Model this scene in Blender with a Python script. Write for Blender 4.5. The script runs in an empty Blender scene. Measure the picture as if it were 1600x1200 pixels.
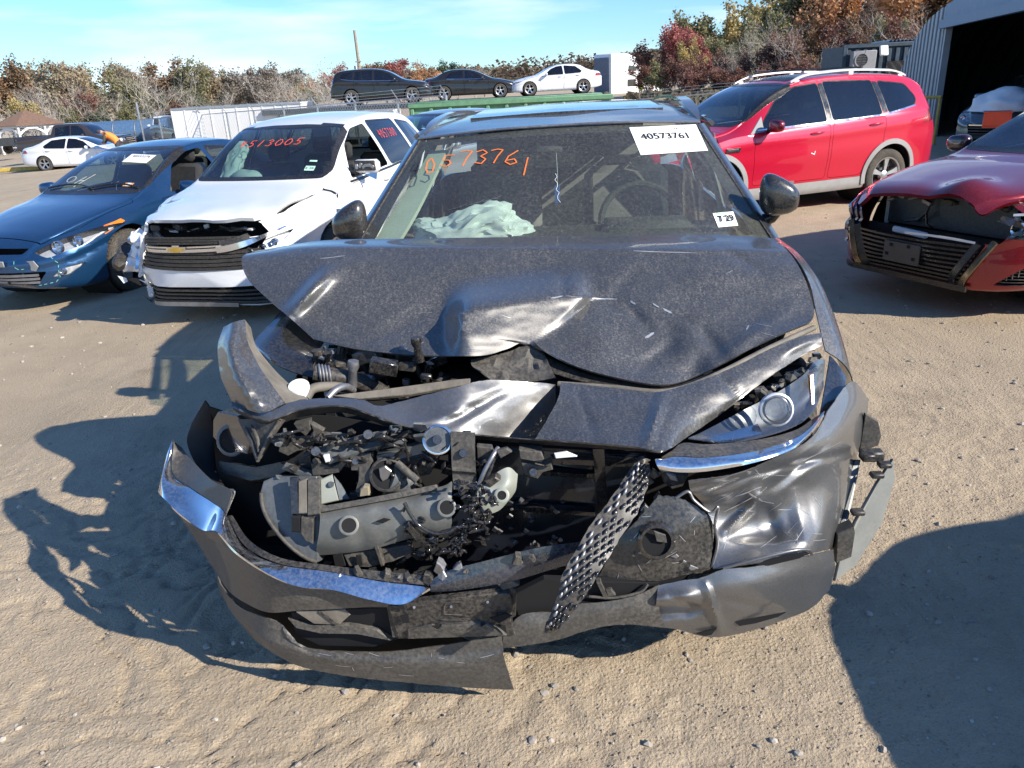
import bpy, bmesh, math, random
from math import sin, cos, pi, radians, tan, atan2, sqrt
from mathutils import Vector, Matrix, noise
from mathutils.bvhtree import BVHTree
SC = bpy.context.scene
COL = SC.collection
rnd = random.Random(7)

# ---------------------------------------------------------------- camera
FPX, CAM_H = 1200.0, 1.72
RHO = math.atan(0.05)
PITCH = math.atan((600 - 130) * cos(RHO) / FPX)
_R0 = Vector((1, 0, 0)); CF = Vector((0, cos(PITCH), -sin(PITCH))); _U0 = Vector((0, sin(PITCH), cos(PITCH)))
CR = _R0 * cos(RHO) - _U0 * sin(RHO); CU = _U0 * cos(RHO) + _R0 * sin(RHO)
CC = Vector((0, 0, CAM_H))
cam_d = bpy.data.cameras.new('camera'); cam = bpy.data.objects.new('camera', cam_d); COL.objects.link(cam)
cam_d.sensor_width = 36; cam_d.lens = FPX * 36 / 1600; cam_d.clip_start = 0.05; cam_d.clip_end = 3000
m = Matrix.Identity(4)
for i in range(3):
    m[i][0] = CR[i]; m[i][1] = CU[i]; m[i][2] = -CF[i]; m[i][3] = CC[i]
cam.matrix_world = m
SC.camera = cam

# ---------------------------------------------------------------- world and sun
SUN_EL = radians(30.5); SUN_AZ = radians(120)          # azimuth clockwise from +Y
w = bpy.data.worlds.new('World'); SC.world = w; w.use_nodes = True
nt = w.node_tree; N = nt.nodes; Lk = nt.links
bg = N['Background']; bg.inputs['Strength'].default_value = 0.11
sky = N.new('ShaderNodeTexSky'); sky.sky_type = 'NISHITA'; sky.sun_disc = False
sky.sun_elevation = SUN_EL; sky.sun_rotation = SUN_AZ
sky.altitude = 50; sky.air_density = 1.0; sky.dust_density = 0.1; sky.ozone_density = 2.5
# thin streaks of cloud in the sky itself
tc = N.new('ShaderNodeTexCoord'); sep = N.new('ShaderNodeSeparateXYZ'); Lk.new(tc.outputs['Generated'], sep.inputs[0])
mp = N.new('ShaderNodeMapping'); mp.inputs['Scale'].default_value = (1.6, 1.6, 11); mp.inputs['Rotation'].default_value = (0, radians(9), 0)
Lk.new(tc.outputs['Generated'], mp.inputs['Vector'])
ns = N.new('ShaderNodeTexNoise'); ns.inputs['Scale'].default_value = 1.7; ns.inputs['Detail'].default_value = 7; ns.inputs['Roughness'].default_value = .52
Lk.new(mp.outputs[0], ns.inputs['Vector'])
cr = N.new('ShaderNodeMapRange'); cr.inputs['From Min'].default_value = .47; cr.inputs['From Max'].default_value = .72
Lk.new(ns.outputs['Fac'], cr.inputs['Value'])
el = N.new('ShaderNodeMapRange'); el.inputs['From Min'].default_value = .42; el.inputs['From Max'].default_value = .05; el.interpolation_type = 'SMOOTHSTEP'
Lk.new(sep.outputs['Z'], el.inputs['Value'])
mu = N.new('ShaderNodeMath'); mu.operation = 'MULTIPLY'; Lk.new(cr.outputs[0], mu.inputs[0]); Lk.new(el.outputs[0], mu.inputs[1])
mu2 = N.new('ShaderNodeMath'); mu2.operation = 'MULTIPLY'; mu2.inputs[1].default_value = .9; Lk.new(mu.outputs[0], mu2.inputs[0])
mx = N.new('ShaderNodeMix'); mx.data_type = 'RGBA'; mx.inputs[7].default_value = (6.6, 7.2, 8.0, 1)
tn = N.new('ShaderNodeMix'); tn.data_type = 'RGBA'; tn.blend_type = 'MULTIPLY'; tn.inputs[0].default_value = 1; tn.inputs[7].default_value = (.55, .81, 1.12, 1)
Lk.new(sky.outputs[0], tn.inputs[6]); Lk.new(mu2.outputs[0], mx.inputs[0]); Lk.new(tn.outputs[2], mx.inputs[6]); Lk.new(mx.outputs[2], bg.inputs['Color'])
sd = bpy.data.lights.new('sun', 'SUN'); sd.energy = 4.6; sd.angle = radians(.53); sd.color = (1, .93, .82)
sun = bpy.data.objects.new('sun', sd); COL.objects.link(sun)
TO_SUN = Vector((sin(SUN_AZ) * cos(SUN_EL), cos(SUN_AZ) * cos(SUN_EL), sin(SUN_EL)))
sun.rotation_euler = TO_SUN.to_track_quat('Z', 'Y').to_euler(); sun.location = (0, 0, 30)
vs = SC.view_settings; vs.view_transform = 'Standard'; vs.look = 'None'; vs.gamma = 1; vs.exposure = 0.7; vs.use_curve_mapping = False
SC.render.engine = 'CYCLES'; cy = SC.cycles
cy.use_denoising = True; cy.max_bounces = 8; cy.diffuse_bounces = 3; cy.glossy_bounces = 4; cy.transparent_max_bounces = 16; cy.transmission_bounces = 4
cy.caustics_reflective = False; cy.caustics_refractive = False; cy.sample_clamp_indirect = 6

# ---------------------------------------------------------------- pixel (1600x1200) helpers, used for measuring positions
def ray(px, py): return CF + CR * ((px - 800) / FPX) - CU * ((py - 600) / FPX)
def at_y(px, py, Y):
    r = ray(px, py); return CC + r * (Y / r.y)
def at_z(px, py, z=0.0):
    r = ray(px, py); return CC + r * ((z - CAM_H) / r.z)
def sm(a, b, x):
    t = min(1, max(0, (x - a) / (b - a))); return t * t * (3 - 2 * t)
def ground_base(x, y):
    z = 0
    if x < -1.5:
        d = min(-1.5 - x, 40); z -= .05 * d * sm(0, 2, d)
    return z

# ---------------------------------------------------------------- object helpers
def tag(o, label=None, cat=None, group=None, kind=None):
    if label: o['label'] = label
    if cat: o['category'] = cat
    if group: o['group'] = group
    if kind: o['kind'] = kind
    return o
def empty(name, loc, rz=0, label=None, cat=None, group=None, tilt=(0, 0)):
    o = bpy.data.objects.new(name, None); COL.objects.link(o); o.location = loc; o.rotation_euler = (tilt[0], tilt[1], rz)
    o.empty_display_size = .1
    return tag(o, label, cat, group)
def kids(o): return [c for c in bpy.data.objects if c.parent == o]
def copy_tree(o, parent=None):
    c = o.copy(); COL.objects.link(c); c.parent = parent
    for ch in o.children: copy_tree(ch, c)
    return c
def link_mesh(name, me, mat, parent=None, kind=None):
    o = bpy.data.objects.new(name, me); COL.objects.link(o); o.parent = parent
    if mat is not None:
        for mm in (mat if isinstance(mat, (list, tuple)) else [mat]): me.materials.append(mm)
    if kind: o['kind'] = kind
    return o
def smooth(me, ang=40):
    me.polygons.foreach_set('use_smooth', [True] * len(me.polygons))
    if ang < 180: me.set_sharp_from_angle(angle=radians(ang))
class MB:
    """collects boxes, tubes, prisms ... and links them as one mesh object"""
    def __init__(s): s.v = []; s.f = []; s.mi = []; s.cur = 0
    def add(s, vs, fs):
        b = len(s.v); s.v += [tuple(v) for v in vs]; s.f += [tuple(b + i for i in f) for f in fs]; s.mi += [s.cur] * len(fs); return s
    def box(s, c, d, M=None, bev=0, taper=1):
        x, y, z = d[0] / 2, d[1] / 2, d[2] / 2
        if bev and min(x, y, z) > bev:
            b = bev; vs = []; 
            for sx in (-1, 1):
                for sy in (-1, 1):
                    for sz in (-1, 1):
                        vs += [(sx * (x - b), sy * (y - b), sz * z), (sx * x, sy * (y - b), sz * (z - b)), (sx * (x - b), sy * y, sz * (z - b))]
            bm = bmesh.new(); q = [bm.verts.new(v) for v in vs]; r = bmesh.ops.convex_hull(bm, input=q)
            bm.verts.index_update(); vs = [v.co.copy() for v in bm.verts]; fs = [[v.index for v in f.verts] for f in bm.faces]; bm.free()
        else:
            t = taper
            vs = [Vector(p) for p in ((-x, -y, -z), (x, -y, -z), (x, y, -z), (-x, y, -z), (-x * t, -y * t, z), (x * t, -y * t, z), (x * t, y * t, z), (-x * t, y * t, z))]
            fs = [(0, 3, 2, 1), (4, 5, 6, 7), (0, 1, 5, 4), (1, 2, 6, 5), (2, 3, 7, 6), (3, 0, 4, 7)]
        c = Vector(c); vs = [((M @ v) if M else v) + c for v in vs]
        return s.add(vs, fs)
    def tube(s, pts, r, n=8, cap=True):
        pts = [Vector(p) for p in pts]; rs = r if isinstance(r, (list, tuple)) else [r] * len(pts)
        vs = []; fs = []; up = None
        for i, p in enumerate(pts):
            t = (pts[min(i + 1, len(pts) - 1)] - pts[max(i - 1, 0)])
            if t.length < 1e-9: t = Vector((0, 0, 1))
            t.normalize()
            if up is None: up = t.orthogonal().normalized()
            up = (up - t * up.dot(t)); up = up.normalized() if up.length > 1e-6 else t.orthogonal().normalized()
            sd_ = t.cross(up)
            for k in range(n):
                a = 2 * pi * k / n; vs.append(p + (up * cos(a) + sd_ * sin(a)) * rs[i])
        for i in range(len(pts) - 1):
            for k in range(n): fs.append((i * n + k, i * n + (k + 1) % n, (i + 1) * n + (k + 1) % n, (i + 1) * n + k))
        if cap: fs.append(tuple(range(n - 1, -1, -1))); fs.append(tuple((len(pts) - 1) * n + k for k in range(n)))
        return s.add(vs, fs)
    def lathe(s, prof, n=24, M=None, c=(0, 0, 0), close=False):
        """prof: (radius, x) pairs, axis = local x"""
        c = Vector(c); vs = []; fs = []; P = len(prof)
        for k in range(n):
            a = 2 * pi * k / n
            for r, h in prof:
                v = Vector((h, r * cos(a), r * sin(a))); vs.append(((M @ v) if M else v) + c)
        for k in range(n):
            k2 = (k + 1) % n
            for i in range(P - 1): fs.append((k * P + i, k2 * P + i, k2 * P + i + 1, k * P + i + 1))
            if close: fs.append((k * P + P - 1, k2 * P + P - 1, k2 * P, k * P))
        return s.add(vs, fs)
    def prism(s, pts, d):
        """closed polygon of 3-D points pushed along vector d"""
        pts = [Vector(p) for p in pts]; d = Vector(d); n = len(pts)
        return s.add(pts + [p + d for p in pts], [tuple(range(n - 1, -1, -1)), tuple(range(n, 2 * n))] + [(i, (i + 1) % n, n + (i + 1) % n, n + i) for i in range(n)])
    def ribbon(s, pts, wd, nrm=None, th=.004):
        """flat strip along pts; wd = half-width, nrm = face normal(s)"""
        pts = [Vector(p) for p in pts]; n = len(pts); vs = []
        ws = wd if isinstance(wd, (list, tuple)) else [wd] * n
        for i, p in enumerate(pts):
            t = (pts[min(i + 1, n - 1)] - pts[max(i - 1, 0)]); t = t.normalized() if t.length > 1e-9 else Vector((1, 0, 0))
            nn = nrm[i] if isinstance(nrm, list) else nrm
            sd_ = t.cross(nn); sd_ = sd_.normalized() if sd_.length > 1e-9 else Vector((0, 0, 1))
            vs += [p - sd_ * ws[i], p + sd_ * ws[i], p + sd_ * ws[i] + nn * th, p - sd_ * ws[i] + nn * th]
        fs = []
        for i in range(n - 1):
            for k in range(4): fs.append((i * 4 + k, i * 4 + (k + 1) % 4, i * 4 + 4 + (k + 1) % 4, i * 4 + 4 + k))
        fs += [(3, 2, 1, 0), tuple((n - 1) * 4 + k for k in range(4))]
        return s.add(vs, fs)
    def ball(s, c, r, n=8, M=None):
        vs = []; fs = []; c = Vector(c); r = Vector(r) if hasattr(r, '__len__') else Vector((r, r, r)); h = max(3, n // 2)
        for i in range(h + 1):
            th = pi * i / h
            for k in range(n):
                a = 2 * pi * k / n; v = Vector((r.x * sin(th) * cos(a), r.y * sin(th) * sin(a), r.z * cos(th))); vs.append(((M @ v) if M else v) + c)
        for i in range(h):
            for k in range(n): fs.append((i * n + k, (i + 1) * n + k, (i + 1) * n + (k + 1) % n, i * n + (k + 1) % n))
        return s.add(vs, fs)
    def mesh(s, name='m', ang=40):
        me = bpy.data.meshes.new(name); me.from_pydata(s.v, [], s.f)
        if max(s.mi, default=0) > 0: me.polygons.foreach_set('material_index', s.mi)
        me.validate(); bm = bmesh.new(); bm.from_mesh(me); bmesh.ops.remove_doubles(bm, verts=bm.verts, dist=1e-6)
        bmesh.ops.recalc_face_normals(bm, faces=bm.faces); bm.to_mesh(me); bm.free()
        if ang: smooth(me, ang)
        return me
    def build(s, name, mat, parent=None, ang=40, kind=None): return link_mesh(name, s.mesh(name, ang), mat, parent, kind)
def rot(ax, deg): return Matrix.Rotation(radians(deg), 3, ax)

# ---------------------------------------------------------------- materials
MATS = {}
def nodes_of(name):
    mt = bpy.data.materials.new(name); mt.use_nodes = True; t = mt.node_tree
    return mt, t, t.nodes, t.links, t.nodes['Principled BSDF']
def tex_noise(n, l, vec, scale, detail=4, rough=.55, dist=0):
    t = n.new('ShaderNodeTexNoise'); t.inputs['Scale'].default_value = scale; t.inputs['Detail'].default_value = detail
    t.inputs['Roughness'].default_value = rough; t.inputs['Distortion'].default_value = dist
    if vec: l.new(vec, t.inputs['Vector'])
    return t.outputs['Fac']
def rng(n, l, v, a, b, c=0, d=1):
    t = n.new('ShaderNodeMapRange'); t.inputs['From Min'].default_value = a; t.inputs['From Max'].default_value = b
    t.inputs['To Min'].default_value = c; t.inputs['To Max'].default_value = d; l.new(v, t.inputs['Value']); return t.outputs[0]
def mth(n, l, op, a, b=None):
    t = n.new('ShaderNodeMath'); t.operation = op
    for i, v in ((0, a), (1, b)):
        if v is None: continue
        if isinstance(v, (int, float)): t.inputs[i].default_value = v
        else: l.new(v, t.inputs[i])
    return t.outputs[0]
def mixc(n, l, fac, a, b):
    t = n.new('ShaderNodeMix'); t.data_type = 'RGBA'
    for i, v in ((0, fac), (6, a), (7, b)):
        if isinstance(v, (int, float)): t.inputs[i].default_value = v
        elif isinstance(v, (tuple, list)): t.inputs[i].default_value = (*v[:3], 1)
        else: l.new(v, t.inputs[i])
    return t.outputs[2]
def bump(n, l, h, strength, dist):
    t = n.new('ShaderNodeBump'); t.inputs['Strength'].default_value = strength; t.inputs['Distance'].default_value = dist; l.new(h, t.inputs['Height']); return t.outputs[0]
def mat(name, col, rough=.5, metal=0, coat=0, var=.25, scale=8, bmp=0, bscale=40, spec=.5, dust=0, dcol=(.30, .25, .19)):
    """plain surface with a grain of colour, roughness and fine relief, and settled dust"""
    if name in MATS: return MATS[name]
    mt, t, n, l, p = nodes_of(name); MATS[name] = mt
    tc = n.new('ShaderNodeTexCoord').outputs['Object']
    nz = tex_noise(n, l, tc, scale, 6)
    v = rng(n, l, nz, .3, .7, 1 - var, 1 + var)
    mm = n.new('ShaderNodeVectorMath'); mm.operation = 'SCALE'; mm.inputs[0].default_value = col[:3]; l.new(v, mm.inputs['Scale'])
    c = mm.outputs[0]
    r = rng(n, l, nz, .3, .7, max(.02, rough - .08), min(1, rough + .1))
    if dust:
        d1 = tex_noise(n, l, tc, 3.1, 6, .65); d2 = tex_noise(n, l, tc, 95, 3, .7)
        df = mth(n, l, 'MULTIPLY', rng(n, l, d1, .35, .7, .35, 1.2), rng(n, l, d2, .38, .66))
        df = mth(n, l, 'MINIMUM', mth(n, l, 'MULTIPLY', df, dust), 1.0)
        c = mixc(n, l, df, c, dcol); r = mth(n, l, 'ADD', r, mth(n, l, 'MULTIPLY', df, .45))
        if coat: l.new(mth(n, l, 'MULTIPLY', mth(n, l, 'SUBTRACT', 1.0, df), coat), p.inputs['Coat Weight'])
        if metal: l.new(mth(n, l, 'MULTIPLY', mth(n, l, 'SUBTRACT', 1.0, df), metal), p.inputs['Metallic'])
    l.new(c, p.inputs['Base Color']); l.new(r, p.inputs['Roughness'])
    if not (dust and metal): p.inputs['Metallic'].default_value = metal
    if coat:
        if not dust: p.inputs['Coat Weight'].default_value = coat
        p.inputs['Coat Roughness'].default_value = .03
    p.inputs['Specular IOR Level'].default_value = spec
    if bmp:
        l.new(bump(n, l, tex_noise(n, l, tc, bscale, 5), bmp, .01), p.inputs['Normal'])
    return mt
def schlick(n, l, f0=.05):
    lw = n.new('ShaderNodeLayerWeight'); lw.inputs['Blend'].default_value = .5
    return mth(n, l, 'ADD', mth(n, l, 'MULTIPLY', mth(n, l, 'POWER', lw.outputs['Facing'], 5.0), 1 - f0), f0)
def glass(name, tint=(.55, .66, .62), dust=.15, refl=1.6, rough=.02):
    """thin car glass: clear with a mirror coat, dusted"""
    if name in MATS: return MATS[name]
    mt, t, n, l, p = nodes_of(name); MATS[name] = mt; n.remove(p); out = n['Material Output']
    tc = n.new('ShaderNodeTexCoord').outputs['Object']
    tr = n.new('ShaderNodeBsdfTransparent'); tr.inputs[0].default_value = (*tint, 1)
    gl = n.new('ShaderNodeBsdfGlossy'); gl.inputs['Roughness'].default_value = rough; gl.inputs[0].default_value = (.9, .95, 1, 1)
    fr = schlick(n, l)
    m1 = n.new('ShaderNodeMixShader'); l.new(mth(n, l, 'MINIMUM', mth(n, l, 'ADD', mth(n, l, 'MULTIPLY', fr, refl), .02), 1.0), m1.inputs[0])
    l.new(tr.outputs[0], m1.inputs[1]); l.new(gl.outputs[0], m1.inputs[2])
    di = n.new('ShaderNodeBsdfDiffuse'); di.inputs[0].default_value = (.34, .31, .27, 1)
    d1 = tex_noise(n, l, tc, 2.3, 5, .6); d2 = tex_noise(n, l, tc, 120, 3, .75)
    df = mth(n, l, 'MULTIPLY', rng(n, l, d1, .3, .7, .4, 1.1), rng(n, l, d2, .45, .68))
    df = mth(n, l, 'MINIMUM', mth(n, l, 'ADD', mth(n, l, 'MULTIPLY', df, dust), dust * .06), 1.0)
    m2 = n.new('ShaderNodeMixShader'); l.new(df, m2.inputs[0]); l.new(m1.outputs[0], m2.inputs[1]); l.new(di.outputs[0], m2.inputs[2])
    l.new(m2.outputs[0], out.inputs[0]); return mt
def paint(name, col, dust=.3, metal=.55, rough=.34, dcol=(.30, .25, .19)):
    """metallic car paint under a clear coat, dusty on the faces that look up"""
    if name in MATS: return MATS[name]
    mt, t, n, l, p = nodes_of(name); MATS[name] = mt
    tc = n.new('ShaderNodeTexCoord').outputs['Object']
    geo = n.new('ShaderNodeNewGeometry'); sp = n.new('ShaderNodeSeparateXYZ'); l.new(geo.outputs['True Normal'], sp.inputs[0])
    fl = n.new('ShaderNodeTexVoronoi'); fl.inputs['Scale'].default_value = 900; l.new(tc, fl.inputs['Vector'])
    c = mixc(n, l, rng(n, l, fl.outputs['Color'], .2, .8), tuple(x * .82 for x in col), tuple(min(1, x * 1.2) for x in col))
    d1 = tex_noise(n, l, tc, 2.6, 6, .65); d2 = tex_noise(n, l, tc, 150, 4, .75)
    mps = n.new('ShaderNodeMapping'); mps.inputs['Scale'].default_value = (1, .22, .6); l.new(tc, mps.inputs['Vector']); d3 = tex_noise(n, l, mps.outputs[0], 95, 6, .74, .6)
    df = mth(n, l, 'MULTIPLY', rng(n, l, d1, .3, .7, .5, 1.1), rng(n, l, d2, .44, .62, .1, 1.15))
    df = mth(n, l, 'MULTIPLY', df, rng(n, l, d3, .38, .62, .4, 1.15))
    up = rng(n, l, sp.outputs['Z'], -.2, .75, .3, 1)
    df = mth(n, l, 'MINIMUM', mth(n, l, 'MULTIPLY', mth(n, l, 'MULTIPLY', df, up), dust), .95)
    l.new(mixc(n, l, df, c, dcol), p.inputs['Base Color'])
    inv = mth(n, l, 'SUBTRACT', 1.0, df)
    l.new(mth(n, l, 'MULTIPLY', inv, metal), p.inputs['Metallic'])
    l.new(mth(n, l, 'ADD', mth(n, l, 'MULTIPLY', df, .5), rough), p.inputs['Roughness'])
    l.new(mth(n, l, 'POWER', inv, 1.5), p.inputs['Coat Weight']); p.inputs['Coat Roughness'].default_value = .04
    l.new(bump(n, l, tex_noise(n, l, tc, 5, 2), .03, .02), p.inputs['Coat Normal'])
    return mt
def M_(k): return MATS[k]
mat('black_plastic', (.018, .018, .019), .45, var=.35, scale=14, dust=.35)
mat('black_trim', (.012, .012, .013), .25, var=.2, dust=.15)
mat('rubber', (.016, .016, .016), .8, var=.3, scale=20, dust=.6, bmp=.3, bscale=60)
mat('dark_void', (.006, .006, .007), .9, var=.4)  # near-black puts the shade of slots, gaps and cavities into colour
mat('cabin_cloth', (.03, .03, .032), .9, var=.4, scale=30)
mat('cabin_pale', (.32, .31, .28), .85, var=.2)
mat('chrome', (.82, .83, .85), .08, 1, var=.04, dust=.12)
mat('alloy', (.55, .56, .58), .3, .9, var=.08, dust=.25)
mat('dark_alloy', (.11, .115, .12), .32, .85, var=.1, dust=.25)
mat('steel', (.30, .30, .31), .4, .8, var=.2, dust=.3)
mat('reflector', (.8, .8, .82), .12, 1, var=.03)
mat('paper', (.82, .82, .80), .7, var=.05)
mat('ink', (.02, .02, .022), .7)
mat('amber', (.75, .2, .02), .25, 0, coat=.8, var=.1)
mat('red_lens', (.45, .01, .012), .15, 0, coat=1, var=.15)
mat('grey_clad', (.30, .30, .30), .55, var=.08, dust=.35)
mat('white_paint', (.80, .80, .79), .32, 0, coat=.6, var=.02, dust=.06)
mat('marker_orange', (.90, .22, .05), .6, var=.1)
mat('marker_red', (.75, .10, .07), .6, var=.1)
mat('marker_green', (.15, .50, .38), .6, var=.1)
mat('mirror_glass', (.6, .62, .65), .03, 1, var=.02)
glass('car_glass'); glass('dark_glass', (.12, .15, .16), .06); glass('lens_glass', (.95, .96, .96), .08, .8); glass('clear_glass', (.88, .93, .90), .07, 1.2)
glass('screen_glass', (.50, .64, .60), .12)
mat('lamp_silver', (.62, .63, .66), .35, .45, var=.15, scale=25)
mat('gloss_black', (.010, .011, .013), .12, 0, 1, var=.2, dust=.18)
# ---------------------------------------------------------------- ground: one sheet, fine where the camera stands
def fbm(x, y, s, o=4, z=0.): return noise.fractal(Vector((x * s, y * s, z)), 1.0, 2.0, o)
def ground_z(x, y, fine=True):
    z = ground_base(x, y)
    z += .02 * fbm(x, y, .35, 3)
    if not fine: return z
    near = sm(14, 5, abs(y - 3)) * sm(10, 5, abs(x))
    if near > 0:
        # dried mud: curved ridges with sharp lips, stronger to the left where tyres churned it
        wx = x + .35 * fbm(x, y, 1.3, 3, 5.); wy = y + .35 * fbm(x, y, 1.3, 3, 9.)
        lip = sm(1.6, -.4, x) * sm(4.5, 2.2, y)
        n1 = noise.fractal(Vector((wx * 3.6 + wy * 1.2, wy * 6.5 - wx * 1.5, 1.7)), .9, 2.1, 4)
        cr1 = abs(noise.fractal(Vector((wx * 2.6 - wy * .7, wy * 4.4 + wx * .9, 6.1)), 1.0, 2.0, 3)); z -= near * lip * .012 * sm(.045, .0, cr1) * sm(.0, .3, fbm(x, y, 1.1, 2, 8.) + .12)
        rid = abs(n1); z += near * lip * (.011 * sm(0, .22, rid) - .0055)
        z += near * (.007 * fbm(x, y, 2.2, 4, 3.) + .003 * fbm(x, y, 14, 4, 4.))
        z += near * (1 - .6 * lip) * .0035 * fbm(x, y, 34, 3, 7.)
        z += near * sm(.2, 1.6, x) * .004 * fbm(x, y, 22, 3, 11.)
    return z
def axis_lines(lo, hi, step, far_lo, far_hi, grow=1.12):
    a = [lo + step * i for i in range(int((hi - lo) / step) + 1)]
    s = step; v = a[-1]; up = []
    while v < far_hi: s *= grow; v += s; up.append(v)
    s = step; v = lo; dn = []
    while v > far_lo: s *= grow; v -= s; dn.append(v)
    return dn[::-1] + a + up
gx = axis_lines(-2.6, 2.6, .0165, -900, 900, 1.07); gy = axis_lines(.75, 3.4, .0165, -60, 1600, 1.05)
gv = []; gf = []
for y in gy:
    for x in gx: gv.append((x, y, ground_z(x, y)))
nx = len(gx)
for j in range(len(gy) - 1):
    for i in range(nx - 1):
        a = j * nx + i; gf.append((a, a + 1, a + nx + 1, a + nx))
me = bpy.data.meshes.new('ground'); me.from_pydata(gv, [], gf); smooth(me, 180)
mt, t, n, l, p = nodes_of('dirt'); MATS['dirt'] = mt
tc = n.new('ShaderNodeTexCoord').outputs['Object']
a1 = tex_noise(n, l, tc, .33, 6, .6, .4); a2 = tex_noise(n, l, tc, 2.2, 6, .65); a3 = tex_noise(n, l, tc, 48, 5, .7); a4 = tex_noise(n, l, tc, 190, 3, .7)
c = mixc(n, l, rng(n, l, a1, .35, .68), (.45, .352, .238), (.53, .425, .295))
c = mixc(n, l, mth(n, l, 'MULTIPLY', rng(n, l, a2, .45, .72), .5), c, (.30, .24, .17))
c = mixc(n, l, mth(n, l, 'MULTIPLY', rng(n, l, a3, .5, .75), .5), c, (.46, .40, .32))
c = mixc(n, l, mth(n, l, 'MULTIPLY', rng(n, l, a4, .56, .75), .55), c, (.13, .10, .075))
st = tex_noise(n, l, tc, .8, 5, .6, 1.5)
c = mixc(n, l, mth(n, l, 'MULTIPLY', rng(n, l, st, .62, .74), .45), c, (.12, .095, .07))
l.new(c, p.inputs['Base Color']); p.inputs['Roughness'].default_value = .92; p.inputs['Specular IOR Level'].default_value = .15
vo = n.new('ShaderNodeTexVoronoi'); vo.inputs['Scale'].default_value = 70; l.new(tc, vo.inputs['Vector'])
hh = mth(n, l, 'ADD', mth(n, l, 'MULTIPLY', a3, .8), mth(n, l, 'ADD', mth(n, l, 'MULTIPLY', a4, .35), mth(n, l, 'MULTIPLY', rng(n, l, vo.outputs['Distance'], 0, .5, 1, 0), .25)))
l.new(bump(n, l, hh, .9, .012), p.inputs['Normal'])
gr = link_mesh('ground', me, mt); tag(gr, 'tan packed dirt lot with dried ripples, tyre churn and fine gravel', None, None, 'structure')
# loose stones and grit, uncountable
rs = random.Random(3); sv = []; sf = []
ico = bmesh.new(); bmesh.ops.create_icosphere(ico, subdivisions=1, radius=1); ico.verts.ensure_lookup_table()
iv = [v.co.copy() for v in ico.verts]; jf = [[v.index for v in f.verts] for f in ico.faces]; ico.free()
for k in range(9000):
    if k < 7600:
        y = .8 + 6.5 * rs.random() ** 1.6; x = rs.uniform(-1, 1) * (1.0 + y * .85)
    else:
        y = rs.uniform(5, 16); x = rs.uniform(-1, 1) * (1 + y * .8)
    r = .0022 + .012 * rs.random() ** 7 + (.002 if y > 5 else 0)
    if x < 0 and rs.random() < .45: continue
    z = ground_z(x, y) + r * .15; b = len(sv)
    sx, sy, sz = r * rs.uniform(.8, 1.5), r * rs.uniform(.7, 1.3), r * rs.uniform(.5, .9); a = rs.uniform(0, 6.28); ca, sa = cos(a), sin(a)
    for v in iv:
        q = 1 + rs.uniform(-.25, .25); vx, vy, vz = v.x * sx * q, v.y * sy * q, v.z * sz * q
        sv.append((x + vx * ca - vy * sa, y + vx * sa + vy * ca, z + vz))
    sf += [tuple(b + i for i in f) for f in jf]
me = bpy.data.meshes.new('gravel'); me.from_pydata(sv, [], sf)
g = link_mesh('gravel', me, mat('stone', (.36, .32, .27), .85, var=.5, scale=6)); tag(g, 'loose grit and pebbles strewn over the tan dirt', None, None, 'stuff')

# finer grit: squashed octahedra
sv = []; sf = []
for k in range(26000):
    y = .8 + 5.2 * rs.random() ** 1.4; x = rs.uniform(-1, 1) * (1.0 + y * .85)
    if x < .2 and rs.random() < .55 * sm(.4, -.6, x): continue
    if fbm(x, y, 1.4, 3, 2.) < rs.uniform(-.5, .3): continue
    r = .0016 + .0035 * rs.random() ** 3; z = ground_z(x, y) + r * .2; a = rs.uniform(0, 6.28); ca, sa = cos(a) * r * rs.uniform(.9, 1.6), sin(a) * r * rs.uniform(.9, 1.6); b = len(sv)
    sv += [(x + ca, y + sa, z), (x - sa, y + ca, z + r * .2), (x - ca, y - sa, z), (x + sa, y - ca, z - r * .1), (x + r * .2, y, z + r * .8)]
    sf += [(b, b + 1, b + 4), (b + 1, b + 2, b + 4), (b + 2, b + 3, b + 4), (b + 3, b, b + 4)]
me = bpy.data.meshes.new('grit'); me.from_pydata(sv, [], sf)
tag(link_mesh('grit', me, mat('grit_stone', (.34, .28, .21), .9, var=.6, scale=30)), 'fine grit scattered over the tan dirt', None, None, 'stuff')
# ---------------------------------------------------------------- vehicles
def pchip(pts):
    xs = [p[0] for p in pts]; ys = [p[1] for p in pts]; n = len(xs)
    h = [xs[i + 1] - xs[i] for i in range(n - 1)]; d = [(ys[i + 1] - ys[i]) / h[i] for i in range(n - 1)]
    m = [0] * n
    if n > 2:
        for i in range(1, n - 1):
            if d[i - 1] * d[i] > 0:
                w1 = 2 * h[i] + h[i - 1]; w2 = h[i] + 2 * h[i - 1]; m[i] = (w1 + w2) / (w1 / d[i - 1] + w2 / d[i])
    m[0] = d[0]; m[-1] = d[-1]
    def f(x):
        if x <= xs[0]: return ys[0]
        if x >= xs[-1]: return ys[-1]
        i = 0
        while x > xs[i + 1]: i += 1
        t = (x - xs[i]) / h[i]; t2 = t * t; t3 = t2 * t
        return ys[i] * (2 * t3 - 3 * t2 + 1) + h[i] * m[i] * (t3 - 2 * t2 + t) + ys[i + 1] * (3 * t2 - 2 * t3) + h[i] * m[i + 1] * (t3 - t2)
    return f
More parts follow.
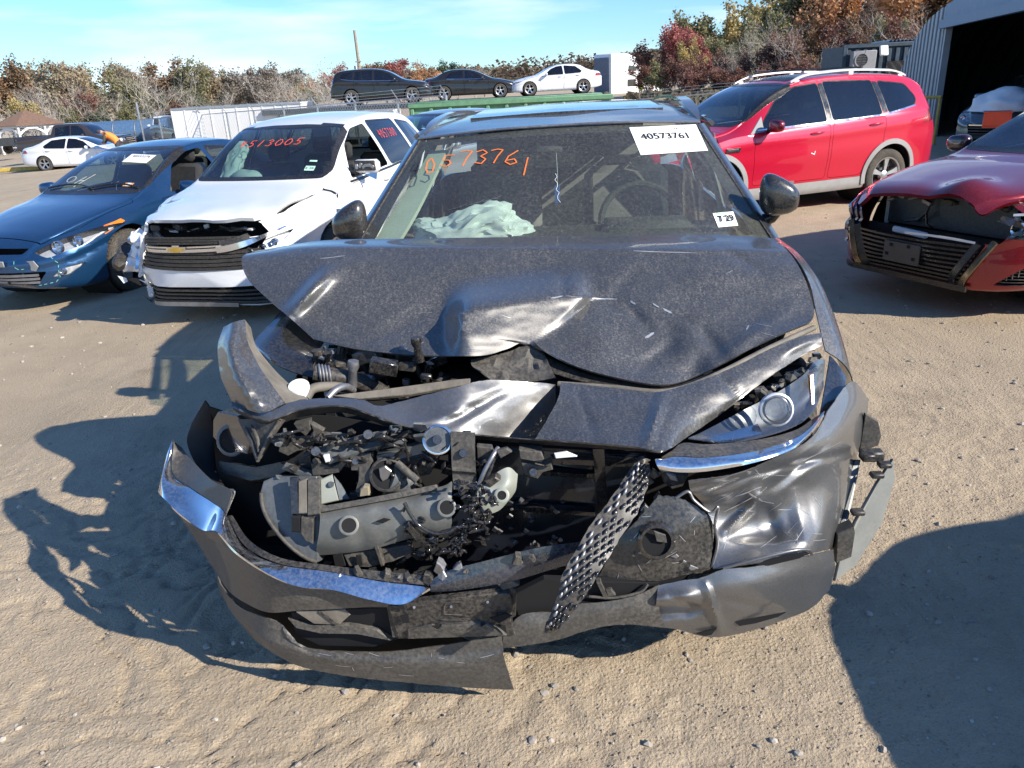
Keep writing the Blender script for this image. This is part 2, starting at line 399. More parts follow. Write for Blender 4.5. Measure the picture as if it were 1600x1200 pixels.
def rpoly(pts, r=.04, n=4):
    """round the corners of a convex polygon; returned counter-clockwise"""
    k = len(pts); P = [Vector(p[:2]) for p in pts]
    ar = sum(P[i].x * P[(i + 1) % k].y - P[(i + 1) % k].x * P[i].y for i in range(k))
    if ar < 0: P.reverse()
    out = []
    for i in range(k):
        a, b, c = P[i - 1], P[i], P[(i + 1) % k]
        la, lc = (a - b).length, (c - b).length; rr = min(r, la * .45, lc * .45)
        if rr < .004: out.append(b); continue
        p0 = b + (a - b) * (rr / la); p2 = b + (c - b) * (rr / lc)
        for j in range(n + 1):
            t = j / n; out.append(p0 * (1 - t) ** 2 + b * 2 * t * (1 - t) + p2 * t * t)
    res = []
    for q in out:
        if not res or (q - res[-1]).length > 1e-4: res.append(q)
    return res
def offs(poly, d):
    """grow (d>0) a counter-clockwise convex polygon"""
    n = len(poly); out = []
    for i in range(n):
        a, b, c = poly[i - 1], poly[i], poly[(i + 1) % n]
        e1 = (b - a).normalized(); e2 = (c - b).normalized()
        n1 = Vector((e1.y, -e1.x)); n2 = Vector((e2.y, -e2.x)); s = n1 + n2
        if s.length < 1e-6: s = n1
        s.normalize(); out.append(b + s * (d / max(.35, s.dot(n1))))
    return out
AX = {'x': (1, 2), 'y': (0, 2), 'z': (0, 1)}
def knife(bm, poly, ax, filt):
    i, j = AX[ax]
    lo = (min(p[0] for p in poly), min(p[1] for p in poly)); hi = (max(p[0] for p in poly), max(p[1] for p in poly))
    cand = []
    for f in bm.faces:
        us = [v.co[i] for v in f.verts]; ws = [v.co[j] for v in f.verts]
        if max(us) > lo[0] and min(us) < hi[0] and max(ws) > lo[1] and min(ws) < hi[1] and filt(f): cand.append(f)
    n = len(poly)
    for k in range(n):
        a = poly[k]; b = poly[(k + 1) % n]; e = Vector((b[0] - a[0], b[1] - a[1]))
        if e.length < 1e-5 or not cand: continue
        nn = (-e.y, e.x); co = Vector((0, 0, 0)); no = Vector((0, 0, 0)); co[i], co[j] = a[0], a[1]; no[i], no[j] = nn[0], nn[1]; no.normalize()
        gs = set(cand)
        for f in cand: gs.update(f.edges); gs.update(f.verts)
        r = bmesh.ops.bisect_plane(bm, geom=list(gs), plane_co=co, plane_no=no, dist=1e-5)
        nf = {g for g in r['geom'] if isinstance(g, bmesh.types.BMFace)} | {f for f in cand if f.is_valid}
        cand = [f for f in nf if f.is_valid and (f.calc_center_median() - co).dot(no) > 0]
    return cand
def lift(bm, faces, off=0.0, thick=0.0):
    """copy faces of bm into a fresh mesh pushed along its normals; with thick>0 it gets a rim inward"""
    b2 = bmesh.new(); mp_ = {}
    bm.normal_update()
    for f in faces:
        vs = []
        for v in f.verts:
            if v not in mp_: mp_[v] = b2.verts.new(v.co + v.normal * off)
            vs.append(mp_[v])
        try: b2.faces.new(vs)
        except ValueError: pass
    if thick:
        nrm = {q: v.normal.copy() for v, q in mp_.items()}
        be = [e for e in b2.edges if len(e.link_faces) == 1]
        r = bmesh.ops.extrude_edge_only(b2, edges=be); 
        src = {}
        for e in be:
            for v in e.verts: src[tuple(round(x, 5) for x in v.co)] = nrm[v]
        for g in r['geom']:
            if isinstance(g, bmesh.types.BMVert):
                q = src.get(tuple(round(x, 5) for x in g.co))
                if q: g.co -= q * thick
    return b2
def bm_obj(b, name, mat_, parent, ang=40, kind=None):
    me = bpy.data.meshes.new(name); b.to_mesh(me); b.free(); smooth(me, ang); return link_mesh(name, me, mat_, parent, kind)

class Car:
    """car-local frame: x across, y from the nose (0) to the tail (L), z up from the ground"""
    def __init__(s, name, loc, rz, label, cat, S, paint_mat, group=None, scale=1, tilt=(0, 0)):
        s.S = S; s.root = empty(name, loc, rz, label, cat, group, tilt); s.root.scale = (scale,) * 3
        s.P = paint_mat; s.L = S['L']
        g = {k: pchip(S[k]) for k in ('top', 'wt', 'belt', 'wb', 'bot')}; s.g = g
        s.sp = pchip(S.get('sprof', [(0, .90), (.05, .955), (.22, 1.0), (.55, 1.0), (.72, .985), (.9, 1.0), (1, .985)]))
        s.crown = pchip(S.get('crown', [(0, .05), (S['L'], .05)]))
        n = S.get('n', 64); L = s.L; bm = bmesh.new(); rows = []
        ys = sorted({round(L * (.5 - .5 * cos(pi * (i / n))) * .55 + L * i / n * .45, 4) for i in range(n + 1)})
        for y in ys: rows.append([bm.verts.new(p) for p in s.section(y)])
        K = len(rows[0])
        for a, b in zip(rows, rows[1:]):
            for k in range(K): bm.faces.new((a[k], a[(k + 1) % K], b[(k + 1) % K], b[k]))
        for end, sg in ((rows[0], -1), (rows[-1], 1)):
            prev = end; zc = sum(v.co.z for v in end) / K; bl = S.get('bulge', (.10, .06))[0 if sg < 0 else 1]; y0 = end[0].co.y
            for sc_ in (.9, .75, .5, .25):
                cur = [bm.verts.new((v.co.x * sc_, y0 + sg * bl * (1 - sc_ ** 2) , zc + (v.co.z - zc) * sc_)) for v in end]
                for k in range(K):
                    q = (prev[k], prev[(k + 1) % K], cur[(k + 1) % K], cur[k]); bm.faces.new(q if sg > 0 else q[::-1])
                prev = cur
            c = bm.verts.new((0, y0 + sg * bl, zc))
            for k in range(K):
                q = (prev[k], prev[(k + 1) % K], c); bm.faces.new(q if sg > 0 else q[::-1])
        bmesh.ops.recalc_face_normals(bm, faces=bm.faces)
        fn = S.get('deform')
        if fn:
            for v in bm.verts: v.co = fn(v.co)
        bm.normal_update(); s.bm = bm; s.bvh = BVHTree.FromBMesh(bm)
    def section(s, y):
        g = s.g; wb, wt, zt, zbt, z0 = g['wb'](y), g['wt'](y), g['top'](y), g['belt'](y), g['bot'](y); cr_ = s.crown(y)
        wt = min(wt, wb - .015); ze = max(zt - cr_, zbt + .01); h = []
        for x in (0, .5, .8): h.append((x * wb * s.sp(0), z0))
        for t in (0, .04, .1, .2, .32, .44, .56, .66, .74, .8, .86, .92, .96, 1): h.append((wb * s.sp(t), z0 + (zbt - z0) * t))
        for t in (.12, .3, .5, .7, .86): h.append((wb * s.sp(1) + (wt - wb * s.sp(1)) * (t + .10 * sin(pi * t) * -.5), zbt + (ze - zbt) * t))
        for a in (0, 22, 45, 68):
            a = radians(a); rr = min(.06, wt * .3); h.append((wt - rr * (1 - cos(a)), ze + min(cr_ * .45, .05) * sin(a)))
        zr = h[-1][1]; xr = h[-1][0]
        for u in (.8, .6, .4, .2): h.append((xr * u, zr + (zt - zr) * (1 - u ** 2)))
        full = h + [(0, zt)] + [(-x, z) for x, z in reversed(h[1:])]
        return [(x, y, z) for x, z in full]
    # surface probes
    def side(s, y, z, sg=1):
        r = s.bvh.ray_cast(Vector((sg * 3, y, z)), Vector((-sg, 0, 0))); return (r[0], r[1]) if r[0] else (Vector((sg * s.g['wb'](y), y, z)), Vector((sg, 0, 0)))
    def front(s, x, z, back=False):
        r = s.bvh.ray_cast(Vector((x, 9 if back else -3, z)), Vector((0, -1 if back else 1, 0)))
        return (r[0], r[1]) if r[0] else (Vector((x, s.L if back else 0, z)), Vector((0, 1 if back else -1, 0)))
    def topz(s, x, y):
        r = s.bvh.ray_cast(Vector((x, y, 4)), Vector((0, 0, -1))); return (r[0], r[1]) if r[0] else (Vector((x, y, s.g['top'](y))), Vector((0, 0, 1)))
    # cutting
    def filt(s, ax, sg, rngy):
        if ax == 'x': return lambda f: f.calc_center_median().x * sg > .2 and f.normal.x * sg > .12
        if ax == 'y': return (lambda f: f.normal.y < -.05 and f.calc_center_median().y < rngy) if sg < 0 else (lambda f: f.normal.y > .05 and f.calc_center_median().y > rngy)
        return lambda f: f.normal.z > .1 and rngy[0] < f.calc_center_median().y < rngy[1]
    def region(s, poly, ax='x', sg=1, rngy=1.2, grow=0):
        if grow: poly = offs(poly, grow)
        return knife(s.bm, poly, ax, s.filt(ax, sg, rngy))
    def hole(s, fs): bmesh.ops.delete(s.bm, geom=[f for f in fs if f.is_valid], context='FACES')
    def panel(s, name, poly, mat_, ax='x', sg=1, rngy=1.2, off=0, thick=.02, rim=0, rim_mat=None, rim_name='seal', ang=40, parent=None):
        """cut a panel out of the body along an exact outline; rim = a dark frame or shut line round it"""
        fs = s.region(poly, ax, sg, rngy, rim)
        if rim:
            inner = knife(s.bm, poly, ax, (lambda S_: lambda f: f in S_)(set(fs)))
            outer = [f for f in fs if f.is_valid] ; iset = set(inner)
            allf = set(outer) | iset
            # faces made by the second cut inside the old region
            lo = poly
            i, j = AX[ax]; big = offs(poly, rim * 1.02)
            def inside(c, pl): 
                return all(((pl[(k + 1) % len(pl)][0] - pl[k][0]) * (c[j] - pl[k][1]) - (pl[(k + 1) % len(pl)][1] - pl[k][1]) * (c[i] - pl[k][0])) > -1e-6 for k in range(len(pl)))
            flt = s.filt(ax, sg, rngy); ring = [f for f in s.bm.faces if f not in iset and flt(f) and inside(f.calc_center_median(), big)]
            o = bm_obj(lift(s.bm, inner, off, thick), name, mat_, parent or s.root, ang)
            if rim_mat:
                r_ = bm_obj(lift(s.bm, ring, off + .002 if off >= 0 else -.001, .015), rim_name, rim_mat, o, ang)
            s.hole(inner + ring)
        else:
            o = bm_obj(lift(s.bm, fs, off, thick), name, mat_, parent or s.root, ang); s.hole(fs)
        return o
    def finish(s):
        o = bm_obj(s.bm, 'body', s.P, s.root, S_ANG); s.bm = None; return o
    # attachments
    def wheel(s, y, sg, r=.33, wd=.21, rim_r=.225, spokes=5, rim_mat='alloy', name='wheel', x=None, detail=True, steer=0, style=0):
        x = x if x is not None else s.g['wb'](y) * s.sp(.2) - wd / 2 - .015
        Mr = rot('Z', 0 if sg > 0 else 180) @ rot('Z', steer); n = 40 if detail else 20; c = (sg * x, y, r); hw = wd / 2
        mb = MB(); mb.lathe([(rim_r, -hw), (r - .03, -hw), (r - .008, -hw + .02), (r, -hw + .045), (r, hw - .045), (r - .008, hw - .018), (r - .03, hw - .002), (rim_r + .02, hw), (rim_r, hw - .01)], n, Mr, c)
        if detail:
            for k in range(48):
                a = 2 * pi * k / 48; v = Mr @ Vector((0, cos(a) * (r - .001), sin(a) * (r - .001)))
                mb.box(Vector(c) + v, (wd * .62, .012, .012), Mr @ rot('X', math.degrees(a)))
        t_ = mb.build(name, M_('rubber'), s.root)
        mb = MB(); mb.lathe([(rim_r, -hw), (rim_r - .012, -hw * .5), (rim_r - .02, hw * .4), (rim_r - .012, hw - .012), (rim_r + .006, hw - .004), (rim_r + .006, hw - .012)], n, Mr, c)
        cx = hw * .62
        for k in range(spokes):
            a = 2 * pi * k / spokes + .3
            def P(rad, ang, h): return Vector(c) + Mr @ Vector((h, rad * cos(a + ang), rad * sin(a + ang)))
            w0, w1 = (.30, .13) if style == 0 else ((.2, .1) if style == 1 else (.42, .19))
            R0, R1 = .045, rim_r - .008
            top = [P(R0, -w0 * 1.4, cx), P(R0, w0 * 1.4, cx), P(R1 * .6, w0 * .62, cx + .012), P(R1, w1 * 1.4, cx + .018), P(R1, -w1 * 1.4, cx + .018), P(R1 * .6, -w0 * .62, cx + .012)]
            mb.prism(top, Mr @ Vector((-.03, 0, 0)))
        mb.lathe([(.001, cx + .012), (.035, cx + .012), (.06, cx), (.07, cx - .04)], 16, Mr, c)
        ro = mb.build('rim', M_(rim_mat), t_, 30)
        mb = MB(); mb.lathe([(.001, 0), (.14, 0), (.15, -.01), (.15, -.04)], 24, Mr, Vector(c) + Mr @ Vector((cx - .075, 0, 0)))
        mb.lathe([(.001, -hw * .6), (rim_r - .015, -hw * .6)], 20, Mr, c)
        mb.build('brake_disc', M_('dark_alloy' if detail else 'dark_void'), t_, 30)
        return t_
    def arches(s, ys, r, z=None, trim=None, tw=.05):
        for y in ys:
            for sg in (1, -1):
                zc = z if z else r - .04
                ply = [Vector((y + r * cos(2 * pi * k / 22), zc + r * sin(2 * pi * k / 22))) for k in range(22)]
                s.hole(s.region(ply, 'x', sg)); 
                xo = s.g['wb'](y) * .98
                mb = MB(); mb.lathe([(r + .01, xo - .05), (r + .01, .35), (.001, .35)], 24, rot('Z', 0 if sg > 0 else 180), (0, y, zc))
                mb.build('wheel_well', M_('dark_void'), s.root)
                if trim:
                    pts = []; nn = []
                    a0 = -12
                    for k in range(27):
                        a = radians(a0 + (180 - 2 * a0) * k / 26); q = s.side(y + (r + tw * .5) * cos(a), max(zc + (r + tw * .5) * sin(a), .26), sg)
                        pts.append(q[0]); nn.append(Vector((sg, 0, .1)).normalized())
                    MB().ribbon(pts, tw * .62, nn, .016).build('arch_trim', M_(trim), s.root)
    def underbody(s, y0=None, y1=None, z0=.18, z1=.5):
        y0 = y0 or .75; y1 = y1 or s.L - .7; wb = s.g['wb'](s.L * .5)
        MB().box((0, (y0 + y1) / 2, (z0 + z1) / 2), (wb * 1.1, y1 - y0, z1 - z0), bev=.05).build('underbody', M_('dark_void'), s.root)
    def cabin(s, y_seats=(2.0, 2.9), z=.52, cloth='cabin_cloth', dash_y=1.55, belt=.98, wheel_side=1, seats=True):
        wb = s.g['wb'](s.L * .5)
        mb = MB(); mb.box((0, dash_y, belt - .12), (wb * 1.72, .5, .22), bev=.06); mb.box((0, (y_seats[-1] + dash_y) / 2 + .2, .48), (wb * 1.75, y_seats[-1] - dash_y + .9, .06))
        mb.box((0, y_seats[-1] + .55, .75), (wb * 1.6, .05, .5)); mb.build('dashboard', M_('black_plastic'), s.root)
        if not seats: return
        for k, y in enumerate(y_seats):
            for sx in (-.38, .38):
                mb = MB(); mb.box((sx, y, z), (.5, .5, .16), bev=.05); mb.box((sx, y + .3, z + .33), (.48, .13, .62), rot('X', -14), bev=.05); mb.box((sx, y + .4, z + .74), (.26, .09, .18), rot('X', -10), bev=.035)
                mb.build('seat', M_(cloth), s.root)
        mb = MB(); c = Vector((.38 * wheel_side, dash_y + .36, belt - .05)); Rm = rot('X', -24)
        mb.tube([c + Rm @ Vector((.18 * cos(a), 0, .18 * sin(a))) for a in [2 * pi * k / 20 for k in range(21)]], .014, 6, False); mb.box(c, (.33, .03, .05), Rm, bev=.01); mb.tube([c, c + Vector((0, -.3, -.1))], .03, 6)
        mb.build('steering_wheel', M_('black_plastic'), s.root)
    def mirror(s, y, z, sg, mt_, d=(.22, .13, .15), arm='black_trim', out=.05):
        q = s.side(y, z - .04, sg)[0]; c = q + Vector((sg * (out + d[0] / 2), -.02, .06))
        mb = MB(); mb.ball(c, (d[0] / 2, d[1] / 2, d[2] / 2), 14)
        vs = []
        for v in mb.v:
            v = Vector(v) - c; 
            for i in range(3):
                h = d[i] / 2; u = v[i] / h; v[i] = h * (abs(u) ** .62) * (1 if u > 0 else -1)
            if v.y > 0: v.y = min(v.y, d[1] * .22)
            v.z *= 1 - .25 * (sg * v.x / d[0]) ; vs.append(v + c)
        mb.v = [tuple(v) for v in vs]
        o = mb.build('mirror', mt_, s.root, 60)
        MB().tube([q - Vector((sg * .03, 0, 0)), c + Vector((-sg * d[0] * .3, 0, -d[2] * .3))], [.035, .028], 8).build('mirror_arm', M_(arm), o)
        MB().box(c + Vector((0, d[1] * .235, 0)), (d[0] * .82, .004, d[2] * .72), bev=.001).build('mirror_glass', M_('mirror_glass'), o)
        return o
    def handle(s, y, z, sg, mt_):
        pts = []; nn = []
        for k in range(7):
            u = k / 6; q, nm = s.side(y - .1 + .2 * u, z + .012 * u, sg); pts.append(q + nm * (.012 + .022 * sin(pi * u))); nn.append(nm)
        mb = MB(); mb.tube(pts, [.010, .013, .014, .014, .014, .013, .010], 8); return mb.build('door_handle', mt_, s.root, 60)
    def strip(s, name, pts, hw, mt_, ax='x', sg=1, th=.008, parent=None):
        """trim strip lying on the body through a list of 2-D points"""
        P = []; NN = []
        n = len(pts)
        for i in range(n - 1):
            a, b = Vector(pts[i]), Vector(pts[i + 1]); k = max(2, int((b - a).length / .06))
            for j in range(k + (i == n - 2)):
                q = a + (b - a) * (j / k); h = s.side(q.x, q.y, sg) if ax == 'x' else (s.front(q.x, q.y, sg > 0) if ax == 'y' else s.topz(q.x, q.y)); P.append(h[0]); NN.append(h[1])
        return MB().ribbon(P, hw, NN, th).build(name, mt_, parent or s.root, 50)
    def lamp(s, name, poly, ax='y', sg=-1, rngy=1.3, depth=.07, bulbs=(), inner='lamp_silver', lens='lens_glass', amber=None):
        fs = s.region(poly, ax, sg, rngy)
        o = bm_obj(lift(s.bm, fs, -depth, 0), name, M_(inner), s.root, 30)
        r_ = bm_obj(lift(s.bm, fs, -.003, depth * .9), 'lamp_bowl', M_('black_trim'), o, 30)
        # keep only the walls of the bowl
        bm = bmesh.new(); bm.from_mesh(r_.data); bm.faces.ensure_lookup_table(); nf = len([f for f in fs if f.is_valid])
        bmesh.ops.delete(bm, geom=bm.faces[:nf], context='FACES'); bm.to_mesh(r_.data); bm.free()
        bm_obj(lift(s.bm, fs, -.002, 0), 'lens', M_(lens), o, 50)
        for bx, bz, br in bulbs:
            q, nm = (s.front(bx, bz, sg > 0) if ax == 'y' else s.side(bx, bz, sg)); ay = Vector((0, 1 if (ax == 'y' and sg < 0) else -1, 0)) if ax == 'y' else Vector((-sg, 0, 0))
            c = q + ay * (depth * .75); Mq = ay.to_track_quat('X', 'Z').to_matrix() @ rot('Z', 180)
            MB().lathe([(.001, -.01), (br * .45, -.005), (br * .6, .008), (br * .8, .03), (br, .05), (br * 1.08, .052), (br * 1.12, .02)], 20, Mq, c).build('bulb', M_('chrome'), o, 50)
        s.hole(fs); return o
    def text(s, txt, size, pos, Mr, mt_, parent, name='lettering'):
        return put_text(txt, size, pos, Mr, mt_, parent, name)
S_ANG = 34
def put_text(txt, size, pos, Mr, mt_, parent, name='lettering', depth=.0006, stretch=1, align='CENTER'):
    cu = bpy.data.curves.new(name, 'FONT'); cu.body = txt; cu.size = size; cu.align_x = align; cu.align_y = 'CENTER'; cu.extrude = depth; cu.resolution_u = 3
    tmp = bpy.data.objects.new('tmp', cu); COL.objects.link(tmp); dg = bpy.context.evaluated_depsgraph_get(); dg.update()
    me = bpy.data.meshes.new_from_object(tmp.evaluated_get(dg)); bpy.data.objects.remove(tmp); bpy.data.curves.remove(cu)
    me.transform(Matrix.Diagonal((stretch, 1, 1, 1))); me.transform(Mr.to_4x4()); me.transform(Matrix.Translation(pos)); me.materials.clear()
    return link_mesh(name, me, mt_, parent)
def strokes(mb, segs, to3, hw, nrm, th=.0015):
    """handwriting: each seg a polyline of 2-D points"""
    for sg in segs:
        pts = []
        for a, b in zip(sg, sg[1:]):
            for k in range(4): pts.append((a[0] + (b[0] - a[0]) * k / 4, a[1] + (b[1] - a[1]) * k / 4))
        pts.append(sg[-1]); mb.ribbon([to3(*q) for q in pts], hw, nrm, th)
DIG = {'0': [[(.5, 1), (.15, .8), (.05, .35), (.3, 0), (.75, .15), (.85, .6), (.5, 1)]], '1': [[(.55, 1), (.35, 0)]], '3': [[(.1, .85), (.5, 1), (.8, .8), (.4, .55), (.75, .35), (.5, .02), (.05, .1)]],
       '4': [[(.4, 1), (.1, .45), (.8, .5)], [(.7, .9), (.5, 0)]], '5': [[(.9, 1), (.3, .95), (.2, .55), (.6, .55), (.75, .3), (.5, .02), (.05, .08)]], '6': [[(.75, 1), (.25, .6), (.1, .2), (.4, 0), (.75, .15), (.6, .4), (.2, .3)]],
       '7': [[(.05, .9), (.45, 1), (.8, .95), (.5, .5), (.3, 0)]], '9': [[(.7, .75), (.3, .6), (.2, .9), (.65, 1), (.7, .6), (.5, 0)]]}
def handwrite(mb, txt, to2, hw, to3, nrm, th=.0015):
    for i, ch in enumerate(txt): strokes(mb, [[to2(i, *q) for q in sgm] for sgm in DIG[ch]], to3, hw, nrm, th)
# ---------------------------------------------------------------- vehicle shapes
SEDAN = dict(L=4.53, top=[(0, .60), (.08, .69), (.3, .77), (.8, .885), (1.15, .945), (1.25, .97), (1.4, 1.035), (2.0, 1.315), (2.3, 1.39), (2.7, 1.425), (3.05, 1.42), (3.4, 1.37), (4.02, 1.10), (4.15, 1.07), (4.4, 1.03), (4.53, .90)],
    wt=[(0, .42), (.3, .58), (1.1, .70), (1.3, .70), (2.1, .56), (3, .55), (3.5, .53), (4.1, .62), (4.53, .5)],
    belt=[(0, .50), (.3, .62), (.8, .78), (1.3, .87), (2.5, .92), (3.6, .985), (4.2, .96), (4.53, .78)],
    wb=[(0, .54), (.06, .63), (.18, .74), (.45, .835), (.9, .88), (2.2, .887), (3.6, .88), (4.2, .80), (4.45, .70), (4.53, .62)],
    bot=[(0, .23), (.3, .19), (1, .18), (3.6, .2), (4.2, .26), (4.53, .34)], crown=[(0, .06), (1.2, .05), (2, .05), (3, .05), (4.53, .05)],
    win=[[(1.62, .925), (2.56, .95), (2.53, 1.335), (2.25, 1.305), (1.95, 1.19)], [(2.64, .955), (3.42, .99), (3.50, 1.06), (3.2, 1.285), (2.62, 1.34)]],
    screen=[(-.67, .99), (.67, .99), (.535, 1.345), (-.535, 1.345)], rear=[(-.6, 1.11), (.6, 1.11), (.49, 1.355), (-.49, 1.355)], screen_y=(2.3, 3.2), ax=(.87, 3.57),
    doors=[[(1.42, .26), (2.55, .26), (2.58, .925), (1.42, .88)], [(2.60, .26), (3.2, .26), (3.45, .55), (3.5, .96), (2.63, .93)]], handles=[(2.4, .84), (3.3, .875)])
SUV = dict(L=4.52, top=[(0, .68), (.06, .80), (.25, .92), (.8, 1.03), (1.08, 1.075), (1.17, 1.10), (1.3, 1.16), (1.85, 1.485), (2.1, 1.575), (2.5, 1.64), (3.0, 1.66), (3.7, 1.635), (4.08, 1.585), (4.22, 1.50), (4.40, 1.16), (4.46, 1.0), (4.52, .75)],
    wt=[(0, .5), (.3, .66), (1.1, .74), (2, .61), (3.6, .60), (4.1, .58), (4.35, .66), (4.52, .62)],
    belt=[(0, .55), (.3, .76), (.8, .91), (1.2, .99), (2.5, 1.05), (3.5, 1.11), (4.2, 1.14), (4.4, 1.0), (4.52, .65)],
    wb=[(0, .58), (.06, .69), (.2, .80), (.5, .88), (1, .915), (3.6, .915), (4.2, .86), (4.42, .78), (4.52, .70)],
    bot=[(0, .27), (.4, .21), (3.8, .23), (4.52, .38)], crown=[(0, .07), (1.2, .06), (4.52, .06)],
    win=[[(1.52, 1.055), (2.52, 1.09), (2.50, 1.54), (2.15, 1.505), (1.85, 1.36)], [(2.61, 1.095), (3.40, 1.13), (3.36, 1.535), (2.59, 1.555)], [(3.50, 1.14), (3.98, 1.22), (4.04, 1.30), (3.92, 1.47), (3.46, 1.525)]],
    screen=[(-.70, 1.125), (.70, 1.125), (.585, 1.535), (-.585, 1.535)], rear=[(-.62, 1.16), (.62, 1.16), (.54, 1.5), (-.54, 1.5)], screen_y=(2.1, 4.1), ax=(.90, 3.59),
    doors=[[(1.42, .40), (2.53, .40), (2.56, 1.06), (1.42, 1.01)], [(2.58, .40), (3.1, .40), (3.42, .75), (3.45, 1.10), (2.61, 1.07)]], handles=[(2.35, .96), (3.28, 1.01)])
def spec(base, L=None, H=1, W=1, **kw):
    k = (L / base['L']) if L else 1; S = dict(base); S['L'] = base['L'] * k
    for q in ('top', 'belt', 'bot', 'crown'): S[q] = [(y * k, z * H) for y, z in base[q]]
    for q in ('wt', 'wb'): S[q] = [(y * k, x * W) for y, x in base[q]]
    for q in ('win', 'doors'): S[q] = [[(y * k, z * H) for y, z in p_] for p_ in base[q]]
    for q in ('screen', 'rear'): S[q] = [(x * W, z * H) for x, z in base[q]]
    S['ax'] = tuple(a * k for a in base['ax']); S['screen_y'] = tuple(a * k for a in base['screen_y']); S['handles'] = [(a * k, b * H) for a, b in base['handles']]; S['H'] = H
    S.update(kw); return S
def dress(c, glz='car_glass', side_glz=None, wheel=None, arch=.37, trim=None, rim_mat='alloy', spokes=5, style=0, near=True, doors=True, mirrors=True, mirror_mat=None, handle_mat=None, skip_win=(), roofrails=None, seats=True, belt_trim=None, rim=.014, rear=True, steer=0, sides=(1, -1), wheels=True, archz=None):
    S = c.S; wr = wheel or .33
    c.arches(S['ax'], arch, archz, trim)
    scr = rpoly(S['screen'], .06)
    c.screen = c.panel('windscreen', scr, M_(glz), 'y', -1, S['screen_y'][0], 0, .012, .03 if near else 0, M_('black_trim'), 'screen_seal')
    if rear: c.panel('rear_window', rpoly(S['rear'], .05), M_(side_glz or glz), 'y', 1, S['screen_y'][1], 0, .012, .02 if near else 0, M_('black_trim'), 'screen_seal')
    for sg in sides:
        for k, wpoly in enumerate(S['win']):
            pl = rpoly(wpoly, .045)
            if (k, sg) in skip_win:
                c.hole(c.region(pl, 'x', sg)); continue
            o = c.panel('side_window', pl, M_(side_glz or glz), 'x', sg, off=-.003, thick=.01, rim=rim if near else .012, rim_mat=M_('black_trim'), rim_name='window_seal')
        if doors:
            for k, d in enumerate(S['doors']):
                c.panel('door', rpoly(d, .05), c.P, 'x', sg, off=0, thick=.03, rim=.005 if near else .009, rim_mat=None, ang=S_ANG)
            for y, z in S['handles']: c.handle(y, z, sg, handle_mat or c.P)
        if mirrors: c.mirror(S['win'][0][0][0] + .12, S['win'][0][0][1] + .02, sg, mirror_mat or c.P)
        if belt_trim:
            b = [(S['win'][0][0][0] - .05, S['win'][0][0][1] - .012)] + [(wp[1][0], wp[1][1] - .014) for wp in S['win']]
            c.strip('belt_trim', b, .010, M_(belt_trim), 'x', sg, .01)
    if wheels:
        for i, y in enumerate(S['ax']):
            for sg in (1, -1): c.wheel(y, sg, wr, rim_mat=rim_mat, spokes=spokes, style=style, detail=near, steer=steer if i == 0 else 0, rim_r=wr * .67)
    ys0 = S['win'][0][0][0]
    c.cabin((ys0 + .5, S['win'][1][0][0] + .55), dash_y=ys0 - .05, belt=S['win'][0][0][1], z=.52 * S['H'] if S['H'] < 1.1 else .6, seats=seats)
    c.underbody()
    if roofrails:
        for sg in (1, -1):
            y0, y1 = S['screen_y'][0] + .05, S['win'][-1][2][0]; pts = []
            for k in range(21):
                u = k / 20; y = y0 + (y1 - y0) * u; x = c.g['wt'](y) * .93; q = c.topz(sg * x, y)[0]; pts.append(q + Vector((0, 0, .008 + .036 * min(1, 9 * u * (1 - u)) ** .7)))
            mb = MB(); mb.ribbon(pts, [.011 + .009 * min(1, 8 * u / 20 * (1 - u / 20)) for u in range(21)], Vector((sg * .25, 0, 1)).normalized(), .02)
            for k in (1, 10, 19):
                mb.box(pts[k] - Vector((0, 0, .03)), (.022, .08, .05), bev=.006)
            mb.build('roof_rail', M_(roofrails), c.root, 50)
GZ = ground_base

# ---- red crossover, side on
paint('paint_cherry', (.62, .004, .036), .06, .35, .3)
c = Car('parked_suv', (1.45, 10.05, 0), radians(-70), 'cherry red crossover with silver roof rails parked side on behind the grey wreck', 'car', spec(SUV, n=84, sprof=[(0, .93), (.05, .965), (.18, .975), (.24, .965), (.34, .985), (.6, 1.0), (.78, .992), (.84, 1.0), (.9, .99), (1, .97)]), M_('paint_cherry'), 'damaged cars parked in the yard')
for sg in (1, -1):
    for pl in ([(2.533, 1.10), (2.597, 1.103), (2.577, 1.545), (2.515, 1.535)], [(3.415, 1.145), (3.485, 1.15), (3.445, 1.52), (3.375, 1.53)]): c.panel('pillar_cover', rpoly(pl, .004), M_('gloss_black'), 'x', sg, off=.002, thick=.01)
    for a, b in ((1.28, 3.2),):
        c.panel('sill_cladding', rpoly([(a, .2), (b, .2), (b, .375), (a, .36)], .02), M_('grey_clad'), 'x', sg, thick=.02, rim=.004)
c.panel('sunroof', rpoly([(-.42, 2.2), (.42, 2.2), (.42, 3.4), (-.42, 3.4)], .06), M_('black_trim'), 'z', 1, (2.1, 3.6), .004, .02, .008)
c.panel('bonnet', rpoly([(-.68, .25), (.68, .25), (.72, 1.06), (-.72, 1.06)], .06), M_('paint_cherry'), 'z', 1, (.1, 1.12), 0, .02, .006, ang=S_ANG)
dress(c, 'screen_glass', 'dark_glass', .345, .40, 'grey_clad', roofrails='white_paint', belt_trim='chrome', mirror_mat=paint('paint_cherry_dark', (.16, .005, .02), .1))
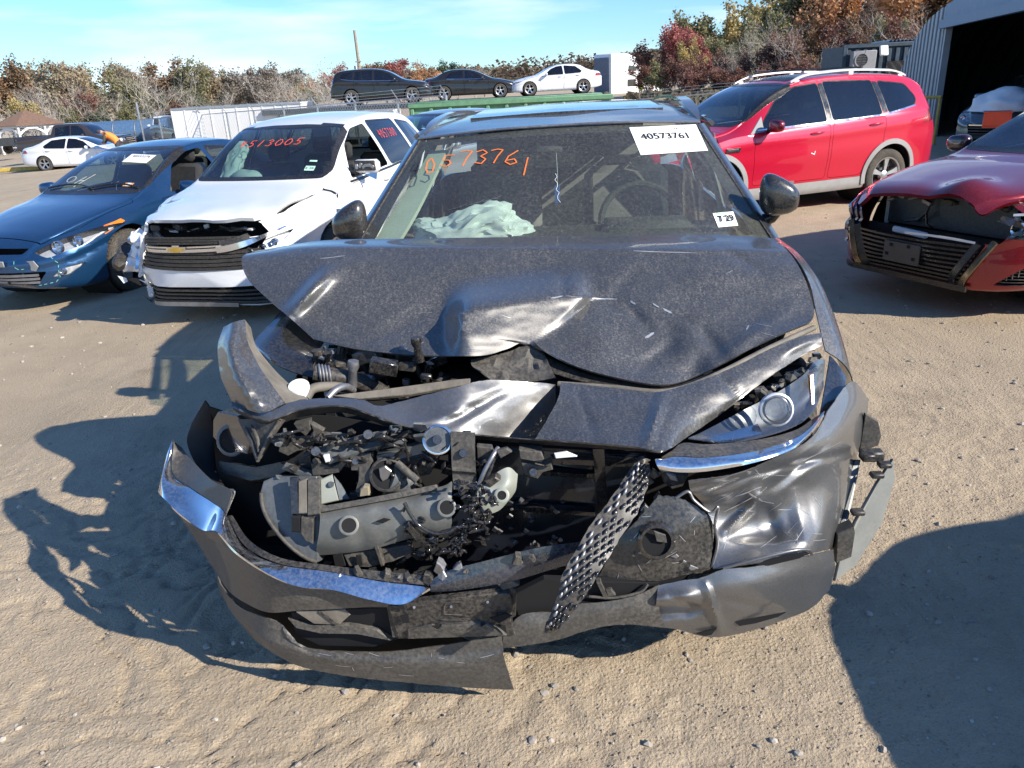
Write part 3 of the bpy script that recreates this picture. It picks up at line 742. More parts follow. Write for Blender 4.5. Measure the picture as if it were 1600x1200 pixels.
for sg in (1, -1):
    pl = rpoly([(1.22, .80), (1.42, .82), (1.40, .86), (1.24, .87)], .02); c_ = c.strip('fender_vent', [(1.0, .845), (1.2, .845)], .026, M_('chrome'), 'x', sg, .012)
    MB().ribbon([c.side(1.02 + .03 * k, .845, sg)[0] + Vector((sg * .012, 0, 0)) for k in range(6)], .011, Vector((sg, 0, 0)), .004).build('vent_mesh', M_('dark_alloy'), c_)
    c.lamp('tail_light', rpoly([(4.1, .98), (4.34, 1.0), (4.44, 1.14), (4.2, 1.15)], .03), 'x', sg, 2, .02, inner='red_lens')
    c.lamp('headlight', rpoly([(.2, .74), (.6, .83), (.62, .90), (.25, .86)], .03), 'x', sg, 2, .03)
    tri = [c.side(1.36, 1.01, sg)[0], c.side(1.56, 1.03, sg)[0], c.side(1.60, 1.20, sg)[0]]
    MB().prism([p_ + Vector((sg * .006, 0, 0)) for p_ in tri], (sg * -.02, 0, 0)).build('quarter_trim', M_('grey_clad'), c.root)
    q = c.side(2.32, .72, sg)[0]; MB().ribbon([q + Vector((sg * .003, -.05, .01)), q + Vector((sg * .003, 0, -.01)), q + Vector((sg * .003, .01, .03))], .006, Vector((sg, 0, 0)), .002).build('door_scrape', M_('paper'), c.root)
mb = MB(); q = c.topz(.0, 3.75)[0]; mb.tube([q, q + Vector((0, .10, .28))], [.006, .003], 5); mb.build('aerial', M_('black_trim'), c.root)
for y in (2.45, 3.3): MB().box((0, y, 1.705), (1.06, .05, .02), bev=.006).build('cross_bar', M_('black_trim'), c.root)
c.finish()

# ---- blue saloon
paint('paint_blue', (.008, .062, .165), .16, .6, .3)
c = Car('parked_sedan', (-4.97, 7.51, GZ(-4.6, 8)), radians(-18), 'blue saloon with cracked front bumper and green marker lines on its nose', 'car', spec(SEDAN, n=90, bulge=(.12, .05), sprof=[(0, .90), (.06, .955), (.2, .985), (.5, 1.0), (.62, 1.0), (.72, .975), (.85, .99), (1, .965)]), M_('paint_blue'), 'damaged cars parked in the yard')
c.panel('bonnet', rpoly([(-.50, .10), (.50, .10), (.66, .45), (.73, 1.17), (-.73, 1.17), (-.66, .45)], .06), M_('paint_blue'), 'z', 1, (.02, 1.22), .003, .03, .007, ang=S_ANG)
for sg in (1, -1):
    c.lamp('headlight', rpoly([(sg * .46, .575), (sg * .60, .52), (sg * .80, .60), (sg * .875, .735), (sg * .80, .735), (sg * .62, .67)], .03), 'y', -1, .95, .07, bulbs=[(sg * .63, .605, .055), (sg * .74, .635, .045)])
    c.panel('turn_signal', rpoly([(.56, .655), (.84, .745), (.80, .775), (.60, .735)], .01), M_('amber'), 'x', sg, off=.002, thick=.01)
    o = c.lamp('fog_light', rpoly([(sg * .60, .335), (sg * .72, .345), (sg * .80, .44), (sg * .70, .425)], .02), 'y', -1, .7, .03, bulbs=[(sg * .69, .385, .03)])
c.hole(c.region(rpoly([(-.48, .275), (.48, .275), (.58, .40), (-.58, .40)], .03), 'y', -1, .6)); c.hole(c.region(rpoly([(-.36, .565), (.36, .565), (.42, .615), (-.42, .615)], .02), 'y', -1, .6))
mb = MB(); mb.box((0, .19, .43), (.98, .02, .4)); mb.build('grille_back', M_('dark_void'), c.root)
for z in (.30, .335, .37):
    MB().ribbon([c.front(x * .05, z)[0] + Vector((0, .012, 0)) for x in range(-10, 11)], .011, Vector((0, -1, 0)), .02).build('grille_slat', M_('steel'), c.root)
for x in (-.36, -.18, 0, .18, .36): MB().box(c.front(x, .335)[0] + Vector((0, .012, 0)), (.012, .02, .11)).build('grille_post', M_('black_plastic'), c.root)
q = c.front(0, .49)[0]; MB().box(q + Vector((-.02, -.008, 0)), (.5, .012, .055), bev=.004).build('plate_bracket', M_('grey_clad'), c.root)
q = c.front(.47, .455)[0]; MB().prism([q + Vector(v) for v in ((-.05, -.006, .05), (.03, -.004, .055), (.07, .0, .0), (.03, -.004, -.045), (-.06, -.008, -.03))], (0, .01, 0)).build('bumper_tear', M_('grey_clad'), c.root)
dress(c, 'screen_glass', 'car_glass', .325, .375, rim_mat='steel', spokes=5, style=2, skip_win=((0, 1),), handle_mat=M_('paint_blue'))
def dashed(pts, sg_front=True, nm='marker_line'):
    mb = MB(); P = []
    for a, b in zip(pts, pts[1:]):
        k = max(1, int((Vector(b) - Vector(a)).length / .022))
        for j in range(k): P.append((a[0] + (b[0] - a[0]) * j / k, a[1] + (b[1] - a[1]) * j / k))
    for i in range(0, len(P) - 1, 2):
        a, b = c.front(*P[i]), c.front(*P[i + 1]); mb.ribbon([a[0], b[0]], .0026, a[1], .002)
    mb.build(nm, M_('marker_green'), c.root)
dashed([(.62, .53), (.66, .47), (.655, .33), (.62, .29), (.46, .265)]); dashed([(.30, .51), (.31, .455), (.34, .43), (.44, .44)])
mb = MB(); P = [c.topz(x, y) for x, y in ((-.3, .32), (0, .34), (.12, .42), (.3, .46), (.48, .47), (.56, .44))]
for (a, na), (b, nb) in zip(P, P[1:]):
    for j in range(5): mb.ribbon([a.lerp(b, j / 5), a.lerp(b, (j + .55) / 5)], .004, na, .0025)
mb.build('marker_line', M_('marker_green'), c.root)
for x0, x1, pv in ((-.62, .05, -.1), (.0, .62, .5)):
    pts = []
    for k in range(9):
        u = k / 8; q = c.front(x0 + (x1 - x0) * u, 1.0 + .035 * sin(pi * u)); pts.append(q[0] + q[1] * .016)
    MB().tube(pts, .009, 6).build('wiper', M_('black_trim'), c.root)
# notice, tax sticker and scrawls on the screen
def on_screen(c, x, z, out=.004):
    h = c.front(x, z); return h[0] + h[1] * out, h[1]
def sheet(c, x, z, wd, ht, name, mt_, rz=0, out=.006):
    q, nm = on_screen(c, x, z, out); X = Vector((1, 0, 0)); X = (X - nm * X.dot(nm)).normalized(); Y = nm.cross(X)
    R_ = Matrix((X, Y, nm)).transposed() @ rot('Z', rz); pts = [q + R_ @ Vector((a * wd / 2, b * ht / 2, 0)) for a, b in ((-1, -1), (1, -1), (1, 1), (-1, 1))]
    o = MB().prism(pts, nm * .0015).build(name, mt_, c.root); return o, q + nm * .003, R_
o, q, R_ = sheet(c, .26, 1.265, .34, .19, 'lot_notice', M_('paper'), -2); put_text('40553276', .062, q + R_ @ Vector((0, .045, 0)), R_, M_('ink'), o)
o, q, R_ = sheet(c, .46, 1.03, .11, .07, 'inspection_sticker', mat('sticker_orange', (.75, .35, .12), .6)); put_text('11', .06, q, R_, M_('ink'), o)
o, q, R_ = sheet(c, .46, 1.0305, .05, .06, 'sticker_field', M_('paper'), 0, .008)
mb = MB()
for pts in ([(-.33, 1.03), (-.23, 1.11)], [(-.26, 1.02), (-.13, 1.13)], [(-.28, 1.07), (-.19, 1.075)]):
    a, b = on_screen(c, *pts[0])[0], on_screen(c, *pts[1])[0]; mb.ribbon([a, b], .006, on_screen(c, *pts[0])[1], .001)
mb.build('screen_scrawl', mat('marker_pale', (.55, .55, .5), .7), c.root)
mb = MB(); mb.ribbon([on_screen(c, -.42 + .06 * cos(a), 1.085 + .025 * sin(a))[0] for a in [2 * pi * k / 20 for k in range(21)]], .004, on_screen(c, -.42, 1.085)[1], .001); mb.build('screen_scrawl', M_('marker_pale'), c.root)
# a pale headrest bag seen through the open driver's window
MB().box((.42, 2.62, 1.02), (.26, .14, .26), rot('X', -12), bev=.05).build('headrest', mat('grey_cloth', (.42, .42, .42), .9), c.root)
c.finish()

# ---- white crossover with a crumpled corner
paint('paint_white', (.80, .81, .82), .05, 0.0, .3)
def crumple(co):
    k = sm(-.35, -.85, co.x) * sm(1.15, .15, co.y)
    if k > 0:
        v = noise.turbulence_vector(co * 5.5, 3, False); v2 = noise.noise_vector(co * 2.3); co = co + Vector((v.x * .07 + .07, v.y * .07 + .12 + .06 * v2.y, v.z * .05)) * k
    return co
S = spec(SUV, n=96, deform=crumple, bulge=(.10, .05)); S['top'] = [(0, .80), (.06, .86), (.25, .93)] + S['top'][3:]; S['bot'] = [(0, .16), (.4, .16)] + S['bot'][2:]
S['belt'] = [(0, .5), (.3, .72)] + S['belt'][2:]
c = Car('parked_suv', (-2.50, 6.22, -.02), radians(-13), 'white crossover with crumpled front corner and gold bow tie badge on its grille', 'car', S, M_('paint_white'), 'damaged cars parked in the yard', scale=.93)
EQ = c
c.hole(c.region(rpoly([(-.62, .755), (.62, .755), (.74, .79), (.72, .86), (-.68, .875)], .02), 'y', -1, .16))     # gap under the lifted bonnet
hood = c.panel('bonnet', rpoly([(-.66, .06), (.50, .07), (.66, .36), (.76, 1.10), (-.76, 1.10), (-.77, .4)], .05), M_('paint_white'), 'z', 1, (-.2, 1.16), .012, .03, .01, ang=S_ANG)
lo = hood.data
for v in lo.vertices:   # lip lifted and bent
    k = sm(.75, .0, v.co.y); v.co.z += .028 * k + .02 * k * noise.noise(v.co * 4); v.co.y -= .05 * k
    q = sm(-.45, -.75, v.co.x) * k; nv = noise.noise_vector(v.co * 7); v.co += Vector((nv.x * .05, nv.y * .06, nv.z * .07)) * q
    b = sm(.25, .6, v.co.x) * sm(1.1, .6, v.co.y); v.co.z += .03 * b * sin((v.co.x + v.co.y * .4) * 16) * .5
mb = MB(); mb.box((0, .34, .60), (1.2, .03, .60)); mb.build('radiator', M_('dark_void'), c.root)
rj = random.Random(4)
for k in range(16):
    x = rj.uniform(-.6, .55); mb = MB(); mb.box((x, .17 + rj.uniform(0, .1), .80 + rj.uniform(-.02, .03)), (rj.uniform(.03, .14), .05, rj.uniform(.012, .05)), rot('Y', rj.uniform(-14, 14)) @ rot('Z', rj.uniform(-30, 30)), bev=.004)
    mb.build('bracket', M_(rj.choice(['black_plastic', 'black_plastic', 'steel', 'white_paint'])), c.root)
mb = MB(); mb.tube([(-.2 + .05 * k, .12, .80 + .012 * sin(k * 1.7)) for k in range(14)], .006, 6); mb.build('bonnet_cable', M_('black_trim'), c.root)
# grille opening, bars, bow tie, lamps
c.hole(c.region(rpoly([(-.58, .49), (.58, .49), (.66, .58), (.62, .675), (-.62, .675), (-.66, .58)], .04), 'y', -1, .8))
c.hole(c.region(rpoly([(-.60, .665), (.60, .665), (.64, .75), (-.64, .75)], .01), 'y', -1, .8))
def bar(c, name, z0, z1, xa, xb, hw, mt_, dy=.0, th=.02, n=17, wv=0):
    P = []
    for k in range(n):
        u = k / (n - 1); x = xa + (xb - xa) * u; P.append(c.front(x, z0 + (z1 - z0) * u - wv * (1 - (2 * u - 1) ** 2))[0] + Vector((0, dy, 0)))
    return MB().ribbon(P, hw, Vector((0, -1, 0)), th).build(name, mt_, c.root, 50)
for k, z in enumerate((.512, .546, .58, .614, .648)):
    bar(c, 'grille_bar', z, z, -.60 + .02 * k, .60, .013, M_('black_plastic'), .02, .03, 17, .01)
for x in [-.5 + .125 * k for k in range(9)]: MB().box(c.front(x, .58)[0] + Vector((0, .03, 0)), (.012, .03, .17)).build('grille_post', M_('black_plastic'), c.root)
for z in (.715, .735, .755): bar(c, 'grille_bar', z, z + .006, -.55, .52, .008, M_('black_plastic'), .01, .03)
bar(c, 'chrome_bar', .672, .672, -.66, .30, .013, M_('chrome'), -.012, .02, 17, .012); bar(c, 'chrome_bar', .70, .70, -.66, .30, .007, M_('chrome'), -.012, .02, 17, .012)
P = [c.front(.26 + .06 * k, .668 + .004 * k + .0016 * k * k)[0] + Vector((0, -.014, 0)) for k in range(9)]; MB().ribbon(P, [.026] * 4 + [.024, .02, .016, .012, .006], Vector((0, -1, 0)), .02).build('chrome_wing', M_('chrome'), c.root, 50)
P = [c.front(.28 + .06 * k, .712 + .006 * k + .0016 * k * k)[0] + Vector((0, -.005, 0)) for k in range(5)]; MB().ribbon(P, .026, Vector((0, -1, .2)).normalized(), .02).build('grille_ledge', M_('black_plastic'), c.root, 50)
c.lamp('headlight', rpoly([(.34, .605), (.52, .60), (.74, .68), (.795, .775), (.70, .75), (.5, .675)], .02), 'y', -1, .95, .05, bulbs=[(.52, .63, .03), (.61, .655, .03), (.69, .69, .03)])
P = [c.front(-.62 + .0 * k, .67 - .04 * k)[0] + Vector((-.01 * k, -.02, 0)) for k in range(6)]; MB().ribbon(P, [.03, .028, .026, .022, .018, .01], Vector((0, -1, 0)), .02).build('chrome_shard', M_('chrome'), c.root, 50)
q = c.front(-.12, .66)[0] + Vector((0, -.035, .018))
bt = [(-.10, -.006), (-.085, .026), (-.034, .026), (-.030, .040), (.036, .040), (.033, .026), (.10, .026), (.086, -.006), (.036, -.006), (.033, -.02), (-.034, -.02), (-.038, -.006)]
o = MB().prism([q + Vector((x, 0, z - .008)) for x, z in bt], (0, .012, 0)).build('badge', M_('chrome'), c.root)
MB().prism([q + Vector((x * .86, -.002, (z - .01) * .78 - .0055)) for x, z in bt], (0, .012, 0)).build('badge_gold', mat('gold', (.75, .5, .12), .3, .9), o)
# lower grille and skid plate
c.hole(c.region(rpoly([(-.62, .175), (.66, .175), (.72, .345), (-.66, .335)], .03), 'y', -1, .8))
for k, z in enumerate((.20, .235, .27, .305)): bar(c, 'lower_bar', z, z, -.60, .66, .008, M_('black_plastic'), .02, .03)
mb = MB(); mb.box((0, .25, .24), (1.35, .02, .2)); mb.build('lower_back', M_('dark_void'), c.root)
bar(c, 'skid_plate', .175, .175, -.52, .35, .018, M_('steel'), -.02, .02)
dress(c, 'screen_glass', 'dark_glass', .345, .395, skip_win=((0, 1),), handle_mat=M_('paint_white'), mirrors=False, trim=None)
for sg in (1, -1): c.strip('window_trim', [(1.44, 1.03), (2.56, 1.065), (3.46, 1.11), (4.02, 1.2)], .012, M_('black_trim'), 'x', sg, .006)
# broken mirror: open housing
q = c.side(1.66, 1.09, 1)[0]
mb = MB(); mb.box(q + Vector((.14, -.02, .07)), (.26, .12, .13), bev=.03); o = mb.build('mirror', M_('white_paint'), c.root)
mb = MB(); mb.box(q + Vector((.14, -.082, .08)), (.23, .02, .10), bev=.008); mb.box(q + Vector((.0, -.02, .02)), (.12, .1, .08), bev=.02); mb.build('mirror_frame', M_('black_plastic'), o)
mb = MB()
for k in range(5): mb.box(q + Vector((.06 + .04 * k, -.096, .075 + .01 * (k % 2))), (.03, .012, .05), rot('Y', 30 * k), bev=.003)
mb.build('mirror_motor', M_('steel'), o)
mb = MB(); mb.prism([q + Vector(v) for v in ((.12, -.08, .0), (.26, -.07, .01), (.24, -.06, -.06))], (0, .01, 0)); mb.build('mirror_shell', mat('shell_blue', (.1, .25, .5), .3), o)
# torn fender bits
for k in range(16):
    p0 = Vector((-.70 + rj.uniform(-.18, .12), .30 + rj.uniform(-.25, .25), .60 + rj.uniform(-.12, .14))); b2 = bmesh.new(); bmesh.ops.create_icosphere(b2, subdivisions=2, radius=rj.uniform(.04, .09))
    for v in b2.verts: v.co = v.co * (1 + .9 * noise.noise(v.co * 14 + p0 * 9)); v.co += p0
    bm_obj(b2, 'crumpled_metal', M_('paint_white') if k % 4 else M_('black_plastic'), c.root, 25)
for k in range(9):
    p0 = Vector((-.72 + rj.uniform(-.12, .12), .15 + rj.uniform(-.1, .2), .24 + rj.uniform(-.06, .12))); mb = MB(); mb.prism([p0 + Vector((rj.uniform(-.12, .12), rj.uniform(-.03, .03), rj.uniform(-.06, .06))) for _ in range(4)], (.004, -.008, .003)); mb.build('bumper_shard', M_('paint_white') if k % 3 else M_('black_plastic'), c.root, 20)
P = [c.side(1.02 + .012 * k, .93 + .02 * k, 1)[0] for k in range(6)]; MB().ribbon(P, [.0, .012, .02, .022, .02, .01], Vector((1, -.3, 0)).normalized(), .006).build('fender_gap', M_('dark_void'), c.root)
# airbag curtain and writing
mb = MB()
b2 = bmesh.new(); bmesh.ops.create_uvsphere(b2, u_segments=26, v_segments=18, radius=1)
for v in b2.verts:
    q = v.co.copy(); v.co = Vector((-.53 + .11 * q.x + .03 * q.z, 1.72 + .20 * q.z + .07 * q.y, 1.22 + .20 * q.z)); v.co += noise.noise_vector(q * 3) * .03
bm_obj(b2, 'curtain_airbag', mat('airbag_cloth', (.62, .66, .62), .85, var=.12, scale=5), c.root, 60)
b2 = bmesh.new(); bmesh.ops.create_uvsphere(b2, u_segments=20, v_segments=12, radius=1)
for v in b2.verts:
    q = v.co.copy(); v.co = Vector((-.32 + .17 * q.x, 1.56 + .12 * q.y, 1.08 + .08 * q.z)) + noise.noise_vector(q * 2.5) * .02
bm_obj(b2, 'dash_airbag', M_('airbag_cloth'), c.root, 60)
mb = MB(); nm = on_screen(c, 0, 1.4)[1]
handwrite(mb, '4513005', lambda i, u, v: (-.44 + .105 * i + u * .085 + v * .02, 1.375 + v * .055 + .002 * i), .0045, lambda x, z: on_screen(c, x, z)[0], nm, .001); mb.build('screen_writing', M_('marker_red'), c.root)
mb = MB(); handwrite(mb, '4057300', lambda i, u, v: (2.72 + .075 * i + u * .055, 1.36 + v * .09), .004, lambda y, z: c.side(y, z, 1)[0] + Vector((.004, 0, 0)), Vector((1, 0, .2)).normalized(), .001); mb.build('window_writing', M_('marker_red'), c.root)
o, q, R_ = sheet(c, .50, 1.175, .10, .075, 'inspection_sticker', mat('sticker_green', (.45, .72, .55), .6)); put_text('6 26', .05, q, R_, M_('ink'), o)
o, q, R_ = sheet(c, .50, 1.235, .08, .025, 'sticker_strip', M_('sticker_green'))
c.finish()

# ---- dark red saloon with its nose torn open
paint('paint_maroon', (.26, .006, .014), .18, .5, .3)
S = spec(SEDAN, L=4.7, n=96, W=1.03, bulge=(.10, .05)); S['bot'] = [(0, .17), (.3, .17)] + S['bot'][2:]; S['belt'] = [(0, .54), (.3, .68)] + S['belt'][2:]; S['top'] = [(0, .74), (.09, .79), (.31, .835), (.82, .915)] + S['top'][4:]
c = Car('wrecked_sedan', (3.04, 5.66, .05), radians(-66), 'dark red saloon with its grille torn open and radiator showing', 'car', S, M_('paint_maroon'), 'damaged cars parked in the yard')
NI = c
hood = c.panel('bonnet', rpoly([(-.54, .02), (.50, .02), (.64, .36), (.76, 1.20), (-.76, 1.20), (-.70, .40)], .05), M_('paint_maroon'), 'z', 1, (-.1, 1.26), .008, .03, .01, ang=S_ANG)
for v in hood.data.vertices:
    k = sm(.8, .0, v.co.y); d = ((v.co.x - .28) / .14) ** 2 + ((v.co.y - .15) / .2) ** 2; v.co.z += .075 * math.exp(-d) + .02 * k - .02 * math.exp(-(((v.co.x - .05) / .05) ** 2 + ((v.co.y - .2) / .25) ** 2)); v.co.y -= .03 * k
c.hole(c.region(rpoly([(-.68, .50), (.62, .50), (.70, .62), (.66, .745), (-.70, .745)], .02), 'y', -1, .2))
c.hole(c.region(rpoly([(-.50, .20), (.42, .20), (.56, .50), (-.60, .50)], .02), 'y', -1, .6))
mb = MB(); mb.box((0, .34, .62), (1.05, .02, .28)); mb.build('radiator', mat('radiator_fin', (.09, .115, .135), .45, .5, var=.2, scale=60), c.root)
mb = MB(); mb.box((0, .42, .47), (1.3, .02, .6)); mb.build('bay_back', M_('dark_void'), c.root)
mb = MB(); mb.box((-.53, .33, .60), (.02, .03, .26)); mb.build('radiator_frame', M_('paper'), c.root)
mb = MB(); mb.box((.53, .33, .57), (.03, .03, .16), bev=.005); mb.build('radiator_frame', M_('paper'), c.root)
mb = MB(); mb.box((-.12, .10, .475), (.30, .04, .045), rot('Y', 3), bev=.01); mb.build('broken_badge', M_('paper'), c.root)
mb = MB(); mb.tube([(-.1, .30, .72), (-.13, .29, .66), (-.14, .28, .60), (-.20, .28, .54), (-.3, .27, .52)], .012, 6); mb.tube([(-.14, .28, .6), (-.1, .25, .52), (-.05, .25, .5)], .01, 6); mb.build('wire_loom', M_('black_trim'), c.root)
for k in range(14):
    mb = MB(); mb.box((rj.uniform(-.55, .6), rj.uniform(.15, .3), rj.uniform(.69, .74)), (rj.uniform(.03, .12), .05, rj.uniform(.02, .04)), rot('Y', rj.uniform(-20, 20)), bev=.004); mb.build('bracket', M_(rj.choice(['black_plastic', 'black_plastic', 'steel'])), c.root)
mb = MB(); mb.box((0, .16, .34), (1.1, .02, .32)); mb.build('grille_back', M_('dark_void'), c.root)
for k in range(9):
    z = .215 + .032 * k; bar(c, 'grille_bar', z, z, -.46 - .012 * k, .42 + .012 * k, .007, M_('black_trim'), .02, .02)
mb = MB(); mb.box(c.front(0, .36)[0] + Vector((-.01, -.02, 0)), (.31, .012, .15), bev=.003); o = mb.build('plate_bracket', mat('bracket_grey', (.07, .065, .06), .5), c.root)
for x, z in ((-.09, .05), (.06, .055), (-.12, -.02), (.11, -.03)): MB().box(c.front(0, .36)[0] + Vector((-.01 + x, -.028, z)), (.022, .01, .022)).build('bracket_slot', M_('dark_void'), o)
for sg in (1, -1):
    P = [c.front(sg * (.44 + .028 * k), .19 + .055 * k)[0] + Vector((0, -.008, 0)) for k in range(7)]; MB().ribbon(P, .022, Vector((sg * -.3, -1, 0)).normalized(), .016).build('grille_surround', mat('bronze_trim', (.20, .16, .10), .2, .8), c.root, 50)
    P = [c.front(sg * (.36 + .026 * k), .20 + .05 * k)[0] + Vector((0, .004, 0)) for k in range(7)]; MB().ribbon(P, .028, Vector((sg * -.3, -1, 0)).normalized(), .016).build('grille_edge', M_('black_trim'), c.root, 50)
bar(c, 'front_lip', .18, .18, -.62, .50, .02, M_('black_trim'), -.03, .02)
o = c.lamp('headlight', rpoly([(.56, .555), (.74, .535), (.91, .64), (.87, .73), (.66, .68)], .02), 'y', -1, 1.1, .08, bulbs=[(.68, .60, .045), (.77, .63, .045)])
for k in range(7):
    p0 = c.front(.62 + .03 * k, .64)[0]; mb = MB(); mb.prism([p0 + Vector((rj.uniform(-.08, .08), rj.uniform(-.03, .04), rj.uniform(-.04, .05))) for _ in range(4)], (.003, -.006, .004)); mb.build('lamp_shard', M_('steel') if k % 2 else M_('lens_glass'), c.root, 20)
P = [c.front(-.70, .72 - .05 * k)[0] + Vector((-.015 * sin(k * 1.3), -.01 + .02 * sin(k * 2.1), 0)) for k in range(9)]
for d in (0, .05, .1): MB().ribbon([p_ + Vector((d, -.02 * d, 0)) for p_ in P], .022, Vector((-.3, -1, 0)).normalized(), .01).build('torn_fender', mat('fold_blue', (.03, .04, .10), .2, .4, coat=1), c.root, 60)
c.hole(c.region(rpoly([(.62, .22), (.86, .22), (.88, .36), (.80, .40)], .02), 'y', -1, .9))
mb = MB()
for k in range(12): mb.ribbon([c.front(.60 + .024 * k, .22 + .012 * k)[0] + Vector((0, .03, 0)), c.front(.60 + .024 * k, .30 + .01 * k)[0] + Vector((0, .03, 0))], .003, Vector((0, -1, 0)), .01)
for k in range(7): mb.ribbon([c.front(.62 + .04 * j, .22 + .022 * k)[0] + Vector((0, .03, 0)) for j in range(7)], .003, Vector((0, -1, 0)), .01)
mb.build('fog_mesh', M_('black_plastic'), c.root)
for z0, x0, x1 in ((.515, .0, .50), (.69, .62, .88)): bar(c, 'torn_strip', z0, z0 - .01, x0, x1, .008, M_('paper'), -.01, .004, 9, -.01)
dress(c, 'screen_glass', 'dark_glass', .335, .38, mirror_mat=mat('mirror_dark', (.04, .01, .012), .2, coat=1))
mb = MB(); nm = on_screen(c, 0, 1.2)[1]; handwrite(mb, '40573', lambda i, u, v: (-.15 + .11 * i + u * .09, 1.2 + v * .06), .005, lambda x, z: on_screen(c, x, z)[0], nm, .001); mb.build('screen_writing', M_('marker_red'), c.root)
c.finish()

# ---- plainer vehicles farther off
def far_car(name, base, loc, deg, label, pm, group, kind='sedan', near=False, rim_mat='alloy', spokes=5, style=0, glz='dark_glass', rails=None, trim=None, belt=None, handle=None, n=44, L=None, H=1, cat='car', scale=1, plate=None, rear_lamp=True, arch=.37, wheel=.33, front='grille', hoodline=True, mirrors=True):
    c = Car(name, loc, radians(deg), label, cat, spec(base, L=L, H=H, n=n), pm, group, scale)
    k = c.L / base['L']; z_ = (lambda v: v * H)
    suv = base is SUV; hz = .80 if suv else .62
    for sg in (1, -1):
        c.lamp('headlight', rpoly([(sg * .45, z_(hz - .06)), (sg * .74, z_(hz - .03)), (sg * .83, z_(hz + .09)), (sg * .62, z_(hz + .05))], .02), 'y', -1, 1.0, .05, bulbs=[(sg * .66, z_(hz), .05)])
        tz = 1.02 if suv else .90
        if rear_lamp:
            c.lamp('tail_light', rpoly([(sg * .48, z_(tz - .12)), (sg * .8, z_(tz - .10)), (sg * .80, z_(tz + .03)), (sg * .50, z_(tz - .0))], .02), 'y', 1, c.L - .75, .02, inner='red_lens')
    gz = (.42, .70) if suv else (.30, .52)
    c.hole(c.region(rpoly([(-.40, z_(gz[0])), (.40, z_(gz[0])), (.46, z_(gz[1])), (-.46, z_(gz[1]))], .04), 'y', -1, .6))
    MB().box((0, .2, z_(sum(gz) / 2)), (1.1, .02, z_(gz[1] - gz[0]) + .08)).build('grille_back', M_('dark_void'), c.root)
    for i in range(4): bar(c, 'grille_bar', z_(gz[0] + .03 + (gz[1] - gz[0]) * i / 4), z_(gz[0] + .03 + (gz[1] - gz[0]) * i / 4), -.42, .42, .012, M_('chrome' if i == 3 else 'black_plastic'), .01, .02, 11)
    if hoodline: c.panel('bonnet', rpoly([(-.60, .2 * k), (.60, .2 * k), (.70, 1.08 * k), (-.70, 1.08 * k)], .06), pm, 'z', 1, (.05, 1.14 * k), .002, .02, .008, ang=S_ANG)
    dress(c, glz, glz, wheel, arch, trim, rim_mat=rim_mat, spokes=spokes, style=style, near=near, mirrors=mirrors, belt_trim=belt, handle_mat=M_(handle) if handle else None, roofrails=rails)
    if plate:
        q = c.front(0, z_(plate), True)[0]; MB().box(q + Vector((0, .006, 0)), (.30, .012, .15), bev=.003).build('number_plate', M_('paper'), c.root)
    c.finish(); return c
# ---------------------------------------------------------------- the grey wreck in front
WO = Vector((.165, 1.875, 0)); WRZ = -atan2(.07, .9975)
WR = empty('wrecked_suv', WO, WRZ, 'dark grey crossover with smashed front, buckled bonnet and hanging bumper', 'car', 'damaged cars parked in the yard')
_wm = (Matrix.Translation(WO) @ Matrix.Rotation(WRZ, 4, 'Z')).inverted(); _wr = _wm.to_3x3(); WCAM = _wm @ CC
def Q(px, py, yc):
    """measured picture point at the car's own depth yc (metres behind its nose) -> car-local point"""
    if yc < 0: yc *= .45
    yc += .20 * sm(430, 270, px) * sm(600, 680, py)
    r = _wr @ ray(px, py); return WCAM + r * ((yc - WCAM.y) / r.y)
def crom(P, t):
    n = len(P) - 1; i = min(n - 1, max(0, int(t * n))); u = t * n - i
    p1, p2 = P[i], P[i + 1]; p0 = P[i - 1] if i > 0 else tuple(2 * a - b for a, b in zip(p1, p2)); p3 = P[i + 2] if i + 2 <= n else tuple(2 * b - a for a, b in zip(p1, p2))
    return tuple(.5 * (2 * b + (c - a) * u + (2 * a - 5 * b + 4 * c - d) * u * u + (3 * b - a - 3 * c + d) * u ** 3) for a, b, c, d in zip(p0, p1, p2, p3))
def lerpl(P, t):
    n = len(P) - 1; i = min(n - 1, max(0, int(t * n))); u = t * n - i; return tuple(a + (b - a) * u for a, b in zip(P[i], P[i + 1]))
hood_f = None
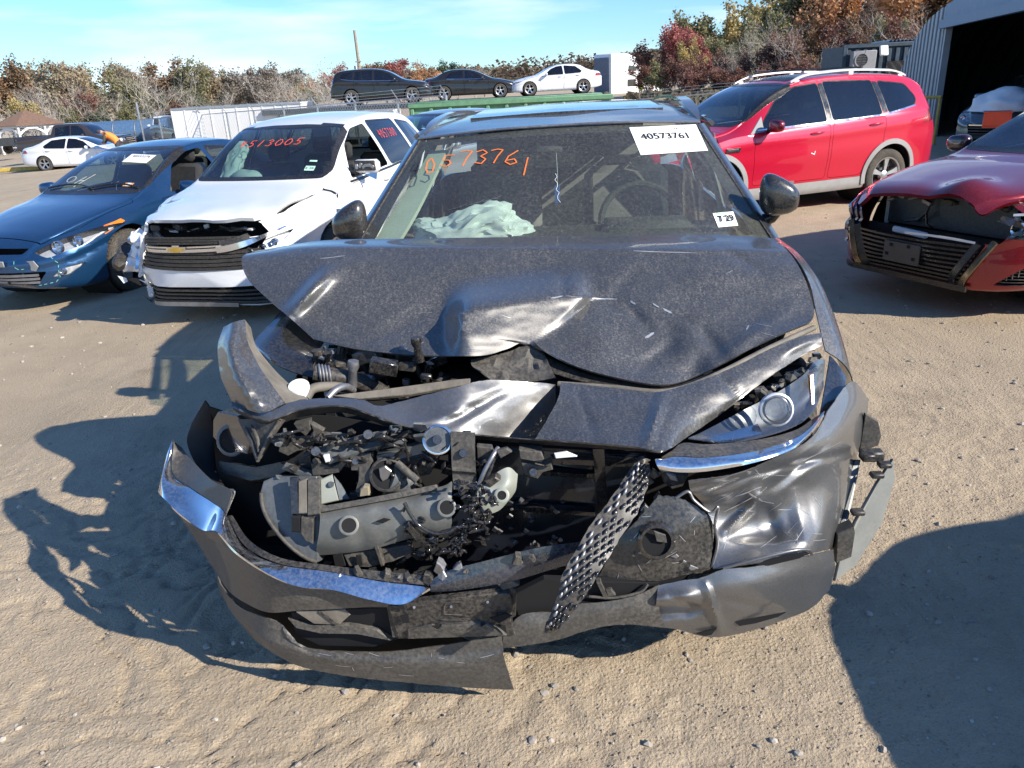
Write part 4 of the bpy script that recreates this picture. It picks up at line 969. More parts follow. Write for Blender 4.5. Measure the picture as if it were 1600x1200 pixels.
def patch(name, rows, mt_, parent=WR, nu=40, nv=24, th=.004, f=None, local=False, ang=35, curve=True, jag=0, push=(0, 1, 0), lin=False):
    """sheet-metal panel through rows of measured points; f(px,py) adds depth; jag roughens the outline"""
    cr_ = lerpl if lin else crom
    R_ = []
    for r in rows: R_.append([cr_(r, i / nu) for i in range(nu + 1)])
    vs = []
    for j in range(nv + 1):
        for i in range(nu + 1):
            p_ = cr_([q[i] for q in R_], j / nv)
            if jag and (i in (0, nu) or j in (0, nv)):
                q = noise.noise_vector(Vector((p_[0] * .21, p_[1] * .21, 3.3))); p_ = (p_[0] + q.x * jag, p_[1] + q.y * jag, p_[2])
            if local: vs.append(Vector(p_))
            else:
                d = (f(*p_) if f is hood_f else f(p_[0], p_[1])) if f else 0
                vs.append(Q(p_[0], p_[1], p_[2] + d))
    W_ = nu + 1; fs = [(j * W_ + i, j * W_ + i + 1, (j + 1) * W_ + i + 1, (j + 1) * W_ + i) for j in range(nv) for i in range(nu)]
    bm = bmesh.new(); q = [bm.verts.new(v) for v in vs]
    for f_ in fs: bm.faces.new([q[k] for k in f_])
    bm.normal_update()
    # face the camera side, then give it thickness away from it
    s_ = sum(((WCAM - f_.calc_center_median()).dot(f_.normal) for f_ in bm.faces))
    if s_ < 0: bmesh.ops.reverse_faces(bm, faces=bm.faces); bm.normal_update()
    if th:
        nv_ = {v: v.normal.copy() for v in bm.verts}; be = [e for e in bm.edges if len(e.link_faces) == 1]
        back = {v: bm.verts.new(v.co - nv_[v] * th) for v in list(nv_)}
        for f_ in list(bm.faces): bm.faces.new([back[v] for v in reversed(f_.verts)])
        for e in be:
            a, b = e.verts; f_ = e.link_faces[0]; L_ = list(f_.verts); k = L_.index(a)
            if L_[(k + 1) % 4] is b: bm.faces.new((b, a, back[a], back[b]))
            else: bm.faces.new((a, b, back[b], back[a]))
    return bm_obj(bm, name, mt_, parent, ang)
def plate(name, pts, mt_, th=.012, parent=WR, yc=None, bev=True):
    """stiff flat piece: outline of measured points with thickness; its rim is chamfered"""
    P = [Q(*(p_ if yc is None else (p_[0], p_[1], yc))) for p_ in pts]; c = sum(P, Vector()) / len(P); n = len(P)
    nr = Vector((0, 0, 0))
    for i in range(n): nr += (P[i] - c).cross(P[(i + 1) % n] - c)
    nr.normalize()
    if nr.dot(WCAM - c) < 0: nr = -nr
    k = min(.003, th * .35); mb = MB(); inn = [p_ + (c - p_).normalized() * k + nr * k for p_ in P]
    mb.add(inn + P + [p_ - nr * th for p_ in P], [tuple(range(n)), tuple(range(3 * n - 1, 2 * n - 1, -1))] + [(i, (i + 1) % n, n + (i + 1) % n, n + i) for i in range(n)] + [(n + i, n + (i + 1) % n, 2 * n + (i + 1) % n, 2 * n + i) for i in range(n)])
    return mb.build(name, mt_, parent, 25)
def pipe(name, pts, r, mt_, parent=WR, n=10): 
    P = [Q(*q) for q in pts]
    if len(P) > 2: P = [Vector(crom([tuple(p_) for p_ in P], i / (6 * (len(P) - 1)))) for i in range(6 * (len(P) - 1) + 1)]
    return MB().tube(P, r, n).build(name, mt_, parent, 60)
def disc(name, px, py, yc, r, mt_, parent=WR, h=.01, nrm=None, hole=0, dark=True):
    c = Q(px, py, yc); ax = (nrm or (WCAM - c)).normalized(); Mq = ax.to_track_quat('X', 'Z').to_matrix()
    prof = [(hole or .0005, 0), (hole or .0005, h), (r * .9, h), (r, h * .6), (r, -.01)]
    o = MB().lathe(prof, 24, Mq, c).build(name, mt_, parent, 40)
    if hole and dark: MB().lathe([(.0005, .0012), (hole * 1.02, .0012)], 20, Mq, c).build('hole', M_('dark_void'), o)  # the hole's shade is a dark disc set on the surface
    return o
paint('wreck_grey', (.125, .122, .118), .44, .72, .36, (.33, .295, .24))
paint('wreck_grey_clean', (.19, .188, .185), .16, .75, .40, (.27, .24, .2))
mat('bumper_grey', (.055, .053, .05), .42, 0, .25, var=.3, scale=6, dust=.55, dcol=(.22, .19, .15), bmp=.12, bscale=50)
mat('plastic_dusty', (.055, .052, .047), .6, var=.35, scale=12, dust=.6, dcol=(.22, .19, .15), bmp=.25, bscale=30)
mat('beam_grey', (.15, .155, .145), .45, .25, var=.15, scale=8, dust=.35, dcol=(.26, .23, .18))
mat('beam_pale', (.33, .355, .31), .5, .1, var=.1, dust=.25)
mat('blue_grey', (.10, .115, .125), .4, .2, var=.2, dust=.35)
mat('tan_dusty', (.17, .15, .12), .7, var=.3, scale=15, bmp=.3)
BP, DUSTY, TAN = M_('black_plastic'), M_('plastic_dusty'), M_('tan_dusty')

def crease(x, y, x0, y0, x1, y1, w_, amp):
    """sharp fold along a line, fading at both ends"""
    dx, dy = x1 - x0, y1 - y0; L2 = dx * dx + dy * dy; u = ((x - x0) * dx + (y - y0) * dy) / L2
    if u < -.05 or u > 1.05: return 0
    e = abs((x - x0) * dy - (y - y0) * dx) / sqrt(L2); return amp * max(0, 1 - e / w_) * sin(pi * min(1, max(0, u))) ** .6
# ---- bonnet, buckled
def gau(x, c, w): return math.exp(-((x - c) / w) ** 2)
NB = Vector((.36, -.72, .59)).normalized(); PB = Q(800, 546, .56)
def hood_f(x, y, yc):
    d = 0
    yr = 464 + (880 - x) * .155 if x < 880 else 464 + max(0, x - 930) * .3        # crest of the buckle
    xe = 922 - 1.15 * (y - 466)                                                  # its far side falls off along this line
    mk = sm(690, 725, x) * sm(xe + 8, xe - 10, x)
    r_ = _wr @ ray(x, y); k0 = (PB - WCAM).dot(NB) / r_.dot(NB); yb = WCAM.y + r_.y * k0       # bent facet: one steep plane
    if y >= yr: d += (yb - yc) * mk * .96
    else:
        r_ = _wr @ ray(x, yr); k0 = (PB - WCAM).dot(NB) / r_.dot(NB); yb2 = WCAM.y + r_.y * k0
        d += (yb2 - (yc - (yr - y) * .0034)) * sm(690, 740, x) * sm(930, 900, x) * sm(56, 0, yr - y) * .96
    d += .03 * sm(925, 1000, x) * sm(1085, 1040, x) * sm(yr - 2, yr + 14, y) * sm(600, 560, y)
    d += .018 * gau(x, 880, 7) * sm(422, 436, y) * sm(470, 455, y)
    d += .05 * gau(x, 1085, 34) * gau(y, 590, 30) - .02 * gau(x, 1190, 60) * gau(y, 520, 22)
    # crease across the lifted corner
    e = (x - 452) * .68 - (489 - y) * .73 ; d += .05 * sm(26, -40, e) * sm(470, 520, x + y * .0 + 60) * 0
    d += -.035 * gau(e, 0, 13) * sm(400, 440, y)
    d += .008 * noise.noise(Vector((x / 70, y / 36, 1.2))) + .002 * noise.noise(Vector((x / 24, y / 12, 4.2)))
    d -= .012 * gau(y - .01 * (x - 885), 389, 5)
    for q in ((930, 468, 1090, 505, 13, .022), (1090, 505, 1140, 575, 15, .02), (1085, 590, 1250, 470, 16, -.016), (455, 490, 520, 412, 16, -.03), (560, 545, 700, 470, 20, .014), (950, 470, 1000, 415, 12, .010), (990, 585, 1060, 530, 14, .018)): d += crease(x, y, *q)
    d += .014 * gau(x - 1000 - (y - 500) * .8, 0, 9) * gau(y, 500, 22) + .012 * gau(x - 1180 - (y - 420) * 1.5, 0, 14) * gau(y, 405, 18)
    return d
hood_rows = [
    [(400, 392, 1.24), (500, 376, 1.28), (620, 373, 1.30), (760, 371, 1.31), (885, 369, 1.31), (1010, 368, 1.31), (1120, 367, 1.30), (1208, 372, 1.27)],
    [(378, 403, 1.12), (490, 391, 1.11), (620, 389, 1.12), (760, 389, 1.12), (885, 388, 1.12), (1010, 387, 1.12), (1130, 388, 1.11), (1236, 398, 1.08)],
    [(386, 434, 1.0), (490, 425, .97), (620, 425, .97), (760, 427, .97), (882, 429, .98), (1010, 425, .97), (1135, 425, .95), (1256, 432, .93)],
    [(415, 464, .90), (510, 465, .85), (625, 470, .83), (760, 472, .83), (880, 468, .84), (1010, 468, .83), (1140, 466, .83), (1268, 468, .83)],
    [(450, 494, .80), (530, 512, .72), (630, 522, .68), (750, 522, .67), (840, 512, .68), (980, 525, .64), (1130, 512, .70), (1272, 490, .76)],
    [(490, 530, .70), (555, 545, .62), (640, 554, .57), (745, 556, .55), (790, 546, .56), (826, 533, .58), (862, 553, .54), (900, 572, .50), (960, 589, .46), (1040, 601, .44), (1105, 580, .5), (1200, 531, .62), (1264, 504, .70)]]
HOOD = patch('bonnet', hood_rows, M_('wreck_grey'), nu=150, nv=80, th=.006, f=hood_f, ang=50)
# inner frame of the bonnet seen along its open lip
pipe('bonnet_seal', [(872, 600, .42), (960, 606, .38), (1040, 612, .36), (1110, 590, .42), (1200, 545, .56), (1272, 512, .68)], .010, TAN, n=8)
patch('bonnet_frame', [[(735, 562, .57), (790, 551, .58), (826, 538, .60), (850, 552, .58)], [(738, 572, .52), (780, 577, .52), (815, 571, .53), (858, 570, .52)], [(752, 580, .48), (775, 597, .46), (820, 598, .47), (868, 590, .46)]], DUSTY, nu=16, nv=10, ang=30, f=lambda x, y: .02 * noise.noise(Vector((x / 12, y / 12, 2))))
patch('bonnet_frame', [[(850, 556, .58), (930, 588, .52), (1040, 604, .48), (1130, 574, .55)], [(846, 578, .52), (930, 600, .46), (1040, 609, .42), (1130, 580, .5)]], BP, nu=20, nv=4)
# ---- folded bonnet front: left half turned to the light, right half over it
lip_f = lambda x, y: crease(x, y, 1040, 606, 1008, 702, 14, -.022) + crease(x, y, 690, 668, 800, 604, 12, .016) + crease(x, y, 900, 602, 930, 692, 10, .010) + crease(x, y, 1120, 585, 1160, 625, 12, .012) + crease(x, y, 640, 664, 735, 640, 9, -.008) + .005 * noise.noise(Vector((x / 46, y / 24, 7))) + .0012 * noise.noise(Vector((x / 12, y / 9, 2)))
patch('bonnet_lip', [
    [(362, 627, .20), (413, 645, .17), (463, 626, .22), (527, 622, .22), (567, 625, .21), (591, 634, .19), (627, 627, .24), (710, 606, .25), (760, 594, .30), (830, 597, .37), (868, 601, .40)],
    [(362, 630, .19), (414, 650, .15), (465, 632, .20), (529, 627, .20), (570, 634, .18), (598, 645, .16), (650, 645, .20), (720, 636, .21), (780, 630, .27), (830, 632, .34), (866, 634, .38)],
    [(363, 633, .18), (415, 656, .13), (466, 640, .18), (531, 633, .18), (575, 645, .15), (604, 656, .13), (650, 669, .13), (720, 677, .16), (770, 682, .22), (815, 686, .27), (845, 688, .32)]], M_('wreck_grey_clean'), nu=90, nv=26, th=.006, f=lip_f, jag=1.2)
patch('bonnet_lip', [
    [(876, 597, .39), (940, 604, .36), (990, 610, .33), (1030, 612, .32), (1095, 594, .38), (1150, 572, .46), (1200, 547, .54), (1250, 526, .62), (1284, 520, .66)],
    [(872, 622, .29), (930, 632, .26), (990, 642, .22), (1034, 645, .20), (1090, 622, .29), (1145, 598, .38), (1200, 566, .49), (1250, 538, .58), (1284, 528, .64)],
    [(855, 655, .20), (920, 664, .16), (985, 673, .12), (1036, 676, .10), (1085, 652, .22), (1140, 623, .33), (1200, 580, .46), (1250, 549, .57), (1284, 534, .63)],
    [(836, 686, .13), (900, 690, .09), (985, 697, .04), (1037, 704, .01), (1075, 682, .16), (1130, 644, .30), (1200, 591, .44), (1250, 558, .56), (1284, 540, .62)]], M_('wreck_grey'), nu=90, nv=36, th=.006, f=lip_f, jag=.6, ang=25)
patch('lip_flange', [[(363, 634, .18), (415, 657, .13), (466, 641, .18), (531, 634, .18), (575, 646, .15), (604, 657, .13), (650, 670, .13), (740, 680, .16), (836, 688, .14), (985, 699, .05), (1035, 706, .02)], [(366, 642, .22), (417, 667, .18), (468, 652, .22), (533, 645, .22), (577, 656, .19), (606, 667, .17), (650, 677, .17), (740, 686, .2), (836, 694, .18), (985, 704, .1), (1030, 709, .06)]], BP, nu=60, nv=4)
# ---- curled wing strip at the car's right corner
cf = lambda x, y: .006 * noise.noise(Vector((x / 8, y / 8, 3)))
patch('curled_wing', [
    [(349, 511, .44), (366, 503, .42), (383, 499, .46)], [(340, 542, .36), (362, 538, .30), (387, 533, .38)], [(344, 584, .29), (372, 582, .22), (404, 570, .32)],
    [(352, 606, .25), (385, 606, .18), (420, 594, .27)], [(362, 626, .21), (398, 632, .15), (441, 624, .23)], [(366, 632, .2), (408, 645, .14), (446, 630, .22)]], M_('wreck_grey'), nu=20, nv=36, th=.005, f=cf)
patch('wing_flange', [[(383, 500, .47), (387, 534, .385), (404, 571, .325), (420, 595, .275), (446, 630, .225)], [(392, 512, .56), (400, 540, .47), (424, 572, .42), (452, 600, .38), (480, 622, .30)]], TAN, nu=24, nv=5)
patch('inner_wing', [[(442, 486, .92), (456, 495, .86), (480, 515, .82), (506, 535, .76)], [(398, 532, .72), (420, 540, .66), (450, 550, .64), (490, 560, .62)], [(405, 548, .58), (425, 565, .55), (455, 580, .54), (490, 590, .54)]], M_('gloss_black'), nu=16, nv=12)
patch('wing_edge', [[(440, 484, .95), (420, 508, .85), (400, 532, .74)], [(448, 492, .93), (430, 520, .83), (412, 550, .7)]], M_('wreck_grey_clean'), nu=10, nv=5, th=.01)
# ---- engine bay: dark tub, hoses, boxes
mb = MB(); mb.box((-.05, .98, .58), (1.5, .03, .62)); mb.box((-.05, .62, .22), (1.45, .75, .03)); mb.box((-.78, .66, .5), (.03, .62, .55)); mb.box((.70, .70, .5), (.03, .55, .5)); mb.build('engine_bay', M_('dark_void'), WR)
mb = MB(); mb.box((-.1, .72, .52), (.8, .38, .42), bev=.04); mb.build('engine_block', BP, WR)
pipe('intake_hose', [(491, 583, .52), (520, 588, .53), (560, 596, .56), (600, 612, .62)], .030, BP, n=14)
for k in range(4): c0 = Q(500 + 5 * k, 584 + .8 * k, .521); MB().lathe([(.033, -.004), (.036, 0), (.033, .004)], 16, rot('Z', 20), c0).build('hose_clip', M_('steel'), WR)
disc('reservoir', 467, 606, .34, .034, M_('paper'), h=.012, nrm=Vector((0, -.35, .94))); q = Q(467, 606, .34); MB().lathe([(.033, -.07), (.033, 0)], 20, rot('Y', -90), q).build('reservoir', M_('paper'), WR)
pipe('coolant_pipe', [(478, 622, .33), (490, 607, .36), (520, 604, .4), (545, 607, .46)], .016, TAN); pipe('coolant_pipe', [(512, 622, .33), (525, 609, .36), (540, 604, .4), (552, 610, .45)], .012, M_('steel'))
plate('slam_panel', [(520, 619, .32), (600, 609, .34), (710, 594, .40), (735, 592, .42), (735, 600, .40), (640, 617, .33), (560, 624, .31)], TAN, .01)
rw = random.Random(21)
for k in range(46):
    px, py = rw.uniform(495, 690), rw.uniform(545, 606); yc = .52 + .22 * rw.random(); d = rw.uniform(.012, .055); mb = MB()
    if k % 3 == 0: mb.lathe([(.001, d), (d * .4, d), (d * .45, d * .6), (d * .3, .2 * d), (d * .4, -d)], 12, rot('Y', rw.uniform(-120, -60)), Q(px, py, yc))
    elif k % 3 == 1: mb.box(Q(px, py, yc), (d * 2, d, d), rot('Z', rw.uniform(-50, 50)) @ rot('Y', rw.uniform(-25, 25)), bev=.004)
    else: mb.tube([Q(px + rw.uniform(-26, 26), py + rw.uniform(-12, 12), yc + rw.uniform(-.05, .05)) for _ in range(3)], rw.uniform(.005, .012), 7)
    mb.build(rw.choice(['connector', 'sensor', 'wiring']), M_(rw.choice(['black_plastic', 'gloss_black', 'black_plastic', 'dark_alloy', 'steel'])), WR)
MB().box((-.10, .80, .34), (1.66, .9, .46), bev=.05).build('bay_light_block', M_('dark_void'), WR)  # unseen box added to stop sun passing through under the nose
mb = MB(); mb.box((-.55, .85, .42), (.62, .9, .55), bev=.05); mb.box((.45, .9, .42), (.7, .9, .5), bev=.05); mb.build('side_light_block', M_('dark_void'), WR)  # unseen solid boxes added to keep the cast shadow whole
patch('bumper_light_block', [[(300, 730, .2), (330, 770, .12), (356, 815, .06), (390, 862, .02), (440, 890, .0), (505, 900, -.02), (600, 916, -.03), (680, 926, -.03)], [(322, 850, .22), (340, 880, .15), (362, 910, .1), (400, 940, .06), (445, 956, .03), (505, 965, .02), (600, 975, .01), (690, 980, .0)], [(350, 920, .2), (395, 975, .12), (440, 1000, .06), (480, 1012, .03), (520, 1020, .02), (600, 1026, .01), (690, 1030, .0), (780, 1020, .0)]], M_('dark_void'), nu=30, nv=8)  # dark sheet added behind the cover to block light through the bumper
patch('bumper_light_block', [[(690, 870, .2), (760, 880, .15), (860, 890, .1), (950, 890, .1), (1080, 880, .1)], [(690, 985, .06), (780, 980, .04), (870, 970, .04), (960, 950, .04), (1060, 960, .04)]], M_('dark_void'), nu=12, nv=5)
MB().box((-.80, .30, .24), (.5, .36, .26), bev=.03).build('corner_light_block', M_('dark_void'), WR)  # unseen block added behind the chrome to close a light gap
patch('side_shade_panel', [[(-1.0, .36, .14), (-.98, .5, .14), (-.94, .85, .14)], [(-1.02, .34, .34), (-1.0, .48, .5), (-.96, .85, .6)], [(-1.02, .34, .50), (-1.0, .46, .72), (-.96, .85, .82)]], M_('dark_void'), nu=8, nv=6, local=True)  # black sheet added to stop sun streaks at the left corner
patch('inner_shade_panel', [[(326, 636, .30), (400, 655, .30), (520, 650, .30), (700, 690, .30)], [(318, 700, .27), (400, 730, .26), (520, 740, .26), (700, 760, .26)], [(316, 780, .24), (400, 800, .22), (520, 810, .22), (700, 820, .24)], [(340, 860, .22), (420, 890, .16), (520, 905, .14), (700, 905, .16)]], M_('dark_void'), nu=16, nv=12)  # black sheet added as the dark void and to block stray sun
# ---- behind the missing grille
plate('headlight', [(334, 656, .26), (341, 643, .28), (373, 649, .24), (384, 672, .2), (392, 694, .18), (386, 709, .18), (349, 701, .22), (334, 682, .25)], M_('gloss_black'), .05)
hl = disc('lamp_ring', 361, 688, .205, .052, M_('blue_grey'), h=.006, hole=.040, nrm=Vector((-.2, -1, .35)), dark=True)
plate('lamp_bracket', [(372, 655, .18), (431, 652, .16), (442, 656, .16), (424, 682, .14), (409, 708, .12), (401, 722, .11), (392, 700, .13), (380, 672, .16)], DUSTY, .01)
for a in ([(384, 668, .15), (394, 688, .125), (398, 702, .115), (403, 716, .105)], [(436, 658, .15), (420, 684, .13), (411, 702, .11), (404, 716, .105)], [(392, 664, .15), (402, 684, .125), (405, 706, .11)]): pipe('bracket_rib', a, .005, DUSTY, n=6)
for pts in ([(459, 662), (484, 656), (486, 671), (478, 681), (465, 671)], [(486, 662), (506, 673), (493, 682)], [(478, 690), (500, 678), (515, 680), (514, 686), (495, 691)]): plate('broken_bracket', pts, DUSTY, .02, yc=.2)
plate('broken_bracket', [(443, 675), (461, 686), (486, 684), (495, 690), (486, 701), (465, 705), (450, 712), (435, 705), (438, 690)], DUSTY, .02, yc=.22)
SUP = plate('radiator_support', [(487, 702, .12), (572, 677, .15), (632, 668, .17), (668, 662, .18), (668, 668, .17), (632, 679, .15), (572, 692, .13), (503, 711, .10)], M_('blue_grey'), .03)
plate('support_flange', [(503, 711, .10), (572, 692, .13), (632, 680, .15), (632, 690, .13), (575, 702, .11), (513, 722, .08)], M_('blue_grey'), .012)
for px, py in ((493, 705), (575, 679)): disc('bolt', px, py, .10, .0145, M_('dark_alloy'), SUP, h=.012)
plate('clip', [(505, 712), (513, 711), (515, 721), (509, 723)], M_('paper'), .01, yc=.06)
for k in range(22):
    px, py = rw.uniform(505, 660), 0; py = 690 - (px - 505) * .10 + rw.uniform(-10, 14); s = rw.uniform(4, 13)
    plate('plastic_shard', [(px + s * cos(a + rw.uniform(-.4, .4)), py + .6 * s * sin(a + rw.uniform(-.4, .4)), .10 + rw.uniform(-.02, .05)) for a in (0, 1.3, 2.6, 3.9, 5.1)], rw.choice([BP, DUSTY, BP, M_('blue_grey')]), .006)
plate('shroud', [(444, 727), (487, 741), (486, 746), (470, 744), (440, 732)], M_('blue_grey'), .02, yc=.1); plate('shroud', [(459, 722), (486, 709), (488, 738), (470, 733)], BP, .03, yc=.13)
plate('shroud', [(343, 720, .2), (400, 730, .14), (440, 722, .14), (450, 735, .12), (430, 745, .12), (392, 752, .12), (345, 738, .18)], BP, .03)
plate('shroud', [(486, 724), (500, 722), (520, 730), (535, 722), (543, 722), (530, 738), (508, 742), (488, 742)], DUSTY, .02, yc=.1)
DUCT = plate('air_duct', [(407, 785, .05), (407, 769, .06), (412, 752, .08), (430, 744, .09), (495, 744, .08), (499, 800, .03), (500, 815, .02), (497, 878, -.02), (472, 869, -.01), (445, 847, .0), (420, 815, .03)], M_('blue_grey'), .05)
pipe('duct_rim', [(408, 770, .05), (410, 790, .04), (421, 815, .02), (446, 847, -.01), (473, 869, -.02), (495, 879, -.03)], .006, DUSTY, DUCT, 8)
for pts, mt_ in (([(453, 746), (465, 745), (467, 804), (456, 804)], M_('gloss_black')), ([(467, 752), (479, 748), (480, 802), (467, 803)], TAN), ([(481, 749), (499, 747), (500, 803), (481, 806)], DUSTY), ([(456, 806), (469, 808), (470, 832), (456, 831)], M_('dark_void')), ([(471, 808), (489, 810), (489, 850), (478, 845), (470, 833)], DUSTY)):
    plate('duct_rib', [(a, b, .045 - (b - 744) * .0007) for a, b in pts], mt_, .012, DUCT)
plate('white_bracket', [(501, 749, .09), (519, 741, .10), (529, 782, .07), (502, 788, .06)], M_('beam_pale'), .008); disc('bolt', 517, 757, .085, .009, M_('dark_alloy'), h=.008)
plate('gusset', [(521, 742, .1), (533, 756, .1), (547, 780, .08), (530, 782, .075)], M_('blue_grey'), .008)
plate('upright', [(562, 709, .10), (579, 707, .10), (578, 774, .06), (566, 772, .06), (555, 769, .06), (560, 750, .08)], DUSTY, .03); plate('upright_tab', [(547, 716), (562, 714), (562, 735), (549, 735)], DUSTY, .012, yc=.09); disc('bolt', 555, 721, .082, .01, M_('dark_alloy'), h=.008)
plate('rubber_stop', [(563, 764), (568, 760), (576, 760), (577, 774), (562, 776)], mat('tan_rubber', (.30, .25, .17), .8), .02, yc=.045)
HN = disc('horn', 604, 742, .08, .05, BP, h=.008, hole=.042); pipe('horn_body', [(604, 744, .10), (640, 752, .14)], .047, M_('blue_grey'), HN, 20); plate('horn_bell', [(592, 732), (602, 728), (612, 736), (606, 748), (598, 752), (594, 746)], M_('steel'), .006, HN, .066)
plate('cross_bar', [(588, 712), (661, 692), (668, 696), (665, 707), (590, 725)], M_('blue_grey'), .025, yc=.11)
plate('cross_bar', [(622, 722), (682, 708), (686, 716), (672, 741), (648, 746)], BP, .03, yc=.13)
pipe('strut', [(620, 723, .08), (652, 751, .06)], .011, DUSTY)
PUL = disc('pulley', 684, 687, .11, .043, M_('blue_grey'), h=.012); disc('pulley_rim', 684, 687, .10, .044, M_('chrome'), PUL, h=.004, hole=.038, dark=False); disc('bolt', 683, 687, .10, .014, M_('dark_alloy'), PUL, h=.02)
ST = patch('hanging_strap', [[(704, 674, .10), (742, 676, .10)], [(705, 705, .08), (742, 706, .08)], [(706, 729, .075), (743, 732, .075)], [(707, 735, .065), (743, 738, .065)], [(707, 742, .075), (744, 745, .075)], [(709, 765, .06), (745, 770, .06)]], DUSTY, nu=4, nv=20, th=.006, ang=20)
disc('bolt', 724, 708, .075, .013, M_('dark_alloy'), ST, h=.006)
plate('mount', [(745, 697), (768, 699), (774, 718), (760, 724), (746, 722)], DUSTY, .02, yc=.12)
# crash beam
BEAM = patch('crash_beam', [
    [(499, 798, .03), (560, 787, .04), (630, 774, .05), (690, 760, .06), (706, 752, .07)],
    [(500, 812, .0), (560, 802, .0), (630, 790, .01), (690, 778, .02), (706, 775, .03)],
    [(498, 835, -.03), (550, 832, -.03), (610, 822, -.02), (670, 812, -.01), (706, 806, .0)],
    [(495, 852, -.03), (545, 850, -.03), (600, 840, -.02), (660, 826, -.01), (704, 826, .0)],
    [(494, 868, .0), (542, 864, .0), (590, 856, .0), (640, 842, .01), (690, 838, .02)]], M_('beam_grey'), nu=40, nv=20, th=.006, ang=30, f=lambda x, y: .012 * gau(x, 565, 12) * gau(y, 845, 20) - .012 * gau(x, 620, 8) * gau(y, 835, 15) + .005 * noise.noise(Vector((x / 25, y / 20, 1))))
plate('beam_flange', [(499, 792, .02), (560, 781, .03), (630, 768, .04), (682, 757, .05), (683, 765, .04), (630, 777, .03), (560, 790, .02), (499, 801, .01)], DUSTY, .02, BEAM)
for px, py, r in ((545, 821, .021), (698, 793, .020)): disc('beam_hole', px, py, -.038 if px < 600 else -.012, r * 1.35, M_('beam_grey'), BEAM, h=.003, hole=r)
plate('beam_slot', [(587, 815), (600, 810), (610, 812), (598, 818)], M_('dark_void'), .003, BEAM, -.035)
B2 = patch('crash_beam', [[(746, 757, .06), (770, 742, .08), (794, 730, .10), (809, 741, .12)], [(746, 778, .02), (772, 768, .04), (795, 755, .06), (808, 752, .1)], [(747, 790, .01), (770, 782, .03), (792, 772, .06), (806, 766, .1)], [(748, 804, .03), (765, 803, .04), (782, 796, .07), (800, 776, .1)]], M_('beam_pale'), nu=14, nv=12, ang=30)
disc('beam_hole', 784, 774, .03, .022, M_('beam_pale'), B2, h=.004, hole=.013); disc('bolt', 764, 778, .0, .012, DUSTY, B2, h=.015); disc('bolt', 757, 783, .0, .012, DUSTY, B2, h=.015)
plate('deflector', [(535, 863, .02), (600, 857, .02), (640, 850, .03), (646, 862, .03), (615, 877, .02), (575, 886, .01), (545, 884, .01)], DUSTY, .02)
for pts in ([(520, 868), (534, 864), (540, 884), (524, 886)], [(556, 868), (564, 868), (567, 884), (558, 884)]): plate('vent_slot', pts, M_('dark_void'), .004, yc=.0)
plate('deflector_rib', [(585, 852), (590, 851), (600, 884), (596, 885)], DUSTY, .02, yc=-.005)
# dark right half: condenser, frame, oddments
plate('condenser', [(786, 700, .34), (1010, 712, .3), (1010, 860, .26), (800, 880, .24), (690, 880, .22), (690, 835, .24)], mat('condenser_black', (.008, .01, .016), .3, 0, .6, var=.4), .03)
for pts, yc in (([(860, 716), (1000, 722), (1000, 730), (860, 724)], .24), ([(926, 700), (944, 700), (950, 800), (934, 800)], .2), ([(840, 735), (930, 742), (930, 748), (840, 742)], .26), ([(800, 790), (930, 800), (930, 806), (800, 798)], .22)): plate('frame_rail', pts, M_('gloss_black'), .03, yc=yc)
plate('relay_box', [(811, 703), (846, 706), (850, 717), (846, 722), (812, 716)], DUSTY, .04, yc=.13); plate('relay_box', [(814, 722), (850, 728), (862, 722), (864, 733), (848, 738), (840, 748), (820, 742)], DUSTY, .04, yc=.14); disc('bolt', 833, 738, .12, .012, M_('dark_alloy'), h=.01)
plate('plastic_shard', [(866, 709), (885, 706), (902, 713), (868, 716)], M_('paper'), .006, yc=.09)
pipe('wiring', [(748, 758, .06), (757, 736, .07), (770, 712, .09), (778, 700, .12)], .007, M_('steel')); pipe('wiring', [(755, 760, .06), (764, 738, .07), (772, 716, .09)], .006, M_('black_trim')); plate('plug', [(757, 752), (774, 745), (782, 750), (766, 762)], BP, .03, yc=.05)
plate('plastic_shard', [(775, 704), (792, 700), (800, 706), (782, 716)], DUSTY, .01, yc=.1)
for k in range(85):      # crushed odds and ends filling the cavity
    px, py = rw.uniform(430, 760), rw.uniform(676, 790) if k < 60 else rw.uniform(846, 885); s = rw.uniform(5, 17); a0 = rw.uniform(0, 3.1); n_ = rw.choice((4, 5, 6)); asp = rw.uniform(.2, .6)
    q = [(px + s * cos(t_) * cos(a0) * rw.uniform(.7, 1.2) - asp * s * sin(t_) * sin(a0), py + s * cos(t_) * sin(a0) * .6 + asp * s * sin(t_) * cos(a0), rw.uniform(.09, .13) + .02 * cos(t_)) for t_ in [2 * pi * i / n_ for i in range(n_)]]
    plate(rw.choice(['bracket', 'plastic_shard', 'broken_bracket']), q, rw.choice([BP, BP, DUSTY, M_('gloss_black'), M_('blue_grey'), BP]), .012)
for k in range(16):
    px, py = rw.uniform(420, 700), rw.uniform(672, 770); pipe('wiring', [(px, py, .12), (px + rw.uniform(-30, 30), py + rw.uniform(-14, 14), .07), (px + rw.uniform(-50, 50), py + rw.uniform(-20, 24), .11)], rw.uniform(.003, .006), M_('black_trim'), n=6)
